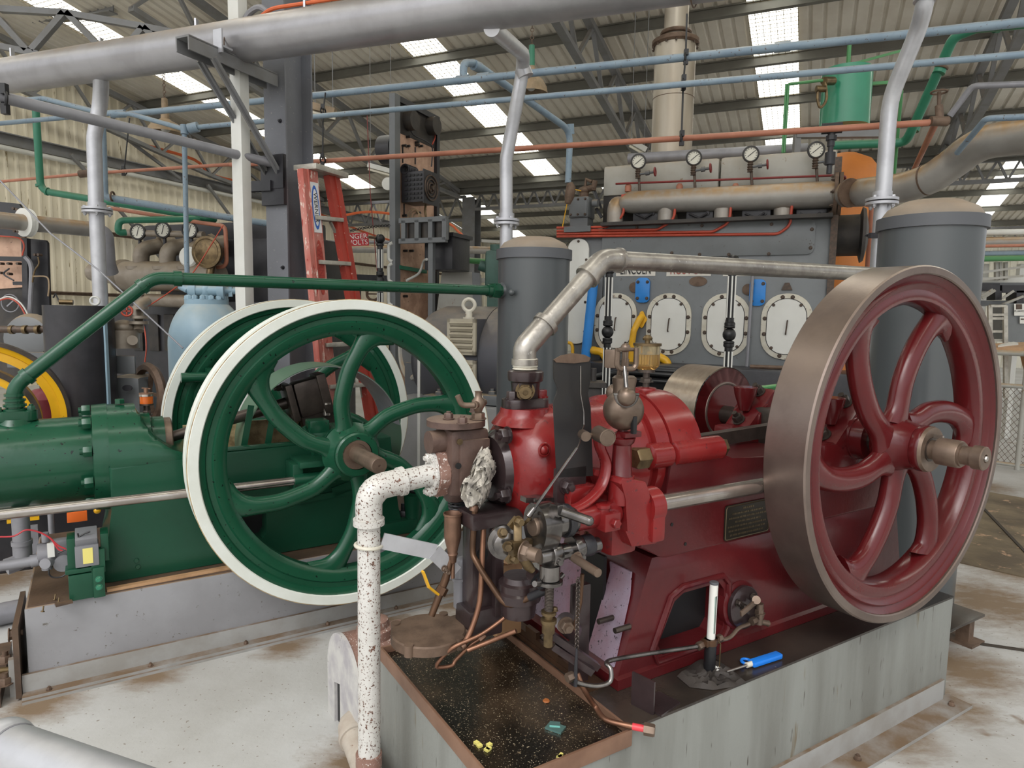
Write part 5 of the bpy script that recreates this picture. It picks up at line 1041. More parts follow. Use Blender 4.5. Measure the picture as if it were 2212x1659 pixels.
for k in range(-14, n + 1):
    for sg in (1, -1):
        x0 = k * .055; x1 = x0 + hh * .72
        if sg < 0: x0, x1 = x1, x0
        z0, z1 = .05, hh
        lo, hi = 0, 1
        def clip(x): return max(0, min(Ln, x))
        if abs(x1 - x0) < 1e-6: continue
        ka, kb = sorted(((0 - x0) / (x1 - x0), (Ln - x0) / (x1 - x0))); ka, kb = max(0, ka), min(1, kb)
        if kb <= ka: continue
        f1 = lambda k_: A + u * (x0 + (x1 - x0) * k_) + V((0, 0, z0 + (z1 - z0) * k_))
        mb.bar(f1(ka), f1(kb), .004, .004)
t.part('chain_link_mesh', mb, m_rust, world=True)
# ================================================================== plinths
m_pl = mat('grey_plinth_paint', '8d8d90', .5, var='7c7b7d', vs=2.5, amt=.6, bump=.3, bs=30, spots='5f5a55', sps=30, spa=-.01, dust='8a7155', damt=1.0)
m_pl2 = mat('weathered_grey_plinth', '848681', .55, var='6c6c66', vs=4, amt=.8, streak=True, bump=.35, bs=35, spots='6f6655', sps=9, spa=.0, specks='4e4a44', pks=70, pka=-.02)
m_brownsteel = mat('dirty_brown_top', '5d4a3b', .5, var='3f3229', vs=5, amt=.8, bump=.2, bs=50)
m_oilsteel = mat('oily_black_steel', '2b2622', .25, var='4a3f37', vs=3, amt=.6, bump=.15, bs=60, spots='7a6a58', sps=60, spa=-.05)
m_chan = mat('grey_channel_paint', '9a9a98', .5, var='85817a', vs=5, amt=.6, dust='6f5a45', damt=1.0)
t = Thing('engine_plinth', 'long low grey concrete plinth under the green engine', 'plinth', GF, (0, 0, 0))
mb = MB(); mb.box((1.27, .54, .185), (2.5, 1.04, .37), bev=.008); t.part('concrete_block', mb, m_pl)
mb = MB(); mb.box((1.27, .54, .373), (2.48, 1.02, .008)); t.part('top_surface', mb, m_brownsteel)
mb = MB(); mb.bar((.0, .012, .055), (2.55, .012, .055), .016, .085); mb.bar((.0, -.012, .018), (2.55, -.012, .018), .06, .012); mb.bar((.0, -.03, .006), (2.55, -.03, .006), .05, .012); o = t.part('base_channel', mb, m_chan)
for x in (.09, .46, .86, 1.25, 1.62, 1.98): mb = MB(); mb.hexn((x, -.022, .024), (0, 0, 1), .009, .012, .004); t.part('bolt', mb, m_rust, o)
t = Thing('engine_plinth', 'weathered grey plinth with an oily top under the red engine', 'plinth', RF, (0, 0, 0))
mb = MB(); mb.box((-.91, .43, .222), (1.79, .86, .444), bev=.006); mb.box((-2.02, .43, .2), (.445, .86, .4), bev=.004); t.part('concrete_block', mb, m_pl2)
mb = MB(); mb.box((-.91, .425, .447), (1.79, .85, .008)); t.part('top_surface', mb, m_oilsteel)
mb = MB(); mb.bar((-2.1, -.006, .05), (-.06, -.006, .05), .014, .1); mb.bar((-2.1, -.05, .008), (.0, -.05, .008), .1, .014); o = t.part('base_channel', mb, m_chan)
for x in (-.08, -.75, -1.4): mb = MB(); mb.hexn((x, -.055, .016), (0, 0, 1), .011, .014, .005); t.part('bolt', mb, m_rust, o)
# ================================================================== green engine
m_green = mat('dark_green_enamel', '184b35', .24, var='14412d', vs=5, amt=.5, bump=.22, bs=26, coat=.12, spec=.4, rvar=.06, specks='0e2019', pks=55, pka=-.03)
m_greend = mat('green_enamel_bed', '184a35', .32, var='133f2c', vs=3, amt=.5, bump=.15, bs=30, coat=.0, spec=.4, spots='15251d', sps=60, spa=-.06)
m_wwhite = mat('white_rim_paint', 'dfe3dc', .35, var='cdd0c4', vs=5, amt=.5, bump=.1, bs=40)
m_bright = mat('bright_steel', 'b5b0aa', .22, .9, var='8f8078', vs=8, amt=.5, bump=.05, bs=80)
m_dull = mat('brown_bare_steel', '7f6d5f', .4, .6, var='5f5146', vs=12, amt=.6)
m_darksteel = mat('dark_machined_steel', '5a514b', .35, .7, var='3d3733', vs=9, amt=.6)
m_pit = mat('tan_oil_residue', 'b59f78', .6, var='7e6a4a', vs=18, amt=.9)
t = Thing('stationary_engine', 'dark green horizontal engine with two white rimmed flywheels on the left', 'engine', GF, (.9, .4, .375)); ge = t
AX = V((1.359, 0, .925)); CY = .41
def spoke_pts(c, y, th0, prof):
    return [V((c.x + r * cos(radians(th0 + f)), y, c.z + r * sin(radians(th0 + f)))) for r, f in prof]
GPROF = [(.085, 36), (.13, 28), (.19, 26), (.25, 23.5), (.32, 18.5), (.4, 14), (.47, 9.5), (.53, 6), (.585, 2), (.635, -3)]
def flywheel(T, name, c, y0, w, R0, rims, prof, th0, rs, hub, m_p, m_band, flat=.8, label=None):
    """rims: list of (radius, inset from the near face) for the painted casting; band: bare or white outer ring"""
    rb = rims[0][0]
    near = [(y0 + i, r) for r, i in rims]; far = [(y0 + w - i, r) for r, i in rims][::-1]
    mb = MB(); mb.lathe((c.x, 0, c.z), (0, 1, 0), near + far, n=96, closed=True); o = T.part(name, mb, m_p, label=label)
    mb = MB(); mb.lathe((c.x, 0, c.z), (0, 1, 0), [(y0 + .004, rb - .004), (y0, rb), (y0, R0 - .004), (y0 + .004, R0), (y0 + w * .45, R0), (y0 + w * .47, R0 - .003), (y0 + w * .5, R0), (y0 + w - .004, R0), (y0 + w, R0 - .004), (y0 + w, rb), (y0 + w - .004, rb - .004)] if m_band is m_wwhite else [(y0 + .004, rb - .004), (y0, rb), (y0, R0 - .005), (y0 + .005, R0), (y0 + w - .005, R0), (y0 + w, R0 - .005), (y0 + w, rb), (y0 + w - .004, rb - .004)], n=128, closed=True); T.part('rim_band', mb, m_band, o)
    ym = y0 + w / 2
    for k in range(6):
        p = spoke_pts(c, ym, th0 + 60 * k, prof); p = spline(p, 3); n = len(p)
        rr = []
        for i in range(n):
            u = i / (n - 1); rr.append(rs * (1 + .7 * max(0, 1 - u / .2) ** 2 + 1.5 * max(0, (u - .66) / .34) ** 2))
        mb = MB(); mb.tube(p, rr, n=16, flat=((0, 1, 0), flat), cap=True, thick=rs * flat); T.part('spoke', mb, m_p, o)
    mb = MB(); h0, h1, hr, hf = hub; mb.lathe((c.x, 0, c.z), (0, 1, 0), [(h0, hf), (h0, hr * .93), (h0 + .008, hr), (h0 + .03, hr), (h0 + .036, hr * .96), (ym - rs, hr * 1.06), (ym, hr * 1.35), (ym + rs, hr * 1.06), (h1 - .01, hr), (h1, hr * .93), (h1, hf)], n=48, closed=True); T.part('hub', mb, m_p, o)
    if m_band is m_wwhite: mb = MB(); mb.torus((c.x, y0 + .004, c.z), (0, 1, 0), R0 - .0005, .0022, n=128, m=6); T.part('tan_edge_line', mb, m_pit, o)
    return o
grims = [(.697, .003), (.69, .012), (.668, .02), (.662, .03), (.64, .03), (.632, .022), (.606, .026), (.59, .034), (.574, .05)]
w1 = flywheel(t, 'flywheel', V((1.358, 0, .915)), -.165, .15, .741, grims, GPROF, 17, .041, (-.19, .0, .108, .072), m_green, m_wwhite)
mb = MB(); mb.lathe((1.353, 0, .918), (0, 1, 0), [(-.186, .04), (-.19, .05), (-.19, .071), (-.17, .073)], n=40); t.part('hub_ring', mb, m_dull, w1)
w2 = flywheel(t, 'flywheel', V((1.36, 0, .925)), .93, .12, .742, grims, GPROF, 40, .041, (.9, 1.08, .108, .05), m_green, m_wwhite)
q = G(425, 815, .9); mb = MB(); mb.cyl(q + V((-.08, 0, 0)), q + V((.1, 0, 0)), .028); mb.box(q + V((.1, 0, 0)), (.1, .08, .1)); t.part('crank_handle_boss', mb, m_green)
mb = MB(); mb.cyl((AX.x, -.19, AX.z), (AX.x, 1.2, AX.z), .045, n=28); o = t.part('crankshaft', mb, m_dull)
mb = MB(); mb.lathe((1.353, 0, .922), (0, 1, 0), [(-.16, .038), (-.475, .038), (-.482, .034), (-.482, .006), (-.476, .004), (-.476, 0)], n=36); t.part('shaft_end', mb, m_dull, o)
mb = MB(); mb.bar((1.395, -.36, .93), (1.395, -.2, .93), .012, .014); t.part('key', mb, m_bright, o)
# bed with round barrel end
secs = []
for x, h in ((.345, 1.15), (.44, 1.15), (.46, 1.148), (.475, 1.11), (.50, 1.055), (.54, 1.0), (.59, .955), (.65, .93), (.72, .918)):
    ring = []
    for k in range(25):
        an = pi - pi * k / 24; ring.append(V((x, CY + .27 * cos(an), min(.9 + .245 * sin(an), h))))
    ring = [V((x, CY - .255, .86))] + ring + [V((x, CY + .255, .86))]; secs.append(ring)
mb = MB(); mb.loft(secs); t.part('barrel_housing', mb, m_green)
bed = MB(); bed.prism([(.33, .378), (1.72, .38), (1.72, .46), (1.69, .52), (1.66, .925), (1.52, .925), (1.5, .88), (1.2, .88), (1.17, .925), (.72, .92), (.71, .9), (.34, .9), (.345, .72), (.335, .56), (.3, .47), (.3, .378)], (0, CY - .27, 0), (1, 0, 0), (0, 0, 1), (0, .54, 0), .012)
c1_ = MB(); c1_.prism([(.82, .47), (.98, .47), (1.0, .5), (1.0, .62), (.98, .64), (.84, .64), (.8, .6)], (0, CY - .4, 0), (1, 0, 0), (0, 0, 1), (0, .3, 0), 0)
c2_ = MB(); c2_.box((1.11, CY, .9), (.86, .36, .5)); bed = cut(bed, c1_, c2_); bo_ = t.part('bed', bed, m_greend); mb = MB(); mb.box((.9, CY - .16, .555), (.24, .01, .2)); t.part('dark_window_backing', mb, m_line_shade, bo_)  # black sheet stands in for the shade inside the bed window
mb = MB(); mb.box((1.11, CY + .172, .9), (.85, .014, .19)); mb.box((1.1, CY, .652), (.84, .35, .01)); t.part('crank_pit_lining', mb, m_pit)
mb = MB(); mb.box((1.0, CY - .24, .93), (.6, .05, .014), bev=.003); t.part('bed_rail', mb, m_green)
mb = MB(); mb.box((1.68, CY - .2, .415), (.24, .2, .075), bev=.008); mb.box((1.68, CY + .2, .415), (.24, .2, .075), bev=.008); o = t.part('foot', mb, m_greend)
mb = MB(); mb.hexn((1.76, CY - .2, .452), (0, 0, 1), .026, .03, .04); mb.hexn((1.76, CY + .2, .452), (0, 0, 1), .026, .03, .04); t.part('foundation_bolt', mb, m_black, o)
for x, z in ((.43, .46), (.435, .43)): mb = MB(); mb.hexn((x, CY - .27, z), (0, -1, 0), .011, .008, washer=False); t.part('bolt', mb, m_green)
# cylinder, flange, studs
mb = MB(); mb.lathe((0, CY, .9), (1, 0, 0), [(-.5, .1), (-.48, .17), (-.4, .19), (.285, .195)], n=56); t.part('cylinder', mb, m_green)
mb = MB(); mb.lathe((0, CY, .9), (1, 0, 0), [(.28, .19), (.285, .246), (.345, .25), (.35, .243)], n=56); fl = t.part('cylinder_flange', mb, m_green)
for k in range(10): an = radians(18 + 36 * k); q = V((.28, CY + .225 * cos(an), .9 + .225 * sin(an))); mb = MB(); mb.hexn(q, (-1, 0, 0), .026, .034, .012, washer=False); t.part('nut', mb, m_green, fl)
mb = MB(); mb.hexn((.40, CY - .02, 1.15), (0, 0, 1), .022, .022, 0, washer=False); t.part('plug', mb, m_green, fl)
# exhaust neck
mb = MB(); mb.lathe((0, CY, 1.03), (0, 0, 1), [(0, .11), (.05, .075), (.075, .062)], n=28); mb.prism(rrect(.165, .105, .045), (0, CY, 1.095), (1, 0, 0), (0, 1, 0), (0, 0, .045), .006); o = t.part('exhaust_flange', mb, m_green)
for sx_ in (-.06, .06): mb = MB(); mb.hexn((sx_, CY - .02, 1.14), (0, 0, 1), .017, .02, .008); t.part('nut', mb, m_green, o)
# piston, rod, crank
mb = MB(); mb.lathe((.47, CY, .945), (1, 0, 0), [(0, .13), (.11, .13), (.11, .09)], n=36); mb.lathe((.44, CY, .95), (1, 0, 0), [(0, .15), (.08, .15), (.09, .12)], n=36); t.part('piston_sleeve', mb, m_green)
mb = MB(); mb.lathe((.55, CY, .955), (1, 0, 0), [(0, .112), (.06, .112), (.065, .105), (.065, 0)], n=36); t.part('piston', mb, m_dull)
p0, p1 = V((.6, CY, .965)), V((1.17, CY, 1.105)); mb = MB(); mb.cyl(p0, p1, .026, .032, n=20); t.part('connecting_rod', mb, m_darksteel)
u = (p1 - p0).normalized(); w = u.cross(V((0, 1, 0))).normalized()
Mr = Matrix((u, V((0, 1, 0)), w)).transposed()
mb = MB(); mb.box(p1 + u * .02, (.035, .16, .2), M=Mr, bev=.004); mb.box(p1 + u * .13, (.17, .12, .2), M=Mr, bev=.03); mb.box(p1 + u * .13 + w * -.1, (.26, .03, .02), M=Mr); mb.box(p1 + u * .2 + w * .0, (.05, .14, .22), M=Mr, bev=.006); o = t.part('big_end', mb, m_darksteel)
for s_ in (-.09, .09): mb = MB(); q = p1 + w * s_; mb.hexn(q, -u, .018, .03, .012); t.part('nut', mb, m_darksteel, o)
mb = MB(); mb.bar(p1 + u * .14, (AX.x + .02, CY, AX.z - .12), .07, .17); t.part('crank_web', mb, m_darksteel)
mb = MB(); q = G(706, 885, .36); mb.cyl(q - V((0, 0, .03)), q + V((0, 0, .03)), .02); mb.cyl(q + V((0, 0, .03)), q + V((0, 0, .04)), .026); mb.cyl(q + V((0, 0, .04)), q + V((0, 0, .1)), .008); t.part('crank_oiler', mb, m_bright)
# crank splash guard: thin sheet drum
c = V((1.36, 0, .885)); rr = .425
mb = MB(); mb.lathe((c.x, 0, c.z), (0, 1, 0), [(.29, rr - .004), (.29, rr), (.6, rr), (.6, rr - .004)], n=72, closed=True, a0=radians(-190), a1=radians(75)); gd = t.part('splash_guard', mb, mat('grey_green_guard', '58735f', .4, var='4d6854', vs=3, amt=.5))
mb = MB(); mb.lathe((c.x, 0, c.z), (0, 1, 0), [(.29, rr - .007), (.29, rr - .0045), (.6, rr - .0045), (.6, rr - .007)], n=72, closed=True, a0=radians(-128), a1=radians(-10)); t.part('bare_lining', mb, m_silver2, gd)
for x, z in ((.92, .86), (1.03, .83)):
    q = V((x, .29, z)); mb = MB(); mb.bar(q + V((0, 0, .0)), q + V((.05, 0, .26)), .03, .006, up=(0, 1, 0)); mb.box(q + V((0, -.02, -.01)), (.06, .05, .012)); t.part('guard_bracket', mb, m_greend, gd)
# main bearings
for y in (.14, .64):
    mb = MB(); mb.box((AX.x - .02, y, .93), (.24, .12, .12), bev=.012); mb.lathe((AX.x, y - .07, AX.z), (0, 1, 0), [(0, .09), (.14, .09)], n=28); mb.box((AX.x - .1, y, 1.0), (.1, .1, .1), bev=.01); o = t.part('main_bearing', mb, m_green)
    for dx in (-.15, .13): mb = MB(); mb.hexn((AX.x + dx, y, .97), (.35 * (1 if dx < 0 else -1) * -1, 0, 1), .02, .03, .02); t.part('nut', mb, m_greend, o)
mb = MB(); q0, q1 = V((-.25, .0, .78)), V((1.1, .0, .778)); mb.cyl(q0, q1, .0215, n=24); t.part('side_shaft', mb, m_bright)
mb = MB(); mb.cyl((1.1, 0, .778), (1.3, 0, .778), .034, n=20); mb.box((1.12, .06, .8), (.05, .14, .12), bev=.006); mb.box((1.2, .05, .86), (.16, .2, .03), bev=.004); t.part('shaft_bearing', mb, m_greend)
mb = MB(); mb.bar((1.15, CY - .275, .64), (1.62, CY - .275, .66), .02, .03); mb.bar((1.33, CY - .275, .66), (1.45, CY - .275, .69), .02, .05); t.part('cast_rib', mb, m_greend)
# oiler
q = V((.513, CY, 1.085)); m_oil = mat('orange_oil_glass', 'e0702a', .12, trans=.35, ior=1.4)
mb = MB(); mb.hexn(q, (0, 0, 1), .02, .022); mb.cyl(q + V((0, 0, .02)), q + V((0, 0, .05)), .014); mb.cyl(q + V((0, 0, .048)), q + V((0, 0, .056)), .031, n=28); oo = t.part('oiler', mb, m_darksteel)
mb = MB(); mb.cyl(q + V((0, 0, .056)), q + V((0, 0, .092)), .029, n=28); t.part('oil_glass', mb, m_oil, oo)
mb = MB(); mb.cyl(q + V((0, 0, .092)), q + V((0, 0, .102)), .031, n=28); t.part('glass_collar', mb, m_bright, oo)
mb = MB(); mb.cyl(q + V((0, 0, .102)), q + V((0, 0, .108)), .031, n=28); mb.cyl(q + V((0, 0, .108)), q + V((0, 0, .13)), .01); mb.bar(q + V((-.018, 0, .132)), q + V((.018, 0, .127)), .008, .006); t.part('oiler_cap', mb, m_copper, oo)
# front foot bracket, magneto box
mb = MB(); mb.box((.225, .05, .43), (.1, .1, .11), bev=.004); mb.box((.225, .06, .5), (.12, .12, .02), bev=.004); o = t.part('foot_bracket', mb, m_greend)
mb = MB(); mb.box((.283, -.005, .44), (.042, .012, .13), bev=.002); mb.box((.283, .02, .53), (.05, .04, .1)); t.part('strap', mb, m_green, o)
for z in (.42, .455): mb = MB(); mb.hexn((.283, -.011, z), (0, -1, 0), .011, .01, .003); t.part('bolt', mb, m_greenp, o)
m_box = mat('grey_plastic_box', '77787c', .45); m_lab2 = mat('yellow_label', 'e2d77a', .5)
mb = MB(); mb.box((.245, .04, .56), (.085, .09, .09), bev=.004); mb.box((.245, .05, .625), (.08, .09, .05), M=Matrix.Rotation(.35, 3, 'X'), bev=.004); o = t.part('ignition_box', mb, m_box)
mb = MB(); mb.box((.248, -.006, .562), (.036, .002, .066)); t.part('yellow_label', mb, m_lab2, o, label='yellow paper label')
mb = MB(); mb.box((.19, .06, .57), (.03, .1, .14), bev=.004); mb.box((.31, .07, .58), (.03, .1, .12), bev=.004); t.part('box_bracket', mb, m_greend, o)
# cylinder underside: drain pipe, carburettor
mb = MB(); mb.cyl((.0, .35, .7), (.0, .35, .55), .034, n=20); mb.cyl((.0, .35, .565), (.0, .35, .545), .04, n=20); mb.tube([(.0, .35, .55), (.0, .35, .47), (-.06, .33, .46)], .036, n=18, bend=.05); t.part('drain_pipe', mb, m_conduit)
mb = MB(); mb.tube([G(-60, 1232, .1), G(60, 1214, .1), G(78, 1210, .1)], .021, n=16); mb.cyl(G(66, 1213, .1), G(84, 1209, .1), .026, n=16); o = t.part('fuel_inlet_pipe', mb, m_conduit)
mb = MB(); q = G(100, 1195, .12); mb.cyl(q - V((.03, 0, 0)), q + V((.02, 0, 0)), .045, n=20); mb.box(q + V((.05, .0, .02)), (.07, .05, .07), bev=.01); mb.cyl(q + V((.06, -.05, -.04)), q + V((.06, .0, -.04)), .036, n=20); mb.cyl(G(97, 1218, .05), G(112, 1210, .1), .022, n=16); mb.cyl(q + V((0, 0, .05)), q + V((.0, 0, .09)), .014); mb.cyl(q + V((.0, 0, -.07)), q + V((0, 0, 0)), .02); t.part('carburettor', mb, m_conduit, o)
mb = MB(); mb.box(G(110, 1188, .07), (.025, .012, .06)); t.part('white_tag', mb, m_doorw, o)
m_rwire = mat('red_wire', 'b8353d', .45)
for pts, m in ((((-5, 1160), (30, 1158), (55, 1145), (80, 1148), (105, 1160), (125, 1178), (140, 1185), (150, 1190)), m_rwire), (((112, 1165), (125, 1185), (135, 1190)), m_rwire), (((195, 1148), (178, 1155), (160, 1168), (148, 1183), (125, 1195)), m_rubber), (((168, 1152), (170, 1170), (160, 1200), (150, 1230), (135, 1245), (115, 1247), (106, 1240), (106, 1230)), m_rubber)):
    mb = MB(); mb.tube([G(x, y, .02) for x, y in pts], .0035, n=6, smooth=4); t.part('ignition_wire', mb, m)
# exhaust pipe of the green engine
t = Thing('exhaust_pipe', 'dark green pipe slanting up from the green engine, then level to the middle tank', 'pipe', GF, (0, CY, 1.14))
pe = [V((0, CY, 1.14)), G(32, 838, CY) * 1.0, G(331, 600, CY), G(1070, 628, CY)]; pe[1].x = 0; pe[1].z = 1.245
mb = MB(); mb.tube(pe, .031, n=26, bend=.12); t.part('pipe', mb, m_green)
mb = MB(); mb.lathe((0, CY, 1.14), (0, 0, 1), [(0, .048), (.008, .048), (.01, .036), (.016, .036), (.018, .044), (.028, .044), (.03, .036), (.04, .036), (.042, .042), (.05, .042), (.052, .036)], n=28); t.part('neck_rings', mb, m_green)
for a, b, k, hw in ((pe[0], pe[1], .66, .006), (pe[1], pe[2], .09, .012), (pe[1], pe[2], .915, .012), (pe[2], pe[3], .055, .018)):
    d_ = (b - a).normalized(); q = a.lerp(b, k); mb = MB(); mb.cyl(q - d_ * hw, q + d_ * hw, .038, n=26); t.part('elbow_collar', mb, m_green)
d_ = (pe[3] - pe[2]).normalized(); q = pe[3]; mb = MB(); mb.cyl(q - d_ * .06, q + d_ * .04, .037, n=26); mb.lathe(q - d_ * .03, d_, [(0, .05), (.05, .052), (.055, .048)], n=6); t.part('union_nut', mb, m_green)
# loose screws on the plinth
for x, y in ((92, 1322), (126, 1303), (118, 1296)): mb = MB(); q = GZ(x, y, .377); mb.cyl(q, q + V((.004, .006, .022)), .003, n=8); mb.cyl(q, q + V((.001, .001, .004)), .007, n=8); solo('loose_screw', 'tiny loose screw standing on the left end of the green engine plinth', 'screw', mb, m_brass, 'screws on the plinth', GF)
mb = MB(); q = GZ(138, 1305, .377); mb.box(q + V((0, 0, .004)), (.06, .03, .008), rz=.2); solo('wood_chip', 'small dark wood strip lying at the corner of the green engine foot', 'strip', mb, m_brownsteel, None, GF)
mb = MB(); mb.box((.62, .05, .383), (.62, .03, .012), rz=.03); solo('packing_strip', 'long thin packing strip lying under the green engine bed', 'strip', mb, m_wood, None, GF)
# ================================================================== engine with yellow flywheels behind
m_yel = mat('yellow_flywheel_paint', 'e9b21c', .3, var='d69f14', vs=5, amt=.5, spots='4d3616', sps=18, spa=-.03, coat=.3); m_brownp = mat('brown_panel_paint', '6b5a4a', .5, var='574838', vs=4, amt=.6)
t = Thing('stationary_engine', 'black based engine with yellow flywheels half hidden behind the green cylinder', 'engine', GF, (-.3, 1.75, 0))
c = V((-.285, 0, .94)); R0 = .465; y0 = 1.6
def ring(T, c, y0, w, r0, r1, m, name, parent=None): mb = MB(); mb.lathe((c.x, 0, c.z), (0, 1, 0), [(y0, r1), (y0, r0), (y0 + w, r0), (y0 + w, r1)], n=80, closed=True); return T.part(name, mb, m, parent)
o = ring(t, c, y0, .12, R0, R0 - .02, m_darksteel, 'flywheel')
mb = MB(); mb.lathe((c.x, 0, c.z), (0, 1, 0), [(y0 + .01, R0 - .02), (y0 + .02, R0 - .05), (y0 + .03, R0 - .055), (y0 + .03, R0 - .1), (y0 + .08, R0 - .1), (y0 + .1, R0 - .02)], n=80, closed=True); t.part('yellow_rim', mb, m_yel, o)
o2 = ring(t, c, y0 - .2, .1, .33, .3, m_darksteel, 'belt_pulley'); ring(t, c, y0 - .19, .06, .3, .26, m_yel, 'yellow_rim', o2)
mb = MB(); mb.cyl((c.x, y0 - .3, c.z), (c.x, y0 + .5, c.z), .05); t.part('shaft', mb, m_darksteel)
mb = MB(); mb.box((-.05, 2.0, .3), (1.3, .7, .6), bev=.02); t.part('base', mb, m_black)
mb = MB(); mb.box((-.45, 1.62, .5), (.5, .06, .35)); t.part('side_plate', mb, m_brownp)
mb = MB(); q0, q1 = G(15, 1127, 1.55), G(85, 1118, 1.55); mb.bar(q0, q1, .02, .02); t.part('yellow_lever', mb, m_yel)
mb = MB(); q = G(210, 1103, 1.5); mb.sph(q, .02); t.part('yellow_knob', mb, m_yel)
mb = MB(); q0, q1 = G(144, 1108, 1.45), G(189, 1124, 1.45); mb.box((q0 + q1) / 2, (q1.x - q0.x, .02, q0.z - q1.z), bev=.004); t.part('orange_tag', mb, mat('orange_plastic', 'f0722a', .45))
mb = MB(); q = G(108, 1090, 1.3); mb.cyl((q.x, 1.3, 0), (q.x, 1.3, q.z + .1), .015); t.part('upright_rod', mb, m_conduit)
mb = MB(); q0, q1 = G(70, 1135, 1.4), G(74, 1195, 1.4); mb.bar(q0, q1, .03, .05); t.part('lever', mb, m_conduit)
d = GF.w(G(95, 870, 2.1)); t = Thing('gas_bottle', 'maroon gas bottle standing inside the yellow flywheel opening', 'gas bottle', WF, (d.x, d.y, 0)); zt = d.z + .09
m_mar = mat('maroon_bottle_paint', '7c2f3a', .4, var='6c2832', vs=5, amt=.5)
mb = MB(); mb.lathe((d.x, d.y, 0), (0, 0, 1), [(0, .08), (.02, .115), (zt - .1, .115), (zt - .06, .118), (zt - .055, .112), (zt - .02, .09), (zt, .05), (zt + .01, 0)], n=36); t.part('shell', mb, m_mar, world=True)
mb = MB(); mb.cyl((d.x, d.y, zt), (d.x, d.y, zt + .05), .02); mb.cyl((d.x - .03, d.y, zt + .04), (d.x + .03, d.y, zt + .04), .012); t.part('valve', mb, m_black, world=True)
q = P(79, 880, d.y - .115); mb = MB(); mb.prism([(-.02, 0), (0, .02), (.02, 0), (0, -.02)], q, (1, 0, 0), (0, 0, 1), (0, .004, 0)); t.part('hazard_label', mb, m_doorw, world=True)
# things on the floor at the left edge
t = Thing('floor_pipe', 'thick grey pipe lying on the floor at the left edge behind the plinth', 'pipe', WF, PZ(10, 1330, .06)); mb = MB(); mb.tube([PZ(-120, 1352, .06), PZ(90, 1308, .06)], .055, n=20); t.part('pipe', mb, m_conduit, world=True)
t = Thing('floor_frame', 'dirty brown steel base plate with bolts at the left end of the green engine plinth', 'base plate', GF, (-.2, .1, 0))
mb = MB(); mb.box((-.32, .22, .03), (.5, .5, .06)); mb.box((-.012, .2, .16), (.02, .42, .3)); t.part('plate', mb, m_brownsteel)
mb = MB(); mb.box((-.03, .05, .08), (.03, .03, .16)); t.part('angle', mb, m_chan)
for x, y, a in ((18, 1372, (1, 0, 0)), (12, 1430, (0, 0, 1)), (12, 1478, (0, 0, 1))): q = G(x, y, .1) if a[0] else GZ(x, y, .06); mb = MB(); mb.hexn(q, a, .022, .03, .02); t.part('bolt', mb, m_rust)
mb = MB(); mb.cyl(G(0, 1448, .06), G(36, 1445, .06), .012); mb.hexn(G(24, 1446, .06), (1, 0, 0), .02, .02); t.part('threaded_rod', mb, m_brass)
# silver rail end in the near left corner
t = Thing('hand_rail', 'shiny silver pipe elbow in the bottom left corner of the picture, nearest the camera', 'rail', WF, P(60, 1620, 1.5))
e0 = P(6, 1618, 1.25); r_ = .05
e1 = P(470, 1790, 1.0)
mb = MB(); mb.tube([e0 + V((-.02, .05, -.75)), e0 + V((-.02, .01, .0)), e1], r_, n=32, bend=.075); t.part('pipe', mb, m_silver2, world=True)
mb = MB(); mb.sph(e0 + V((.0, .004, .0)), r_ * 1.12, n=32); t.part('elbow', mb, m_silver2, world=True)
d_ = (e1 - e0).normalized(); q = e0 + d_ * .03; mb = MB(); mb.torus(q, d_, r_, .003, n=32, m=6); t.part('weld_seam', mb, m_conduit, world=True)
# ================================================================== red engine
m_red = mat('bright_red_enamel', '7d1f1f', .26, var='661a1c', vs=5, amt=.6, bump=.25, bs=28, coat=.12, spec=.42, specks='5a2022', pks=60, pka=-.02, rvar=.06)
m_maroon = mat('maroon_enamel', '591719', .24, var='4a1215', vs=4, amt=.5, bump=.2, bs=26, coat=.15, spec=.42, rvar=.05)
m_bedred = mat('red_bed_enamel', '57181b', .3, var='441316', vs=3.5, amt=.7, bump=.25, bs=30, coat=.1, spec=.4, spots='4a1a1a', sps=50, spa=-.03)
m_purple = mat('worn_purple_paint', '9c8fa0', .38, var='8a6570', vs=3.5, amt=.8, bump=.45, bs=45, spots='332830', sps=75, spa=.035, coat=.15)
m_rimsteel = mat('worn_flywheel_rim', '85776f', .34, .75, var='6b5c55', vs=3, amt=.7, dust='a2907e', damt=.4, bump=.06, bs=120, rvar=.06)
m_polish = mat('polished_pulley_rim', 'b3a596', .28, .8, var='9b8a78', vs=4, amt=.5, stretch=(1, 8, 8))
m_oily = mat('oily_purple_brown', '3d3031', .28, .2, var='292223', vs=6, amt=.6, bump=.2, bs=40, coat=.3)
m_rustcast = mat('rusty_brown_casting', '5f4b43', .5, .15, var='473733', vs=10, amt=.7, bump=.4, bs=60, dust='8d7868', damt=.7)
m_speck = mat('speckled_white_pipe', 'cfcdc8', .45, .1, var='b9b5ae', vs=8, amt=.5, bump=.35, bs=60, spots='6d4a3a', sps=42, spa=.03, specks='5f4538', pks=170, pka=.06)
m_speckf = mat('worn_white_face', 'c3c1bd', .5, var='97929a', vs=9, amt=.7, spots='6a5f60', sps=25, spa=-.02)
m_speckc = mat('dusty_cream_pipe', 'b5aca0', .5, var='99897a', vs=9, amt=.6, bump=.3, bs=70, spots='7a5a48', sps=60, spa=.0)
m_speckb = mat('rust_speckled_flange', '8a6a5e', .5, var='6d4f46', vs=9, amt=.5, bump=.4, bs=80, spots='cfc8c2', sps=110, spa=.05)
m_galv = mat('galvanised_pipe', 'a8a39b', .33, .7, var='85807a', vs=16, amt=.7, bump=.25, bs=45, spots='d6d2cb', sps=34, spa=.0)
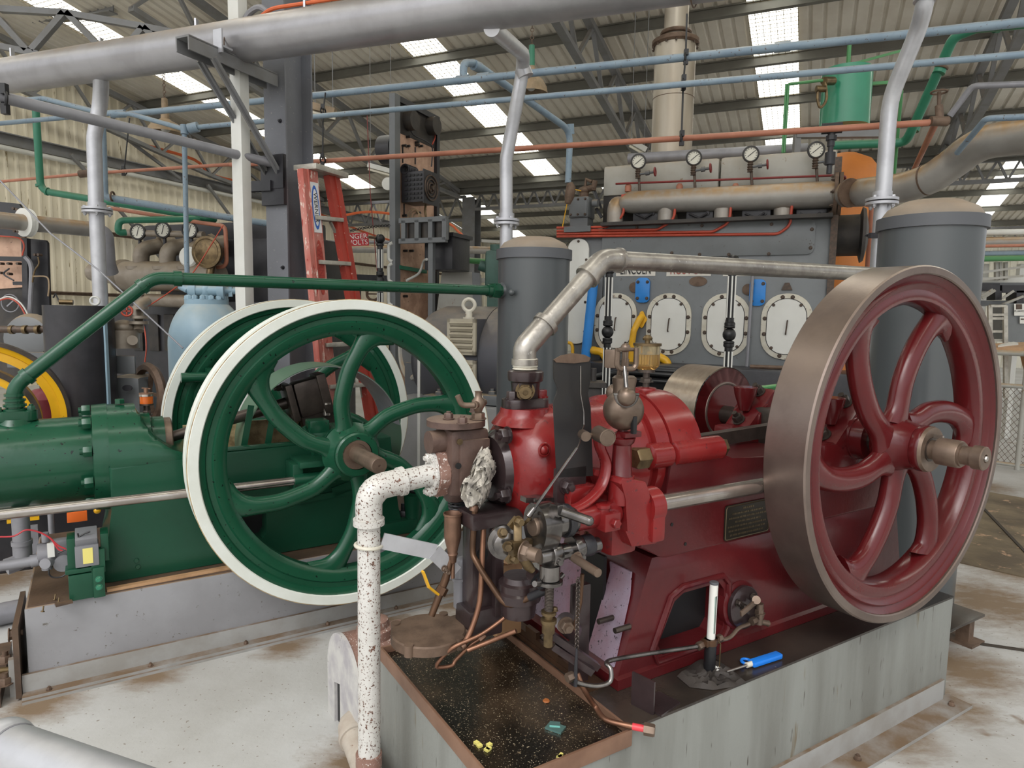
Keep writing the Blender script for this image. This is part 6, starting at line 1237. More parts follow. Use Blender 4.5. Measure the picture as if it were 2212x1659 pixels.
m_gov = mat('bronzed_governor', '7b6b5e', .34, .7, var='5f5046', vs=10, amt=.6)
m_bst = mat('oily_bright_steel', '85817e', .2, .9, var='2f2d2d', vs=9, amt=.6)
m_plate2 = mat('black_guard_plate', '2b2a2b', .42, .2, var='37342f', vs=6, amt=.5)
m_oil = mat('black_oil', '14110d', .13, var='43372a', vs=4.5, amt=.85, bump=.25, bs=160, spots='6b5d49', sps=60, spa=.0, specks='b5a88c', pks=230, pka=.0, spec=.5)
m_tray = mat('brown_tray_edge', '8a6a56', .45, .2, var='6d4f3e', vs=8, amt=.6)
m_cu = mat('copper_tube', '8d6752', .38, .75, var='674737', vs=12, amt=.6); m_cud = mat('dark_bronze_tube', '5f4634', .35, .6, var='45342a', vs=12, amt=.6)
t = Thing('stationary_engine', 'red horizontal engine with a large spoked flywheel, governor balls and brass fittings', 'engine', RF, (-.9, .4, .45)); re_ = t
CY, CZ = .42, 1.13
A_ = V((-.563, 0, 1.151))
if 1: pass
RPROF = [(.075, 40), (.12, 30), (.17, 26), (.22, 23.5), (.28, 19), (.35, 14), (.42, 9), (.47, 5), (.51, 2), (.54, -1)]
rrims = [(.613, .004), (.606, .016), (.588, .026), (.58, .018), (.574, .026), (.557, .032), (.54, .026), (.52, .03), (.506, .05)]
fw = flywheel(t, 'flywheel', V((-.563, 0, 1.151)), -.08, .155, .64, rrims, RPROF, 2, .044, (-.125, .05, .082, .05), m_maroon, m_rimsteel, label='maroon flywheel with a bare steel rim')
mb = MB(); mb.lathe((A_.x, 0, A_.z), (0, 1, 0), [(-.127, .04), (-.133, .055), (-.133, .078), (-.122, .082)], n=40); t.part('hub_ring', mb, m_dull, fw)
mb = MB(); mb.cyl((A_.x, -.13, A_.z), (A_.x, 1.02, A_.z), .042, n=28); cs = t.part('crankshaft', mb, m_darksteel)
mb = MB(); mb.lathe((A_.x, 0, A_.z), (0, 1, 0), [(-.12, .034), (-.155, .034), (-.155, .047), (-.222, .047), (-.226, .045), (-.226, .04), (-.232, .04), (-.232, .032), (-.265, .032), (-.265, .04), (-.296, .04), (-.299, .037), (-.299, .014), (-.292, .012), (-.292, 0)], n=40); t.part('shaft_end', mb, m_dull, cs)
mb = MB(); mb.hexn((A_.x, -.292, A_.z), (0, -1, 0), .01, .012, washer=False); t.part('end_bolt', mb, m_bright, cs)
mb = MB(); mb.bar((A_.x + .01, -.16, A_.z + .046), (A_.x + .01, -.13, A_.z + .046), .012, .014); t.part('key', mb, m_bright, cs)
# belt pulley on the far side
mb = MB(); q = V((A_.x, 0, A_.z + .02)); mb.lathe(q, (0, 1, 0), [(.79, .196), (.785, .2), (1.0, .2), (1.0, .19)], n=72, closed=True); pu = t.part('belt_pulley', mb, m_polish)
mb = MB(); mb.lathe(q, (0, 1, 0), [(.782, .196), (.782, .135), (.8, .13), (.8, .12), (.787, .115), (.787, .1), (.86, .095), (.86, 0)], n=64); t.part('pulley_face', mb, m_maroon, pu)
mb = MB(); mb.torus(q + V((0, .785, 0)), (0, 1, 0), .126, .008, n=48); t.part('face_ring', mb, m_rimsteel, pu)
for k in range(6): an = radians(15 + 60 * k); p = q + V((cos(an) * .075, .86, sin(an) * .075)); mb = MB(); mb.hexn(p, (0, -1, 0), .012, .015, .006); t.part('bolt', mb, m_darksteel, pu)
# pedestal
def rect(x0, x1, y0, y1, z): return [V((x0, y0, z)), V((x1, y0, z)), V((x1, y1, z)), V((x0, y1, z))]
ped = MB(); ped.loft([rect(-1.715, -.10, .160, .70, .452), rect(-1.715, -.10, .160, .70, .485), rect(-1.705, -.11, .172, .69, .492), rect(-1.60, -.17, .178, .665, .78), rect(-1.55, -.2, .205, .64, .83)])
es = [e_ for e_ in ped.b.edges if abs((e_.verts[0].co - e_.verts[1].co).normalized().z) > .5]
pass
wc = MB(); wc.prism([(-1.52, .51), (-1.26, .51), (-1.235, .54), (-1.235, .67), (-1.26, .7), (-1.43, .7), (-1.47, .68), (-1.54, .55)], (0, 0, 0), (1, 0, 0), (0, 0, 1), (0, .5, 0))
sl = MB(); q0, q1 = RX(1318, 1215, -1.65), RX(1275, 1400, -1.7); sl.prism([(.33, .47), (.43, .47), (.43, .80), (.33, .80)], (-1.9, 0, 0), (0, 1, 0), (0, 0, 1), (.26, 0, 0))
ped = cut(ped, wc, sl); ped_o = t.part('pedestal', ped, m_bedred); mb = MB(); mb.box((-1.38, .26, .605), (.36, .01, .26)); t.part('dark_window_backing', mb, m_line_shade, ped_o); mb = MB(); mb.box((-1.645, .38, .635), (.012, .12, .36)); t.part('dark_window_backing', mb, m_line_shade, ped_o)  # black sheets stand in for shade inside the pedestal window and end slot
mb = MB(); sec = lambda z, k: V((-1.603 - (.795 - z) * .345 - .004, k, z))
zz = (.50, .60, .70, .788)
def slab(y0, y1):
    mb = MB(); a = [sec(z, y0) for z in zz]; b = [sec(z, y1) for z in zz]; mb.loft([a, b], cap=False, closed=False); return mb
def slab2(pts):
    a = [sec(z, y) for y, z in pts]; mb = MB(); k = len(a); b = [p + V((.006, 0, 0)) for p in a]
    mb.raw(a + b, [tuple(range(k)), tuple(range(k, 2 * k))] + [(i, (i + 1) % k, k + (i + 1) % k, k + i) for i in range(k)]); return mb
t.part('end_face_paint', slab2([(.195, .51), (.325, .51), (.325, .76), (.34, .785), (.235, .785), (.215, .72)]), m_purple, ped_o, label='worn purple painted end face')
t.part('end_face_paint', slab2([(.435, .51), (.66, .51), (.64, .785), (.435, .785)]), m_purple, ped_o, label='worn purple painted end face')
for x, y in ((1324, 1334), (1360, 1353)): q = RX(x, y, -1.66); mb = MB(); mb.cyl(q, q + V((-.06, -.0, -.0)), .009, n=12); t.part('stud', mb, m_darksteel)
border = [(-1.545, .495), (-1.245, .495), (-1.215, .53), (-1.215, .69), (-1.245, .722), (-1.44, .722), (-1.49, .70), (-1.565, .54)]
mb = MB(); mb.tube([V((x, .170 + (z - .49) * .02, z)) for x, z in border], .011, n=8, closed=True); t.part('window_border', mb, m_bedred, ped_o)
# round side cover with drain cock
q = R(1603, 1310, .158); mb = MB(); mb.lathe(q + V((0, .03, 0)), (0, -1, .1), [(0, .088), (.022, .086), (.026, .078)], n=36); t.part('boss', mb, m_bedred)
mb = MB(); mb.lathe(q, (0, -1, .1), [(0, .074), (.014, .074), (.018, .068), (.018, 0)], n=36); co = t.part('side_cover', mb, m_oily)
for dx, dz in ((-.02, .01), (.035, .035), (.03, -.045), (-.05, .03)): mb = MB(); mb.hexn(q + V((dx * .9, -.018, dz)), (0, -1, .1), .011, .014, .006); t.part('nut', mb, m_darksteel, co)
v0 = R(1640, 1330, .13); mb = MB(); mb.cyl(v0 - V((0, -.06, 0)), v0 + V((0, -.01, 0)), .014); mb.cyl(v0 - V((0, 0, .03)), v0 + V((0, 0, .045)), .013, n=14); mb.hexn(v0 + V((0, 0, .01)), (0, 0, 1), .016, .014); mb.cyl(v0 - V((0, 0, .02)), R(1660, 1347, .12), .01); mb.torus(R(1660, 1347, .12), (.5, -1, 0), .008, .004, n=14); vo = t.part('drain_cock', mb, m_dull)
mb = MB(); mb.bar(R(1636, 1297, .11), R(1600, 1327, .1), .008, .02, bev=.003); mb.cyl(R(1634, 1296, .12), R(1634, 1296, .1), .014); t.part('cock_lever', mb, m_dull, vo)
# long body
body = MB(); body.prism([(-1.49, .815), (-.22, .815), (-.22, 1.07), (-.32, 1.09), (-.42, 1.03), (-.7, 1.03), (-.8, 1.105), (-1.20, 1.105), (-1.24, 1.12), (-1.26, 1.16), (-1.5, 1.16), (-1.5, .95), (-1.6, .93), (-1.6, .87), (-1.53, .835)], (0, .2, 0), (1, 0, 0), (0, 0, 1), (0, .44, 0), .016, 3)
t.part('engine_bed', body, m_bedred)
for x in (1451, 1480): 
    q = R(x, 1133 if x < 1460 else 1175, .2); mb = MB(); mb.cyl(q + V((0, .004, 0)), q - V((0, .002, 0)), .006, n=12); t.part('bolt_hole', mb, m_line_shade)
a, b = R(1566, 1098, .198), R(1662, 1160, .198); w, h = .235, .125; c = V((a.x + w / 2, .1985, (R(1570, 1130, .2).z)))
m_bronze = mat('dark_bronze_plate', '37332c', .35, .5); m_bronzel = mat('raised_bronze', '6b5f4a', .35, .7)
mb = MB(); mb.prism(rrect(w, h, .012), c, (1, 0, 0), (0, 0, 1), (0, -.004, 0)); npo = t.part('name_plate', mb, m_bronze)
mb = MB(); mb.tube([c + V((x, -.004, z)) for x, z in rrect(w - .008, h - .008, .01)], .0022, n=6, closed=True)
for k in range(7):
    zz_ = c.z + .045 - .015 * k; L0 = (.05, .16, .19, .13, .2, .19, .17)[k]; x = c.x - L0 / 2
    while x < c.x + L0 / 2: ln = random.choice((.004, .006, .008)); mb.box((x, c.y - .0045, zz_), (ln, .0015, .006)); x += ln + .003
t.part('raised_border', mb, m_bronzel, npo)
# barrel collars
mb = MB(); mb.lathe((0, CY, CZ), (1, 0, 0), [(-1.64, .185), (-1.61, .19), (-1.59, .202), (-1.56, .204), (-1.555, .19), (-1.535, .19), (-1.53, .208), (-1.478, .212), (-1.475, .2)], n=72); t.part('front_collar', mb, m_red)
mb = MB(); mb.lathe((0, CY, CZ), (1, 0, 0), [(-1.472, .2), (-1.47, .216), (-1.38, .217), (-1.33, .21), (-1.32, .19), (-1.32, .12), (-1.4, .11)], n=72); t.part('rear_collar', mb, m_red)
for x0, x1, m in ((-1.575, -1.478, m_red), (-1.472, -1.24, m_red)): mb = MB(); mb.lathe((0, .225, 1.158), (1, 0, 0), [(x0, .03), (x0 + .008, .042), (x1 - .008, .042), (x1, .03)], n=28); mb.box(((x0 + x1) / 2, .28, 1.14), (x1 - x0, .1, .07), bev=.015); t.part('collar_lug', mb, m)
mb = MB(); mb.hexn((-1.575, .225, 1.158), (-1, 0, 0), .036, .05, washer=False); t.part('brass_nut', mb, m_brass, label='big brass hexagon nut')
mb = MB(); mb.hexn((-1.24, .225, 1.158), (1, 0, 0), .032, .025, washer=False); t.part('brass_nut', mb, m_brass, label='big brass hexagon nut')
q = R(1395, 838, CY); mb = MB(); mb.lathe((q.x, CY, CZ + .205), (0, 0, 1), [(0, .04), (.015, .036), (.018, .02)], n=20); t.part('oiler_boss', mb, m_red)
# big glass oiler
m_honey = mat('honey_oil', 'cda765', .1, trans=.75, ior=1.35); m_glass = mat('clear_glass', 'e8ddc0', .05, trans=.9, ior=1.4)
q = V((q.x, CY, CZ + .22)); mb = MB(); mb.cyl(q, q + V((0, 0, .06)), .012); mb.hexn(q + V((0, 0, .02)), (0, 0, 1), .02, .016); mb.cyl(q + V((0, 0, .055)), q + V((0, 0, .065)), .03, n=28); oi = t.part('oiler', mb, m_darksteel)
mb = MB(); mb.lathe(q, (0, 0, 1), [(.065, .0), (.065, .03), (.075, .042), (.085, .045), (.118, .045), (.118, 0)], n=36); t.part('oil_in_glass', mb, m_honey, oi)
mb = MB(); mb.lathe(q, (0, 0, 1), [(.118, .045), (.15, .045), (.15, .042), (.118, .042)], n=36, closed=True); t.part('glass_rim', mb, m_glass, oi)
mb = MB(); mb.cyl(q + V((0, 0, .147)), q + V((0, 0, .156)), .049, n=36); mb.cyl(q + V((0, 0, .156)), q + V((0, 0, .185)), .009); mb.lathe(q + V((0, 0, .166)), (0, 0, 1), [(0, .016), (.008, .018), (.016, .012)], n=12); t.part('oiler_lid', mb, m_brass, oi)
# cylinder and end cover
mb = MB(); mb.lathe((0, CY, CZ), (1, 0, 0), [(-2.0, .09), (-1.985, .125), (-1.96, .152), (-1.925, .172), (-1.88, .184), (-1.62, .186)], n=72); mb.lathe((-1.905, CY, 1.262), (0, 0, 1), [(0, .105), (.022, .088), (.036, .079), (.05, .076)], n=36); cyl_o = t.part('cylinder', mb, m_red)
q = R(1176, 972, .24); mb = MB(); mb.sph(q + V((0, .005, 0)), .016); mb.torus(q, V((0, -1, .0)), .018, .004, n=20); t.part('plug', mb, m_red, cyl_o)
mb = MB(); mb.lathe((0, .44, 1.125), (1, 0, 0), [(-2.025, .085), (-2.02, .1), (-2.0, .112), (-1.985, .12), (-1.98, .1)], n=40); ec = t.part('end_cover', mb, m_oily)
for x, y in ((1085, 941), (1083, 1070), (1022, 927)): q = RX(x, y, -2.03); mb = MB(); mb.hexn(q + V((.02, 0, 0)), (-1, 0, 0), .021, .028, .012); t.part('nut', mb, m_darksteel if y < 930 else m_oily, ec)
for x, y in ((1046, 957), (1062, 977), (1058, 1035)): q = RX(x, y, -2.02); mb = MB(); mb.cyl(q, q + V((-.05, 0, 0)), .009, n=12); t.part('stud', mb, m_rustcast, ec)
# exhaust flange and tee
z0 = 1.305; c = V((-1.905, CY, z0)); mb = MB(); mb.prism(rrect(.15, .095, .04), c, (1, 0, 0), (0, 1, 0), (0, 0, .036), .006); mb.prism(rrect(.152, .097, .04), c - V((0, 0, .006)), (1, 0, 0), (0, 1, 0), (0, 0, .004)); ef = t.part('exhaust_flange', mb, m_oily)
for s_ in (-.055, .055): mb = MB(); mb.hexn(c + V((s_, -.01, .036)), (0, 0, 1), .017, .024, .0); t.part('nut', mb, m_red if s_ > 0 else m_oily, ef)
mb = MB(); mb.lathe(c, (0, 0, 1), [(.03, .035), (.04, .042), (.085, .046), (.09, .054), (.1, .056), (.118, .056), (.122, .05), (.122, 0)], n=32); tb_ = t.part('exhaust_tee', mb, m_oily, ef)
q = c + V((-.02, -.03, .062)); mb = MB(); mb.hexn(q, (-.55, -.9, -.05), .024, .026); ax = V((-.55, -.9, -.05)).normalized(); mb.lathe(q + ax * .026, ax, [(0, .019), (.014, .019), (.014, .008), (.006, .008), (.006, 0)], n=20); t.part('brass_plug', mb, m_brass, tb_)
# galvanised exhaust pipe (thing of its own)
tp = Thing('exhaust_pipe', 'galvanised pipe rising from the red engine at an angle, then level to the right tank', 'pipe', RF, (-1.905, CY, z0 + .12))
pp = [V((-1.907, CY, z0 + .122)), V((-1.912, CY, 1.495)), V((-1.612, CY, 1.782)), V((.36, CY, 1.808))]
mb = MB(); mb.tube(pp, .0315, n=28, bend=.1); tp.part('pipe', mb, m_galv)
def band(T, p, d, hw, r, m, name='elbow_collar'):
    d = V(d).normalized(); p = V(p); mb = MB(); mb.lathe(p, d, [(-hw, r * .94), (-hw, r), (hw, r), (hw, r * .94)], n=28); T.part(name, mb, m)
mb = MB(); mb.tube([pp[0].lerp(pp[1], .36), pp[1], pp[1].lerp(pp[2], .27)], .0365, n=28, bend=.1); tp.part('lower_elbow', mb, m_galv)
mb = MB(); mb.tube([pp[1].lerp(pp[2], .80), pp[2], pp[2].lerp(pp[3], .035)], .037, n=28, bend=.1); tp.part('upper_elbow', mb, m_galv)
band(tp, pp[0].lerp(pp[1], .38), (0, 0, 1), .009, .0415, m_galv); band(tp, pp[1].lerp(pp[2], .26), pp[2] - pp[1], .009, .042, m_galv); band(tp, pp[1].lerp(pp[2], .80), pp[2] - pp[1], .007, .042, m_galv); band(tp, pp[2].lerp(pp[3], .035), pp[3] - pp[2], .005, .042, m_galv)
mb = MB(); mb.lathe(pp[0] + V((0, 0, .0)), (0, 0, 1), [(0, .033), (.004, .04), (.008, .036), (.012, .04), (.014, .039), (.036, .039), (.038, .034)], n=28); tp.part('union', mb, m_doorr)
# valve box on the cylinder end
bc = V((-2.125, .46, 1.165)); mb = MB(); mb.box(bc + V((.02, 0, -.005)), (.13, .12, .2), bev=.02); mb.cyl(bc + V((-.09, 0.0, .055)), bc + V((.05, 0, .055)), .034, n=24); mb.lathe(bc, (0, 0, 1), [(-.13, .03), (-.1, .05), (-.05, .055)], n=24); mb.box(bc + V((.03, -.062, -.01)), (.1, .015, .15), bev=.006); vb = t.part('valve_box', mb, m_rustcast)
lc = bc + V((.0, 0, .1)); mb = MB(); mb.lathe(lc, (0, 0, 1), [(0, .088), (.018, .088), (.02, .085), (.022, 0)], n=40); lid = t.part('box_lid', mb, m_rustcast, vb)
for x, y in ((969, 905), (999, 915), (1025, 890)): q = RZ(x, y, lc.z + .022 - .0); mb = MB(); mb.hexn(q, (0, 0, 1), .014, .018, .005); t.part('bolt', mb, m_rustcast, lid)
q = lc + V((.045, .03, .022)); q = RZ(1033, 905, lc.z + .022); mb = MB(); mb.hexn(q, (0, 0, 1), .02, .02); mb.lathe(q, (0, 0, 1), [(.02, .01), (.03, .014), (.042, .021), (.055, .02), (.066, .011), (.08, .01), (.083, .012)], n=20); mb.cyl(q + V((-.025, -.02, .045)), q + V((.03, .02, .047)), .011); mb.tube([q + V((-.025, -.02, .045)), q + V((-.06, -.01, .045)), q + V((-.075, -.01, .075))], .0085, n=10, bend=.02); t.part('priming_cock', mb, m_dull, lid)
for x, y in ((992, 954), (989, 1006)): q = R(x, y, .39); mb = MB(); mb.cyl(q, q - V((0, .006, 0)), .009, n=14); t.part('screw', mb, m_brass if y < 960 else m_line_shade, vb)
fc = V((-2.2, .455, 1.125)); mb = MB(); mb.prism([(.052 * cos(k * pi / 18) + 0, (.052 if abs(sin(k * pi / 18)) < .85 else .07) * sin(k * pi / 18)) for k in range(36)], fc, (0, 1, 0), (0, 0, 1), (.035, 0, 0), .006); mb.prism([(.045 * cos(k * pi / 18), .045 * sin(k * pi / 18)) for k in range(36)], fc + V((.035, 0, 0)), (0, 1, 0), (0, 0, 1), (.06, 0, 0)); t.part('flange_body', mb, m_speckb, vb)
mb = MB(); mb.prism([(.046 * cos(k * pi / 18), (.046 if abs(sin(k * pi / 18)) < .8 else .066) * sin(k * pi / 18)) for k in range(36)], fc + V((-.012, 0, 0)), (0, 1, 0), (0, 0, 1), (.012, 0, 0), .003); fo_ = t.part('white_flange', mb, m_speck, vb)
for s_ in (-.05, .05): mb = MB(); mb.hexn(fc + V((-.012, 0, s_)), (-1, 0, 0), .014, .014, .006); t.part('bolt', mb, m_speck, fo_)
# spring under the valve box
mb = MB(); zt = 1.07; n = 120; c = V((-2.12, .46, 0)); pts = [c + V((cos(2 * pi * 7 * i / n) * (.03 - .008 * i / n), sin(2 * pi * 7 * i / n) * (.03 - .008 * i / n), zt - .075 * i / n)) for i in range(n + 1)]; mb.tube(pts, .004, n=6); t.part('valve_spring', mb, m_black)
mb = MB(); mb.cyl(c + V((0, 0, .97)), c + V((0, 0, 1.08)), .007); mb.cyl(c + V((0, 0, 1.06)), c + V((0, 0, 1.075)), .034); t.part('valve_stem', mb, m_darksteel)
# white speckled air pipe (own thing)
ta = Thing('air_pipe', 'rust speckled white upright pipe with an elbow, in front of the red engine flange', 'pipe', RF, (-2.40, .455, 0))
pw = [V((-2.205, .455, 1.125)), V((-2.40, .455, 1.105)), V((-2.405, .455, .0))]
mb = MB(); mb.tube(pw, .032, n=28, bend=.085); ta.part('pipe', mb, m_speck)
mb = MB(); mb.tube([pw[0].lerp(pw[1], .5), pw[1], pw[1].lerp(pw[2], .085)], .0375, n=28, bend=.085); ta.part('elbow', mb, m_speck)
band(ta, pw[0].lerp(pw[1], .5), pw[1] - pw[0], .008, .042, m_speck); band(ta, pw[1].lerp(pw[2], .085), (0, 0, 1), .009, .044, m_speck)
zc_ = R(797, 1178, .455).z; mb = MB(); mb.torus((-2.402, .455, zc_), (.1, 0, 1), .036, .0055, n=32); ta.part('u_bolt', mb, m_doorr)
zc_ = R(797, 1640, .455).z; mb = MB(); mb.lathe((-2.405, .455, zc_), (0, 0, 1), [(-.02, .032), (-.02, .038), (.02, .038), (.02, .032)], n=28); ta.part('lower_joint', mb, m_speckb)
ts = Thing('stay_bar', 'bent white flat bar bracing the speckled pipe to the engine', 'bracket', RF, (-2.3, .45, .9))
q = [R(825, 1168, .44), R(938, 1192, .42), R(984, 1238, .42)]; mb = MB(); mb.bar(q[0], q[1] + (q[1] - q[0]).normalized() * .003, .006, .046); mb.bar(q[1], q[2], .006, .046, up=(0, 0, 1)); ts.part('bar', mb, m_silver2)
for x, y in ((960, 1228), (966, 1235)): mb = MB(); mb.hexn(R(x, y, .415), (0, -1, 0), .008, .008, .006); ts.part('bolt', mb, m_dull)
# oil tray
tt = Thing('oil_tray', 'brown edged tray full of black oil in front of the red engine', 'tray', RF, (-2.02, .39, .4))
x0, x1, y0, y1 = -2.243, -1.806, -.004, .78
mb = MB(); mb.box(((x0 + x1) / 2, (y0 + y1) / 2, .406), (x1 - x0, y1 - y0, .012))
for a, b in (((x0, y0), (x1, y0)), ((x1, y0), (x1, y1)), ((x1, y1), (x0, y1)), ((x0, y1), (x0, y0))): mb.bar((*a, .428), (*b, .428), .008, .048, bev=.001)
tt.part('tray_body', mb, m_tray)
mb = MB(); mb.box(((x0 + x1) / 2, (y0 + y1) / 2, .422), (x1 - x0 - .008, y1 - y0 - .008, .012)); tt.part('oil', mb, m_oil, kind='stuff')
mb = MB(); q = RZ(1200, 1572, .432); mb.box(q, (.035, .05, .006), rz=.5); mb.box(q + V((.005, .01, .004)), (.02, .03, .004), rz=.9); solo('foil_scrap', 'small crumpled shiny green scrap lying in the oil tray', 'scrap', mb, mat('foil_scrap', '7fa9a3', .2, .7), None, RF)
mb = MB(); q = RZ(1180, 1514, .43); mb.lathe(q, (0, 0, 1), [(0, .011), (.003, .009), (.004, 0)], n=16); solo('rusty_washer', 'small orange rusty disc lying in the oil tray', 'washer', mb, mat('orange_rust', 'a8622f', .6), None, RF)
for x, y, k in ((1046, 1610, .02), (1215, 1635, .014)):
    mb = MB(); q = RZ(x, y, .432)
    for i in range(5): mb.box(q + V((random.uniform(-k, k), random.uniform(-k, k), 0)), (k * .7, k * .6, .006), rz=random.uniform(0, 3))
    solo('paper_scrap', 'little pale paper crumbs floating in the oil tray, ' + ('at its near left edge' if x < 1100 else 'in its near middle'), 'scrap', mb, m_lab2, 'crumbs in the oil tray', RF)
# bracket post with round foot plate
py = .42; q0, q1 = R(1008, 1100, py), R(1062, 1345, py); xm = (q0.x + q1.x) / 2; w = .085
mb = MB(); mb.box((xm, py, (q0.z + .64) / 2), (w, .07, q0.z - .64), bev=.008); mb.box((xm + .02, py - .02, q0.z - .02), (w + .09, .12, .05), bev=.01); mb.box((xm, py, .665), (w + .03, .1, .09), bev=.008); mb.box((xm + .04, py, .85), (.03, .11, .34), bev=.004); po = t.part('valve_bracket', mb, m_oily)
mb = MB(); mb.cyl((xm - .01, py - .037, .88), (xm - .01, py - .034, .88), .02); t.part('dark_slot', mb, m_line_shade, po)
dc = V((q0.x - .115, py + .02, .655)); mb = MB(); mb.lathe(dc, (0, 0, 1), [(-.03, .1), (-.03, .112), (-.004, .112), (0, .108), (0, 0)], n=44); mb.box(dc + V((.08, 0, -.02)), (.12, .12, .03), bev=.004); do = t.part('foot_plate', mb, m_rust)
for an in (130, 215, 300, 40): mb = MB(); a = radians(an); p = dc + V((cos(a) * .11, sin(a) * .11, -.03)); mb.cyl(p, p + V((0, 0, .034)), .014, n=16); t.part('lug', mb, m_rust, do)
# drip funnel and valve
fq = R(978, 1108, py); mb = MB(); mb.lathe((fq.x, py, fq.z), (0, 0, 1), [(-.02, .022), (0, .026), (.0, .0285), (-.006, .0285), (-.008, .0255), (-.07, .026), (-.078, .0245), (-.12, .0145), (-.126, .0165), (-.132, .0135), (-.15, .012), (-.155, .0075), (-.2, .0075)], n=28, cap=False); t.part('drip_funnel', mb, m_copper)
mb = MB(); a, b = R(975, 1205, py), R(932, 1330, py); mb.tube([a, R(962, 1252, py), b], [.0085, .011, .014, .011, .014, .01], n=12); mb.cyl(R(958, 1268, py), R(950, 1283, py), .018, n=8); vo = t.part('drain_valve', mb, m_cud)
mb = MB(); mb.bar(R(946, 1284, py - .02), R(926, 1268, py - .03), .012, .006); mb.bar(R(926, 1268, py - .03), R(913, 1234, py - .03), .014, .006); t.part('yellow_lever', mb, m_yellow, vo)
mb = MB(); mb.tube([R(1012, 1213, py + .05), R(994, 1211, py + .05), R(992, 1260, py + .05), R(992, 1310, py + .05)], .018, n=16, bend=.03); mb.cyl(R(992, 1247, py + .05), R(992, 1252, py + .05), .023); t.part('grey_elbow', mb, m_conduit)
# copper tubes
for pts, r_, m in ((((1026, 1095, .36), (1024, 1130, .36), (1021, 1190, .36), (1030, 1215, .34), (1060, 1262, .3), (1094, 1305, .26), (1135, 1295, .22), (1175, 1270, .18)), .009, m_cud), (((1045, 1130, .36), (1041, 1220, .34), (1036, 1300, .33), (1018, 1360, .32), (1000, 1395, .32)), .0085, m_cu), (((1140, 1287, .26), (1095, 1330, .28), (1040, 1370, .3), (985, 1395, .32), (960, 1415, .34), (943, 1440, .35), (975, 1438, .34), (985, 1425, .34), (1015, 1395, .32), (1036, 1380, .31)), .006, m_cu), (((1115, 1363, .22), (1060, 1385, .27), (1010, 1405, .3)), .007, m_cu)):
    mb = MB(); mb.tube([R(*p) for p in pts], r_, n=10, smooth=4); o = t.part('fuel_tube', mb, m)
mb = MB(); mb.hexn(R(1034, 1382, .31), R(1041, 1376, .31) - R(1034, 1382, .31), .011, .022, washer=False); mb.cyl(R(997, 1398, .32), R(1004, 1392, .32), .011); t.part('tube_nut', mb, m_copper)
q = R(1026, 1100, .36); mb = MB(); mb.lathe(R(1023, 1103, .36), R(1025, 1092, .36) - R(1023, 1103, .36), [(0, .013), (.014, .013), (.018, .01)], n=14); t.part('tube_nipple', mb, m_copper)
# timber block behind
mb = MB(); q = R(1092, 1290, .62); mb.box(q + V((0, .03, -.0)), (.1, .12, .26), bev=.004); mb.box(q + V((.02, .0, .16)), (.14, .12, .02), rz=.2); solo('timber_block', 'pale timber packing blocks wedged under the red engine cylinder', 'block', mb, m_wood, None, RF)
# black guard plate
mb = MB(); pl = [(1204, 1030), (1197, 880), (1201, 868), (1198, 850), (1201, 845), (1199, 835), (1198, 780), (1215, 768), (1238, 764), (1262, 766), (1277, 772), (1275, 795), (1276, 880), (1280, 1028)]
pv = [R(x, y, .17) for x, y in [(1204, 1032), (1196, 868), (1203, 850), (1205, 838), (1197, 818), (1196, 778)] + [(1212, 768), (1237, 763), (1262, 766), (1276, 773)] + [(1276, 820), (1270, 850), (1276, 880), (1281, 1028)]]
k = len(pv); mb.raw(pv + [p + V((0, .005, 0)) for p in pv], [tuple(range(k)), tuple(range(k, 2 * k))] + [(i, (i + 1) % k, k + (i + 1) % k, k + i) for i in range(k)]); gp = t.part('guard_plate', mb, m_plate2)
pv = [R(x, y, .166) for x, y in [(1202, 783), (1197, 777), (1212, 768), (1237, 763), (1262, 766), (1276, 773), (1272, 781), (1240, 785)]]; k = len(pv); mb = MB(); mb.raw(pv + [p + V((0, .004, 0)) for p in pv], [tuple(range(k)), tuple(range(k, 2 * k))] + [(i, (i + 1) % k, k + (i + 1) % k, k + i) for i in range(k)]); t.part('worn_top_edge', mb, m_rust, gp, label='bare worn strip along the curved top')
mb = MB(); q = R(1223, 1050, .17); mb.box(q + V((.02, .01, 0)), (.1, .02, .1)); mb.hexn(q, (0, -1, 0), .019, .022); mb.cyl(q, q - V((0, .03, 0)), .01); t.part('plate_bolt', mb, m_oily, gp)
# governor
gx, gy = -1.783, .10
gz = lambda y: R(1345, y, gy).z
mb = MB(); mb.sph((gx, gy, gz(886)), .0575, (1, 1, 1), 36); mb.lathe((gx, gy, gz(850)), (0, 0, 1), [(-.02, .032), (.02, .031), (.034, .034), (.044, .034), (.05, .026), (.05, 0)], n=32); go = t.part('governor_ball', mb, m_gov)
mb = MB(); mb.box((gx - .006, gy - .0515, gz(912)), (.013, .014, .05), bev=.003); t.part('slot', mb, m_line_shade, go)
mb = MB(); mb.cyl((gx, gy, gz(815)), (gx, gy, gz(775)), .011, n=16); mb.sph((gx, gy, gz(752)), .014); mb.cyl((gx, gy, gz(757)), (gx, gy, gz(795)), .009); t.part('governor_spindle', mb, m_gov, go)
q = R(1353, 857, gy - .075); mb = MB(); mb.sph(q, .026, n=28); wb = t.part('fly_weight', mb, m_gov, go)
mb = MB(); n = 14; mb.tube([q + V((.028 * cos(a) * .85, -.028 * cos(a) * .5, .028 * sin(a) + .004)) for a in [pi + pi * i / n for i in range(n + 1)]], .006, n=8); mb.cyl(q + V((-.03, .016, .006)), q + V((.03, -.016, .006)), .004); mb.cyl(q + V((0, 0, .02)), R(1349, 792, gy - .05), .0058, n=12); t.part('weight_fork', mb, m_bst, wb)
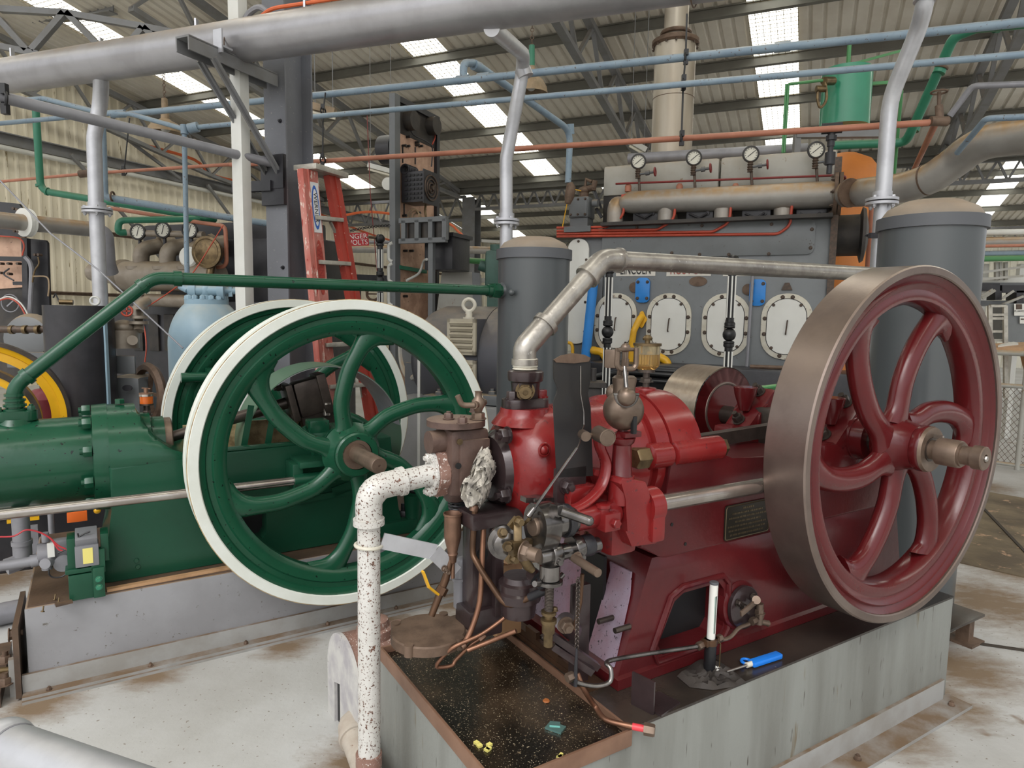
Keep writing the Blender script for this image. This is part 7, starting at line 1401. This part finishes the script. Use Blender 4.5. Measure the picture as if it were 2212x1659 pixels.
q2 = R(1328, 848, gy + .07); mb = MB(); mb.sph(q2, .026, n=28); mb.cyl(q2, R(1340, 790, gy + .045), .0058); t.part('fly_weight', mb, m_gov, go)
c = R(1354, 776, gy - .05); mb = MB(); uu = [(-.027, .03), (-.027, -.016), (-.02, -.026), (.02, -.026), (.027, -.016), (.027, .03)]; mb.tube([c + V((a, a * -.25, b)) for a, b in uu], .0075, n=8, bend=.01); mb.cyl(c + V((-.034, 0, .026)), c + V((.034, 0, .026)), .005); mb.box(c + V((-.03, .03, .0)), (.012, .035, .05), rz=.4, bev=.004); t.part('top_yoke', mb, m_gov, go)
zt_, zb_ = gz(945), gz(1030); mb = MB(); mb.lathe((gx, gy, zb_), (0, 0, 1), [(0, .036), (.008, .03), (zt_ - zb_ - .02, .026), (zt_ - zb_ - .012, .034), (zt_ - zb_, .037), (zt_ - zb_ + .004, .03)], n=32); mb.lathe((gx, gy, zt_), (0, 0, 1), [(0, .026), (.012, .024), (.02, .014), (.04, .012)], n=24); mb.box((gx + .01, gy - .02, zt_ + .012), (.06, .03, .016), bev=.003); t.part('governor_column', mb, m_maroon)
# governor gear housing
pl = [R(x, y, .06) for x, y in ((1345, 1032), (1395, 1040), (1404, 1062), (1420, 1175), (1365, 1182), (1352, 1150), (1355, 1075), (1338, 1045))]
mb = MB(); k = len(pl); bk = [p + V((0, .14, 0)) for p in pl]; mb.raw(pl + bk, [tuple(range(k)), tuple(range(k, 2 * k))] + [(i, (i + 1) % k, k + (i + 1) % k, k + i) for i in range(k)]); mb.bev(list(mb.b.faces), .006); mb.cyl((gx, gy, R(1345, 1085, .1).z), (gx, gy, zb_ + .005), .038); t.part('gear_housing', mb, m_red)
q = R(1400, 1098, .1); q.y = .1; mb = MB(); mb.lathe((0, .1, 1.047), (1, 0, 0), [(-1.70, .055), (-1.652, .055), (-1.648, .05)], n=32); mb.box((-1.675, .1, 1.0), (.05, .1, .1), bev=.01); t.part('shaft_boss', mb, m_red)
mb = MB(); mb.cyl((-1.70, .1, 1.047), (-.8, .1, 1.042), .0255, n=28); t.part('side_shaft', mb, m_bright)
mb = MB(); mb.box((-1.76, .18, 1.0), (.1, .16, .18), bev=.02); mb.tube([R(1292, 932, .13), R(1296, 965, .13), R(1309, 1005, .12), R(1295, 1055, .11), R(1250, 1095, .1), R(1180, 1112, .12)], .012, n=10, smooth=5, flat=((0, 1, 0), 1.8)); mb.box(R(1250, 1065, .17), (.1, .06, .05), bev=.01); t.part('governor_bracket', mb, m_red)
# cam shaft
def cx(x0, x1, r, z, m, name, y=.1, par=None, r2=None):
    mb = MB(); mb.lathe((0, y, z), (1, 0, 0), [(x0, r * .94), (x0 + .003, r), (x1 - .003, r2 or r), (x1, (r2 or r) * .94)], n=36); return t.part(name, mb, m, par)
zc1 = R(1235, 1122, .1).z
cam = cx(-2.055, -1.80, .034, zc1, m_red, 'cam_sleeve'); cx(-2.06, -1.95, .037, zc1, m_bst, 'cam', par=cam)
mb = MB(); mb.prism([(.055 * cos(a), .055 * sin(a) if sin(a) > 0 else .075 * sin(a)) for a in [2 * pi * k / 40 for k in range(40)]], (-2.075, .1, zc1 + .005), (0, 1, 0), (0, 0, 1), (.05, 0, 0), .004); t.part('cam', mb, m_bst, cam)
cx(-2.085, -2.07, .026, zc1, m_dull, 'cam_boss', par=cam); cx(-1.985, -1.965, .045, zc1, m_black, 'cam', par=cam)
mb = MB(); mb.box((-2.08, .1, zc1 + .024), (.02, .014, .012)); t.part('key', mb, m_bst, cam)
mb = MB(); q0, q1 = R(1212, 1104, .04), R(1272, 1125, .0); mb.cyl(q0, q1, .013, n=18); mb.sph(q1, .0135); mb.bar(q0, R(1195, 1098, .08), .02, .03); t.part('roller_lever', mb, m_bst)
mb = MB(); q = R(1322, 1128, .05); mb.box((q.x, .09, q.z), (.055, .09, .05), bev=.004); lo = t.part('square_lug', mb, m_red); mb = MB(); mb.hexn(R(1328, 1130, .045), (0, -1, 0), .014, .014, washer=False); t.part('bolt', mb, m_red, lo)
mb = MB(); mb.lathe(R(1303, 1092, .08), (0, 0, 1), [(-.03, .018), (-.006, .018), (-.004, .022), (.004, .022), (.006, .018)], n=20); t.part('grease_cup', mb, m_red)
z2 = R(1200, 1195, .1).z; c2 = cx(-2.06, -1.86, .022, z2, m_bst, 'lower_roller_shaft'); cx(-2.03, -2.0, .036, z2, m_bst, 'roller', par=c2); cx(-1.955, -1.925, .036, z2 + .004, m_bst, 'roller', par=c2); cx(-1.92, -1.885, .03, z2 + .004, m_black, 'roller', par=c2)
for x in (-2.02, -1.945): mb = MB(); mb.cyl((x, .07, z2 - .01), (x - .0, .055, z2 - .01), .008); t.part('pin', mb, m_bst, c2)
mb = MB(); mb.cyl(R(1240, 1205, .05), R(1292, 1238, -.06), .0115, n=20); mb.hexn(R(1246, 1203, .05), (0, -1, 0), .012, .012); t.part('starting_bar', mb, m_dull)
# fuel pump (brass)
pc = R(1092, 1175, .16); mb = MB(); ax = V((-.35, -.9, .1)).normalized(); mb.lathe(pc, ax, [(-.05, .03), (-.03, .034), (-.03, .046), (-.015, .046), (-.013, .034), (.02, .034), (.022, .03)], n=32); fp = t.part('fuel_pump', mb, m_bst)
mb = MB(); q = R(1118, 1185, .1); mb.bar(R(1118, 1125, .12), q, .022, .026, bev=.006); mb.bar(q, R(1098, 1212, .12), .03, .02, bev=.006); mb.bar(q, R(1146, 1170, .12), .022, .024, bev=.006); mb.box(q, (.045, .03, .045), bev=.008); mb.bar(R(1118, 1120, .13), R(1102, 1140, .13), .012, .02); t.part('pump_body', mb, m_brass, fp)
for (x, y, ax2) in ((1085, 1152, (-.3, -1, .5)), (1096, 1180, (-.4, -1, .1)), (1108, 1206, (0, -1, 0)), (1118, 1125, (0, -1, 0))): mb = MB(); mb.hexn(R(x, y, .1), ax2, .011, .02, .0); t.part('union', mb, m_brass, fp)
mb = MB(); q = R(1130, 1190, .07); mb.hexn(q, (.5, -1, -.1), .022, .02); mb.cyl(q, q + V((.5, -1, -.1)).normalized() * .045, .0175, n=18); t.part('pump_plug', mb, m_dull, fp)
mb = MB(); mb.tube([R(1130, 1205, .1), R(1140, 1222, .1), R(1150, 1232, .1)], [.012, .014, .01], n=10); mb.tube([R(1130, 1133, .12), R(1142, 1122, .1), R(1148, 1110, .1)], .005, n=8, smooth=3); t.part('feed_elbow', mb, m_brass, fp)
# lower spindle, hand wheel, spring, gland
sx, sy = R(1187, 1258, .1).x, .1
rz_ = lambda y: R(1187, y, .1).z
mb = MB(); mb.cyl((sx, sy, rz_(1220)), (sx, sy, rz_(1250)), .028, n=20); mb.lathe((sx, sy, rz_(1262)), (0, 0, 1), [(0, .02), (.004, .036), (.012, .036), (.014, .02)], n=24); mb.cyl((sx - .03, sy, rz_(1256)), (sx - .055, sy - .01, rz_(1250)), .008); mb.cyl((sx + .03, sy, rz_(1256)), (sx + .05, sy + .01, rz_(1252)), .008); sp_ = t.part('valve_spindle', mb, m_bst)
n = 200; pts = [V((sx + .0105 * cos(2 * pi * 17 * i / n), sy + .0105 * sin(2 * pi * 17 * i / n), rz_(1264) - (rz_(1264) - rz_(1318)) * i / n)) for i in range(n + 1)]; mb = MB(); mb.tube(pts, .0024, n=5); mb.cyl((sx, sy, rz_(1260)), (sx, sy, rz_(1330)), .006); t.part('spring', mb, m_darksteel, sp_)
mb = MB(); mb.lathe((sx, sy, rz_(1318)), (0, 0, 1), [(0, .01), (-.002, .021), (-.01, .021), (-.012, .012), (-.022, .012), (-.024, .022), (-.034, .022), (-.036, .018), (-.062, .018), (-.064, .013), (-.1, .013)], n=24); mb.hexn((sx + .013, sy - .01, rz_(1318)), (0, 0, 1), .007, .01); t.part('brass_gland', mb, m_brass, sp_)
mb = MB(); mb.lathe((R(1128, 1290, .26).x, .28, R(1128, 1300, .26).z), (0, 0, 1), [(-.05, .03), (-.045, .05), (0, .055), (.005, .066), (.03, .068), (.035, .06), (.055, .06), (.06, .05), (.075, .045)], n=28); mb.cyl(R(1150, 1240, .2), R(1175, 1262, .12), .02); t.part('pump_base', mb, m_oily)
mb = MB(); mb.hexn(R(1160, 1247, .13), R(1175, 1262, .12) - R(1160, 1247, .13), .02, .03); mb.cyl(R(1145, 1290, .2), R(1185, 1272, .14), .012); t.part('coupling', mb, m_black)
# front skirt behind the spindle
mb = MB(); mb.box((-1.80, .25, .62), (.06, .03, .32), bev=.006); mb.cyl(R(1235, 1360, .2), R(1222, 1345, .16), .03); mb.bar(R(1190, 1370, .2), R(1290, 1440, .16), .03, .02); mb.bar(R(1195, 1395, .2), R(1280, 1452, .14), .02, .02); t.part('front_skirt', mb, m_oily)
mb = MB(); mb.hexn(R(1222, 1350, .15), (-.3, -1, 0), .02, .022, .01); t.part('nut', mb, m_dull)
mb = MB(); mb.tube([R(1268, 1150, .14), R(1255, 1185, .12), R(1250, 1215, .12), R(1262, 1190, .12), R(1320, 1160, .12)][:3], .007, n=8); mb.tube([R(1258, 1240, .13), R(1254, 1300, .13), R(1240, 1360, .13)], .006, n=8); t.part('drip_pipe', mb, m_cud)
mb = MB()
for k in range(30): q = R(1249 - .22 * k * .5, 1252 + 5.0 * k, .09); mb.torus(q, (1, .3, 0) if k % 2 else (-.2, 1, 0), .0065, .0016, n=10, m=5)
t.part('chain', mb, m_darksteel)
mb = MB(); mb.tube([R(1246, 1400, .09), R(1244, 1440, .09), R(1243, 1482, .09)], [.003, .004, .006, .006], n=8); t.part('chain_rod', mb, m_black)
# stepped rack bar beside the tray
mb = MB(); p0, p1 = V((-1.79, .62, .47)), V((-1.79, .2, .47))
for k in range(7): y = .66 - .065 * k; mb.box((-1.785, y, .476 - (.012 if k % 2 else 0)), (.016, .066, .075 - (.024 if k % 2 else 0)))
mb.box((-1.765, .45, .458), (.06, .5, .02)); t.part('stepped_bar', mb, m_cud)
for y in (.5, .4): mb = MB(); mb.hexn((-1.76, y, .47), (0, 0, 1), .014, .026, .0); t.part('bolt', mb, m_darksteel)
mb = MB(); q = RZ(1308, 1420, .485); mb.cyl((q.x, q.y, .45), (q.x, q.y, .487), .045); t.part('foot_lug', mb, m_bedred); mb = MB(); mb.hexn((q.x, q.y, .487), (0, 0, 1), .026, .035, .008); t.part('foundation_nut', mb, m_darksteel)
# oil feed line
ol = [R(1238, 1470, .1), R(1255, 1477, .09), R(1290, 1482, .07), R(1318, 1472, .06), R(1319, 1445, .07), R(1310, 1432, .09), R(1330, 1424, .1), R(1400, 1412, .11), R(1490, 1399, .11), R(1520, 1394, .11)]
mb = MB(); mb.tube(ol, .0068, n=12, smooth=5); t.part('oil_line', mb, m_bst)
mb = MB(); mb.tube([R(1545, 1384, .11), R(1575, 1378, .11), R(1595, 1358, .12), R(1618, 1348, .12)], .0068, n=12, smooth=4); t.part('oil_line', mb, m_dull)
for x, y, y_ in ((1232, 1463, .1), (1513, 1395, .11), (1553, 1380, .11), (1628, 1342, .12)): q = R(x, y, y_); mb = MB(); mb.hexn(q - V((.012, 0, 0)), (1, 0, .1), .0135, .024, washer=False); t.part('line_nut', mb, m_dull)
# main bearing caps
for y, nm in ((.2, 'near'), (.6, 'far')):
    mb = MB(); mb.box((A_.x - .04, y, 1.06), (.34, .13, .16), bev=.02); t.part('bearing_pedestal', mb, m_maroon)
    mb = MB(); Mr = Matrix.Rotation(-.75, 3, 'Y'); mb.box((A_.x - .035, y, 1.19), (.24, .13, .07), M=Mr, bev=.02); mb.lathe((A_.x, y, A_.z), (0, 1, 0), [(-.075, .05), (-.072, .085), (.072, .085), (.075, .05)], n=28); mb.lathe((A_.x - .09, y, 1.25), (0, 0, 1), [(-.05, .022), (.02, .045), (.05, .05), (.053, .048)], n=20); o = t.part('bearing_cap', mb, m_maroon)
    nrm = Mr @ V((0, 0, 1))
    for s_ in (-.085, .085): q = V((A_.x - .035, y, 1.19)) + Mr @ V((s_, 0, .036)); mb = MB(); mb.hexn(q, nrm, .022, .032, .018); t.part('nut', mb, m_darksteel, o)
mb = MB(); mb.lathe((A_.x, .08, A_.z), (0, 1, 0), [(0, .05), (0, .08), (.085, .08), (.085, .05)], n=36); t.part('shaft_guard', mb, m_maroon)
mb = MB(); mb.box((A_.x - .03, .42, 1.12), (.08, .3, .2), bev=.02); mb.cyl((A_.x, .34, A_.z), (A_.x, .5, A_.z), .06); mb.bar((-1.3, .42, 1.13), (A_.x - .05, .42, 1.15), .04, .05); t.part('crank', mb, m_darksteel)
mb = MB(); mb.tube([R(1845, 1103, .3), R(1870, 1110, .3), R(1890, 1100, .3)], .014, n=10, smooth=4); t.part('green_hose', mb, m_greenp)
mb = MB(); mb.box((-.55, .23, .93), (.3, .03, .12)); mb.box((-.52, .215, .9), (.5, .02, .02)); t.part('side_casting', mb, m_maroon)
# cleaning rag hung over the studs
random.seed(5)
rc = R(1038, 1030, .36); rag = MB(); rag.sph(rc, .05, (1, 1, 1), 48)
for v in rag.b.verts:
    d = v.co - rc; z = d.z / .05
    k = .62 + .55 * max(0, -z) ** 1.0 * (1 if z > -.75 else .9)
    f = sin(d.x * 210 + z * 6) * .006 + sin(d.y * 260 + d.x * 90 + z * 9) * .006 + sin(z * 11 + d.x * 160) * .005
    v.co = rc + V((d.x * k * 1.15 + f * 1.4 + (-.016 if z < 0 else .008), d.y * k * .8 + f * 1.2, d.z * 1.55 + f))
m_rag = mat('greasy_rag', 'c6c0b4', .85, var='4a4542', vs=26, amt=.9, bump=.6, bs=70, spots='2e2b2a', sps=60, spa=.03)
solo('cleaning_rag', 'crumpled greasy white rag hanging on the studs of the red engine end cover', 'rag', rag, m_rag, None, RF)
# weights and link rod of the hit mechanism
tw = re_
mb = MB(); q0, q1 = R(1292, 936, .1), R(1313, 946, .04); mb.cyl(q0, q1, .022, n=28); mb.torus(q1, q1 - q0, .0215, .002, n=28, m=6); w_o = t.part('counterweight', mb, m_gov)
mb = MB(); mb.cyl(R(1258, 938, .12), R(1266, 943, .09), .014, n=20); mb.cyl(R(1266, 941, .1), R(1292, 938, .1), .006); t.part('small_weight', mb, m_gov, w_o)
mb = MB(); mb.tube([R(1254, 790, .15), R(1254, 850, .15), R(1261, 890, .15), R(1261, 918, .14), R(1255, 935, .12), R(1252, 955, .11), R(1244, 975, .1)], .0024, n=6); mb.cyl(R(1246, 968, .1), R(1146, 1110, .08), .0042, n=8); mb.cyl(R(1154, 1098, .08), R(1140, 1116, .08), .008, n=10); t.part('link_rod', mb, m_bst)
mb = MB(); mb.lathe(R(1160, 1078, .2), (0, 0, 1), [(-.03, .02), (-.01, .022), (0, .026), (.006, .026), (.008, .018), (.008, 0)], n=20); mb.bar(R(1130, 1078, .2), R(1190, 1078, .2), .03, .014); t.part('adjuster', mb, m_bst)
# ---------------------------------------------------------------- loose things on and around the red plinth
ZP = .451
tb2 = Thing('sample_tube', 'white tube with a slotted window standing on a black bottle on the red engine plinth', 'tube', RF, RZ(1532, 1455, ZP))
q = RZ(1532, 1450, ZP); h1 = R(1532, 1392, q.y).z; h2 = R(1536, 1262, q.y).z
mb = MB(); mb.cyl((q.x, q.y, ZP), (q.x, q.y, h1), .019, n=24); tb2.part('bottle', mb, m_rubber)
mb = MB(); mb.cyl((q.x, q.y, h1), (q.x, q.y, h1 + .02), .022, n=24); mb.box((q.x, q.y, h1 + .01), (.06, .025, .02)); tb2.part('collar', mb, m_cud)
wt = MB(); wt.pipe((q.x, q.y, h1 + .01), (q.x + .003, q.y, h2), .0135, .002, 28); cu_ = MB(); cu_.box((q.x + .002, q.y - .02, (h1 + h2) / 2 - .0), (.012, .03, (h2 - h1) * .62), bev=.004); wt = cut(wt, cu_); tb2.part('sleeve', wt, m_doorw)
mb = MB(); mb.cyl((q.x, q.y, h1 + .012), (q.x + .002, q.y, h2 - .01), .009, n=16); tb2.part('glass_vial', mb, mat('pale_green_liquid', '9fb8b0', .15))
mb = MB(); mb.lathe((q.x + .003, q.y, h2), (0, 0, 1), [(-.002, .0145), (.004, .0145), (.006, .012), (.006, 0)], n=24); tb2.part('cap', mb, m_tankrim)
mb = MB(); mb.tube([(q.x + .02, q.y - .01, h1 + .01), (q.x + .03, q.y - .015, h1), (q.x + .03, q.y - .015, ZP + .01), (q.x + .02, q.y - .015, ZP + .006)], .0022, n=6, bend=.01); tb2.part('wire_clip', mb, m_brass)
cl = MB(); nx, ny = 26, 20; random.seed(3); vs = []
cl_poly = [(1462, 1462), (1500, 1432), (1545, 1425), (1570, 1440), (1590, 1455), (1612, 1475), (1585, 1485), (1540, 1492), (1490, 1486)]
cc = RZ(1535, 1462, ZP); pr = [RZ(x, y, ZP) for x, y in cl_poly]
rings = []
for k in range(7):
    s_ = 1 - k / 7; rg = []
    for i in range(36):
        u = i / 36 * len(pr); a = pr[int(u) % len(pr)]; b = pr[(int(u) + 1) % len(pr)]; p = a.lerp(b, u - int(u)); p = cc.lerp(p, s_)
        rg.append(p + V((0, 0, .002 + (.010 * abs(sin(k * 1.9 + i * .7)) + .008 * sin(i * 1.3 + k)) * (0 if k == 0 else 1) * .8 + (.004 if k else 0))))
    rings.append(rg)
cl.loft(rings, cap=False); cl.b.faces.new([v for v in cl.b.verts][-36:])
solo('oily_cloth', 'dark oily cloth lying on the red engine plinth under the sample tube', 'cloth', cl, mat('oily_cloth', '38322e', .7, var='241f1c', vs=14, amt=.7, bump=.4, bs=50), None, RF)
tg = Thing('gas_lighter', 'bright blue long gas lighter lying on the red engine plinth', 'lighter', RF, RZ(1650, 1425, ZP)); m_lb = mat('blue_plastic', '1f7be0', .3)
a, b = RZ(1622, 1434, ZP + .012), RZ(1684, 1414, ZP + .012); d_ = (b - a).normalized(); mb = MB(); mb.bar(a, b, .03, .018, bev=.006); mb.torus(a - d_ * .0 + V((.0, .018, .0)), (0, 0, 1), .016, .005, n=18); tg.part('body', mb, m_lb)
mb = MB(); mb.cyl(a - d_ * .11, a, .0045, n=12); tg.part('nozzle', mb, m_bright)
mb = MB(); mb.cyl(a - d_ * .02, a + d_ * .004, .009, n=12); tg.part('nozzle_collar', mb, m_doorr)
mb = MB(); q = RZ(1548, 1448, ZP + .006)
for i in range(5): mb.box(q + V((random.uniform(-.01, .015), random.uniform(-.008, .008), random.uniform(0, .006))), (.012, .01, .008), M=Matrix.Rotation(random.uniform(0, 3), 3, V((.4, .3, 1)).normalized()))
solo('foil_scrap', 'tiny white crumpled foil at the foot of the sample tube', 'scrap', mb, m_doorw, None, RF)
t = Thing('angle_bracket', 'dark steel angle plate standing on the corner of the red engine plinth', 'bracket', RF, (-1.67, .06, ZP))
a, b = RZ(1364, 1520, ZP), RZ(1412, 1545, ZP); h = R(1362, 1452, a.y).z
mb = MB(); mb.bar((a + b) / 2 - (b - a) * .5 + V((0, 0, (h - ZP) / 2)), b + V((0, 0, (h - ZP) / 2)), .006, h - ZP); t.part('upright_plate', mb, m_oily)
mb = MB(); q = RZ(1425, 1520, ZP + .003); mb.box((q.x + .0, q.y, ZP + .003), (.1, (a - b).length, .006), rz=math.atan2((b - a).y, (b - a).x) - pi / 2); t.part('base_leg', mb, m_oily)
t = Thing('copper_fuel_pipe', 'bent copper pipe with a red taped end and steel nut beside the oil tray', 'pipe', RF, RZ(1390, 1570, ZP))
mb = MB(); mb.tube([R(1247, 1455, .12), R(1262, 1490, .1), RZ(1285, 1525, ZP + .02), RZ(1310, 1555, ZP + .014), RZ(1370, 1570, ZP + .014)], .0078, n=12, smooth=5); t.part('tube', mb, m_cu)
a, b = RZ(1366, 1569, ZP + .014), RZ(1391, 1574, ZP + .014); d_ = (b - a).normalized(); mb = MB(); mb.cyl(a, b, .0095, n=14); t.part('red_tape', mb, mat('red_tape', 'd8414a', .4), label='red tape wrapping')
mb = MB(); mb.hexn(b, d_, .017, .03, washer=False); t.part('nut', mb, m_dull)
# small steel table at the far end of the plinth
t = Thing('steel_stand', 'small dark steel stand on the floor beyond the right end of the red engine plinth', 'stand', RF, (.1, .1, 0))
q = RF.loc(PZ(2082, 1384, 0)); q2 = RF.loc(PL(2086, 1318, RF.w(q), V((0, 1, 0)))); zt_ = q2.z
mb = MB(); mb.box((q.x, q.y, .006), (.13, .13, .012)); mb.box((q.x, q.y, zt_ / 2), (.05, .06, zt_)); t.part('leg', mb, m_rust)
mb = MB(); mb.box((q.x - .14, q.y + .04, zt_ - .006), (.34, .22, .014), bev=.002); t.part('top_plate', mb, m_oilsteel)
# silencer drum and elbow on the floor left of the plinth
t = Thing('air_silencer', 'rust speckled grey drum with an arched slotted face on the floor beside the tray', 'silencer', RF, (-2.2, 1.04, 0))
r_ = .19; cy_, cz_ = 1.04, .2
arch = lambda r: [(cy_ + r, 0), (cy_ + r, cz_)] + [(cy_ + r * cos(a), cz_ + r * sin(a)) for a in [pi * k / 20 for k in range(1, 20)]] + [(cy_ - r, cz_), (cy_ - r, 0)]
mb = MB(); mb.prism(arch(r_ - .005), (-2.285, 0, 0), (0, 1, 0), (0, 0, 1), (.24, 0, 0), .008); mb.lathe((-2.17, cy_, cz_ + r_ - .02), (0, 0, 1), [(0, .075), (.03, .07), (.035, .055), (.06, .05), (.075, .02), (.076, 0)], n=28); t.part('drum', mb, m_speckb)
fo = arch(r_)[:-1] + [(cy_ - r_, 0), (1.07, 0), (1.07, .19), (1.14, .165), (1.14, 0)]
mb = MB(); mb.prism(fo, (-2.30, 0, 0), (0, 1, 0), (0, 0, 1), (.014, 0, 0), .001); t.part('face_plate', mb, m_speckf)
mb = MB(); mb.prism([(1.068, .002), (1.068, .19), (1.142, .166), (1.142, .002)], (-2.288, 0, 0), (0, 1, 0), (0, 0, 1), (.002, 0, 0)); t.part('dark_slot', mb, m_line_shade)
t = Thing('floor_elbow_pipe', 'short dusty elbow pipe on the floor behind the foot of the speckled white pipe', 'pipe', RF, RZ(760, 1570, 0))
pts = [RZ(812, 1552, .1), RZ(752, 1560, .1), RZ(806, 1700, .07)]
mb = MB(); mb.tube(pts, .046, n=28, bend=.09); t.part('pipe', mb, m_speckc)
d_ = (pts[2] - pts[1]).normalized(); q = pts[1] + d_ * .085; mb = MB(); mb.cyl(q - d_ * .012, q + d_ * .012, .053, n=28); t.part('collar', mb, m_speckc)
# hose coil, cable coil and bucket
t = Thing('cable_coil', 'thick coil of shiny black cable lying behind the red engine', 'cable', EF, E_(1420, 820, -.75))
cc = E_(1420, 812, -.8)
for k in range(16):
    mb = MB(); z = random.uniform(-.06, .07); yy = random.uniform(-.12, .12); L0 = random.uniform(.5, .62)
    mb.tube([cc + V((-L0, yy * .6, z * .3 - .05)), cc + V((-L0 * .5, yy, z * .9)), cc + V((0, yy - .02, z)), cc + V((L0 * .5, yy, z * .9 - .01)), cc + V((L0, yy * .7, z * .3 - .06))], .02, n=8, smooth=4); t.part('cable_turn', mb, m_rubber)
zz_ = cc.z - .16; mb = MB(); mb.box((cc.x, cc.y, zz_ / 2), (1.3, .5, zz_), bev=.01); solo('dark_bench', 'low black bench under the cable coil behind the red engine', 'bench', mb, m_black, None, EF)
mb = MB(); q = P(1262, 822, 4.3); mb.box(q - V((0, 0, .02)), (.26, .2, .03)); mb.box(q - V((0, 0, .12)), (.2, .16, .18), bev=.02)
for k in range(3): mb.cyl(q + V((-.06 + .06 * k, 0, 0)), q + V((-.06 + .06 * k, 0, .08)), .018)
mb.box((q.x, q.y, (q.z - .2) / 2), (.1, .1, q.z - .2)); solo('lubricator_box', 'dusty black box with small fittings on top behind the guard plate', 'machine', mb, m_blackd)
mb = MB(); q = RX(1660, 845, -.2); mb.torus(P(1660, 846, 4.0), (.1, .3, 1), .12, .012, n=32, m=8); mb.torus(P(1662, 842, 4.0), (-.1, .3, 1), .13, .012, n=32, m=8); solo('hose_loop', 'green hose loop lying behind the red engine bearing', 'hose', mb, m_grass)
q = P(895, 1100, 3.7); t = Thing('bucket', 'dark green bucket standing at the far corner of the green engine plinth', 'bucket', WF, q); zb = P(895, 1130, 3.7).z; zt = P(895, 1068, 3.7).z
mb = MB(); mb.lathe((q.x, q.y, zb), (0, 0, 1), [(0, 0), (0, .048), (zt - zb, .06), (zt - zb + .004, .062), (zt - zb, .057), (.01, .045), (.01, 0)], n=32, cap=False); t.part('shell', mb, m_greend, world=True)
mb = MB(); mb.tube([V((q.x, q.y, zt)) + V((cos(a) * .06, 0, -.02 + abs(sin(a)) * -.03)) for a in [pi * i / 10 for i in range(11)]], .002, n=6); t.part('handle', mb, m_bright, world=True)
mb = MB(); mb.tube([P(845, 1068, 3.6), P(860, 1062, 3.6), P(880, 1060, 3.65), P(905, 1064, 3.7)], .012, n=8, smooth=4); solo('dark_hose', 'short dark hose crossing behind the elbow of the speckled pipe', 'hose', mb, m_rubber)
q = P(960, 985, 4.2); t = Thing('plastic_canister', 'white plastic canister with a yellow label between the green flywheel and the red engine', 'canister', WF, (q.x, q.y, 0)); mb = MB(); mb.lathe((q.x, q.y, 0), (0, 0, 1), [(0, .1), (q.z - .1, .1), (q.z - .03, .08), (q.z, .04), (q.z + .03, .03), (q.z + .03, 0)], n=28); t.part('shell', mb, m_doorw, world=True)
mb = MB(); mb.cyl((q.x, q.y, q.z + .0), (q.x, q.y, q.z + .06), .033, n=16); t.part('yellow_cap', mb, m_yellow, world=True)
# ================================================================== camera, light, view
cam = bpy.data.cameras.new('camera'); co = link('camera', cam)
cam.sensor_fit = 'HORIZONTAL'; cam.sensor_width = 36; cam.lens = F / W * 36; cam.clip_end = 200
co.matrix_world = Matrix.Translation(EYE) @ Matrix((_r, _u, -_f)).transposed().to_4x4()
SC.camera = co
wd = bpy.data.worlds.new('sky'); SC.world = wd; wd.use_nodes = True; nt = wd.node_tree
bg = nt.nodes['Background']
sk = nt.nodes.new('ShaderNodeTexSky'); sk.sky_type = 'NISHITA'; sk.sun_disc = False; sk.sun_elevation = radians(50); sk.sun_rotation = radians(200); sk.air_density = 1.0; sk.dust_density = 4.0
hs = nt.nodes.new('ShaderNodeHueSaturation'); hs.inputs['Saturation'].default_value = .12; nt.links.new(sk.outputs[0], hs.inputs['Color']); nt.links.new(hs.outputs[0], bg.inputs['Color'])
bg.inputs['Strength'].default_value = .32
sun = bpy.data.lights.new('sun', 'SUN'); sun.energy = 4.0; sun.angle = radians(1); so = link('sun', sun); so.rotation_euler = (radians(-12), 0, radians(-24)); sun.color = (1, .97, .92)
vs = SC.view_settings; SC.display_settings.display_device = 'sRGB'; vs.view_transform = 'Standard'; vs.look = 'None'; vs.exposure = -0.42; vs.gamma = 1.0; vs.use_curve_mapping = False
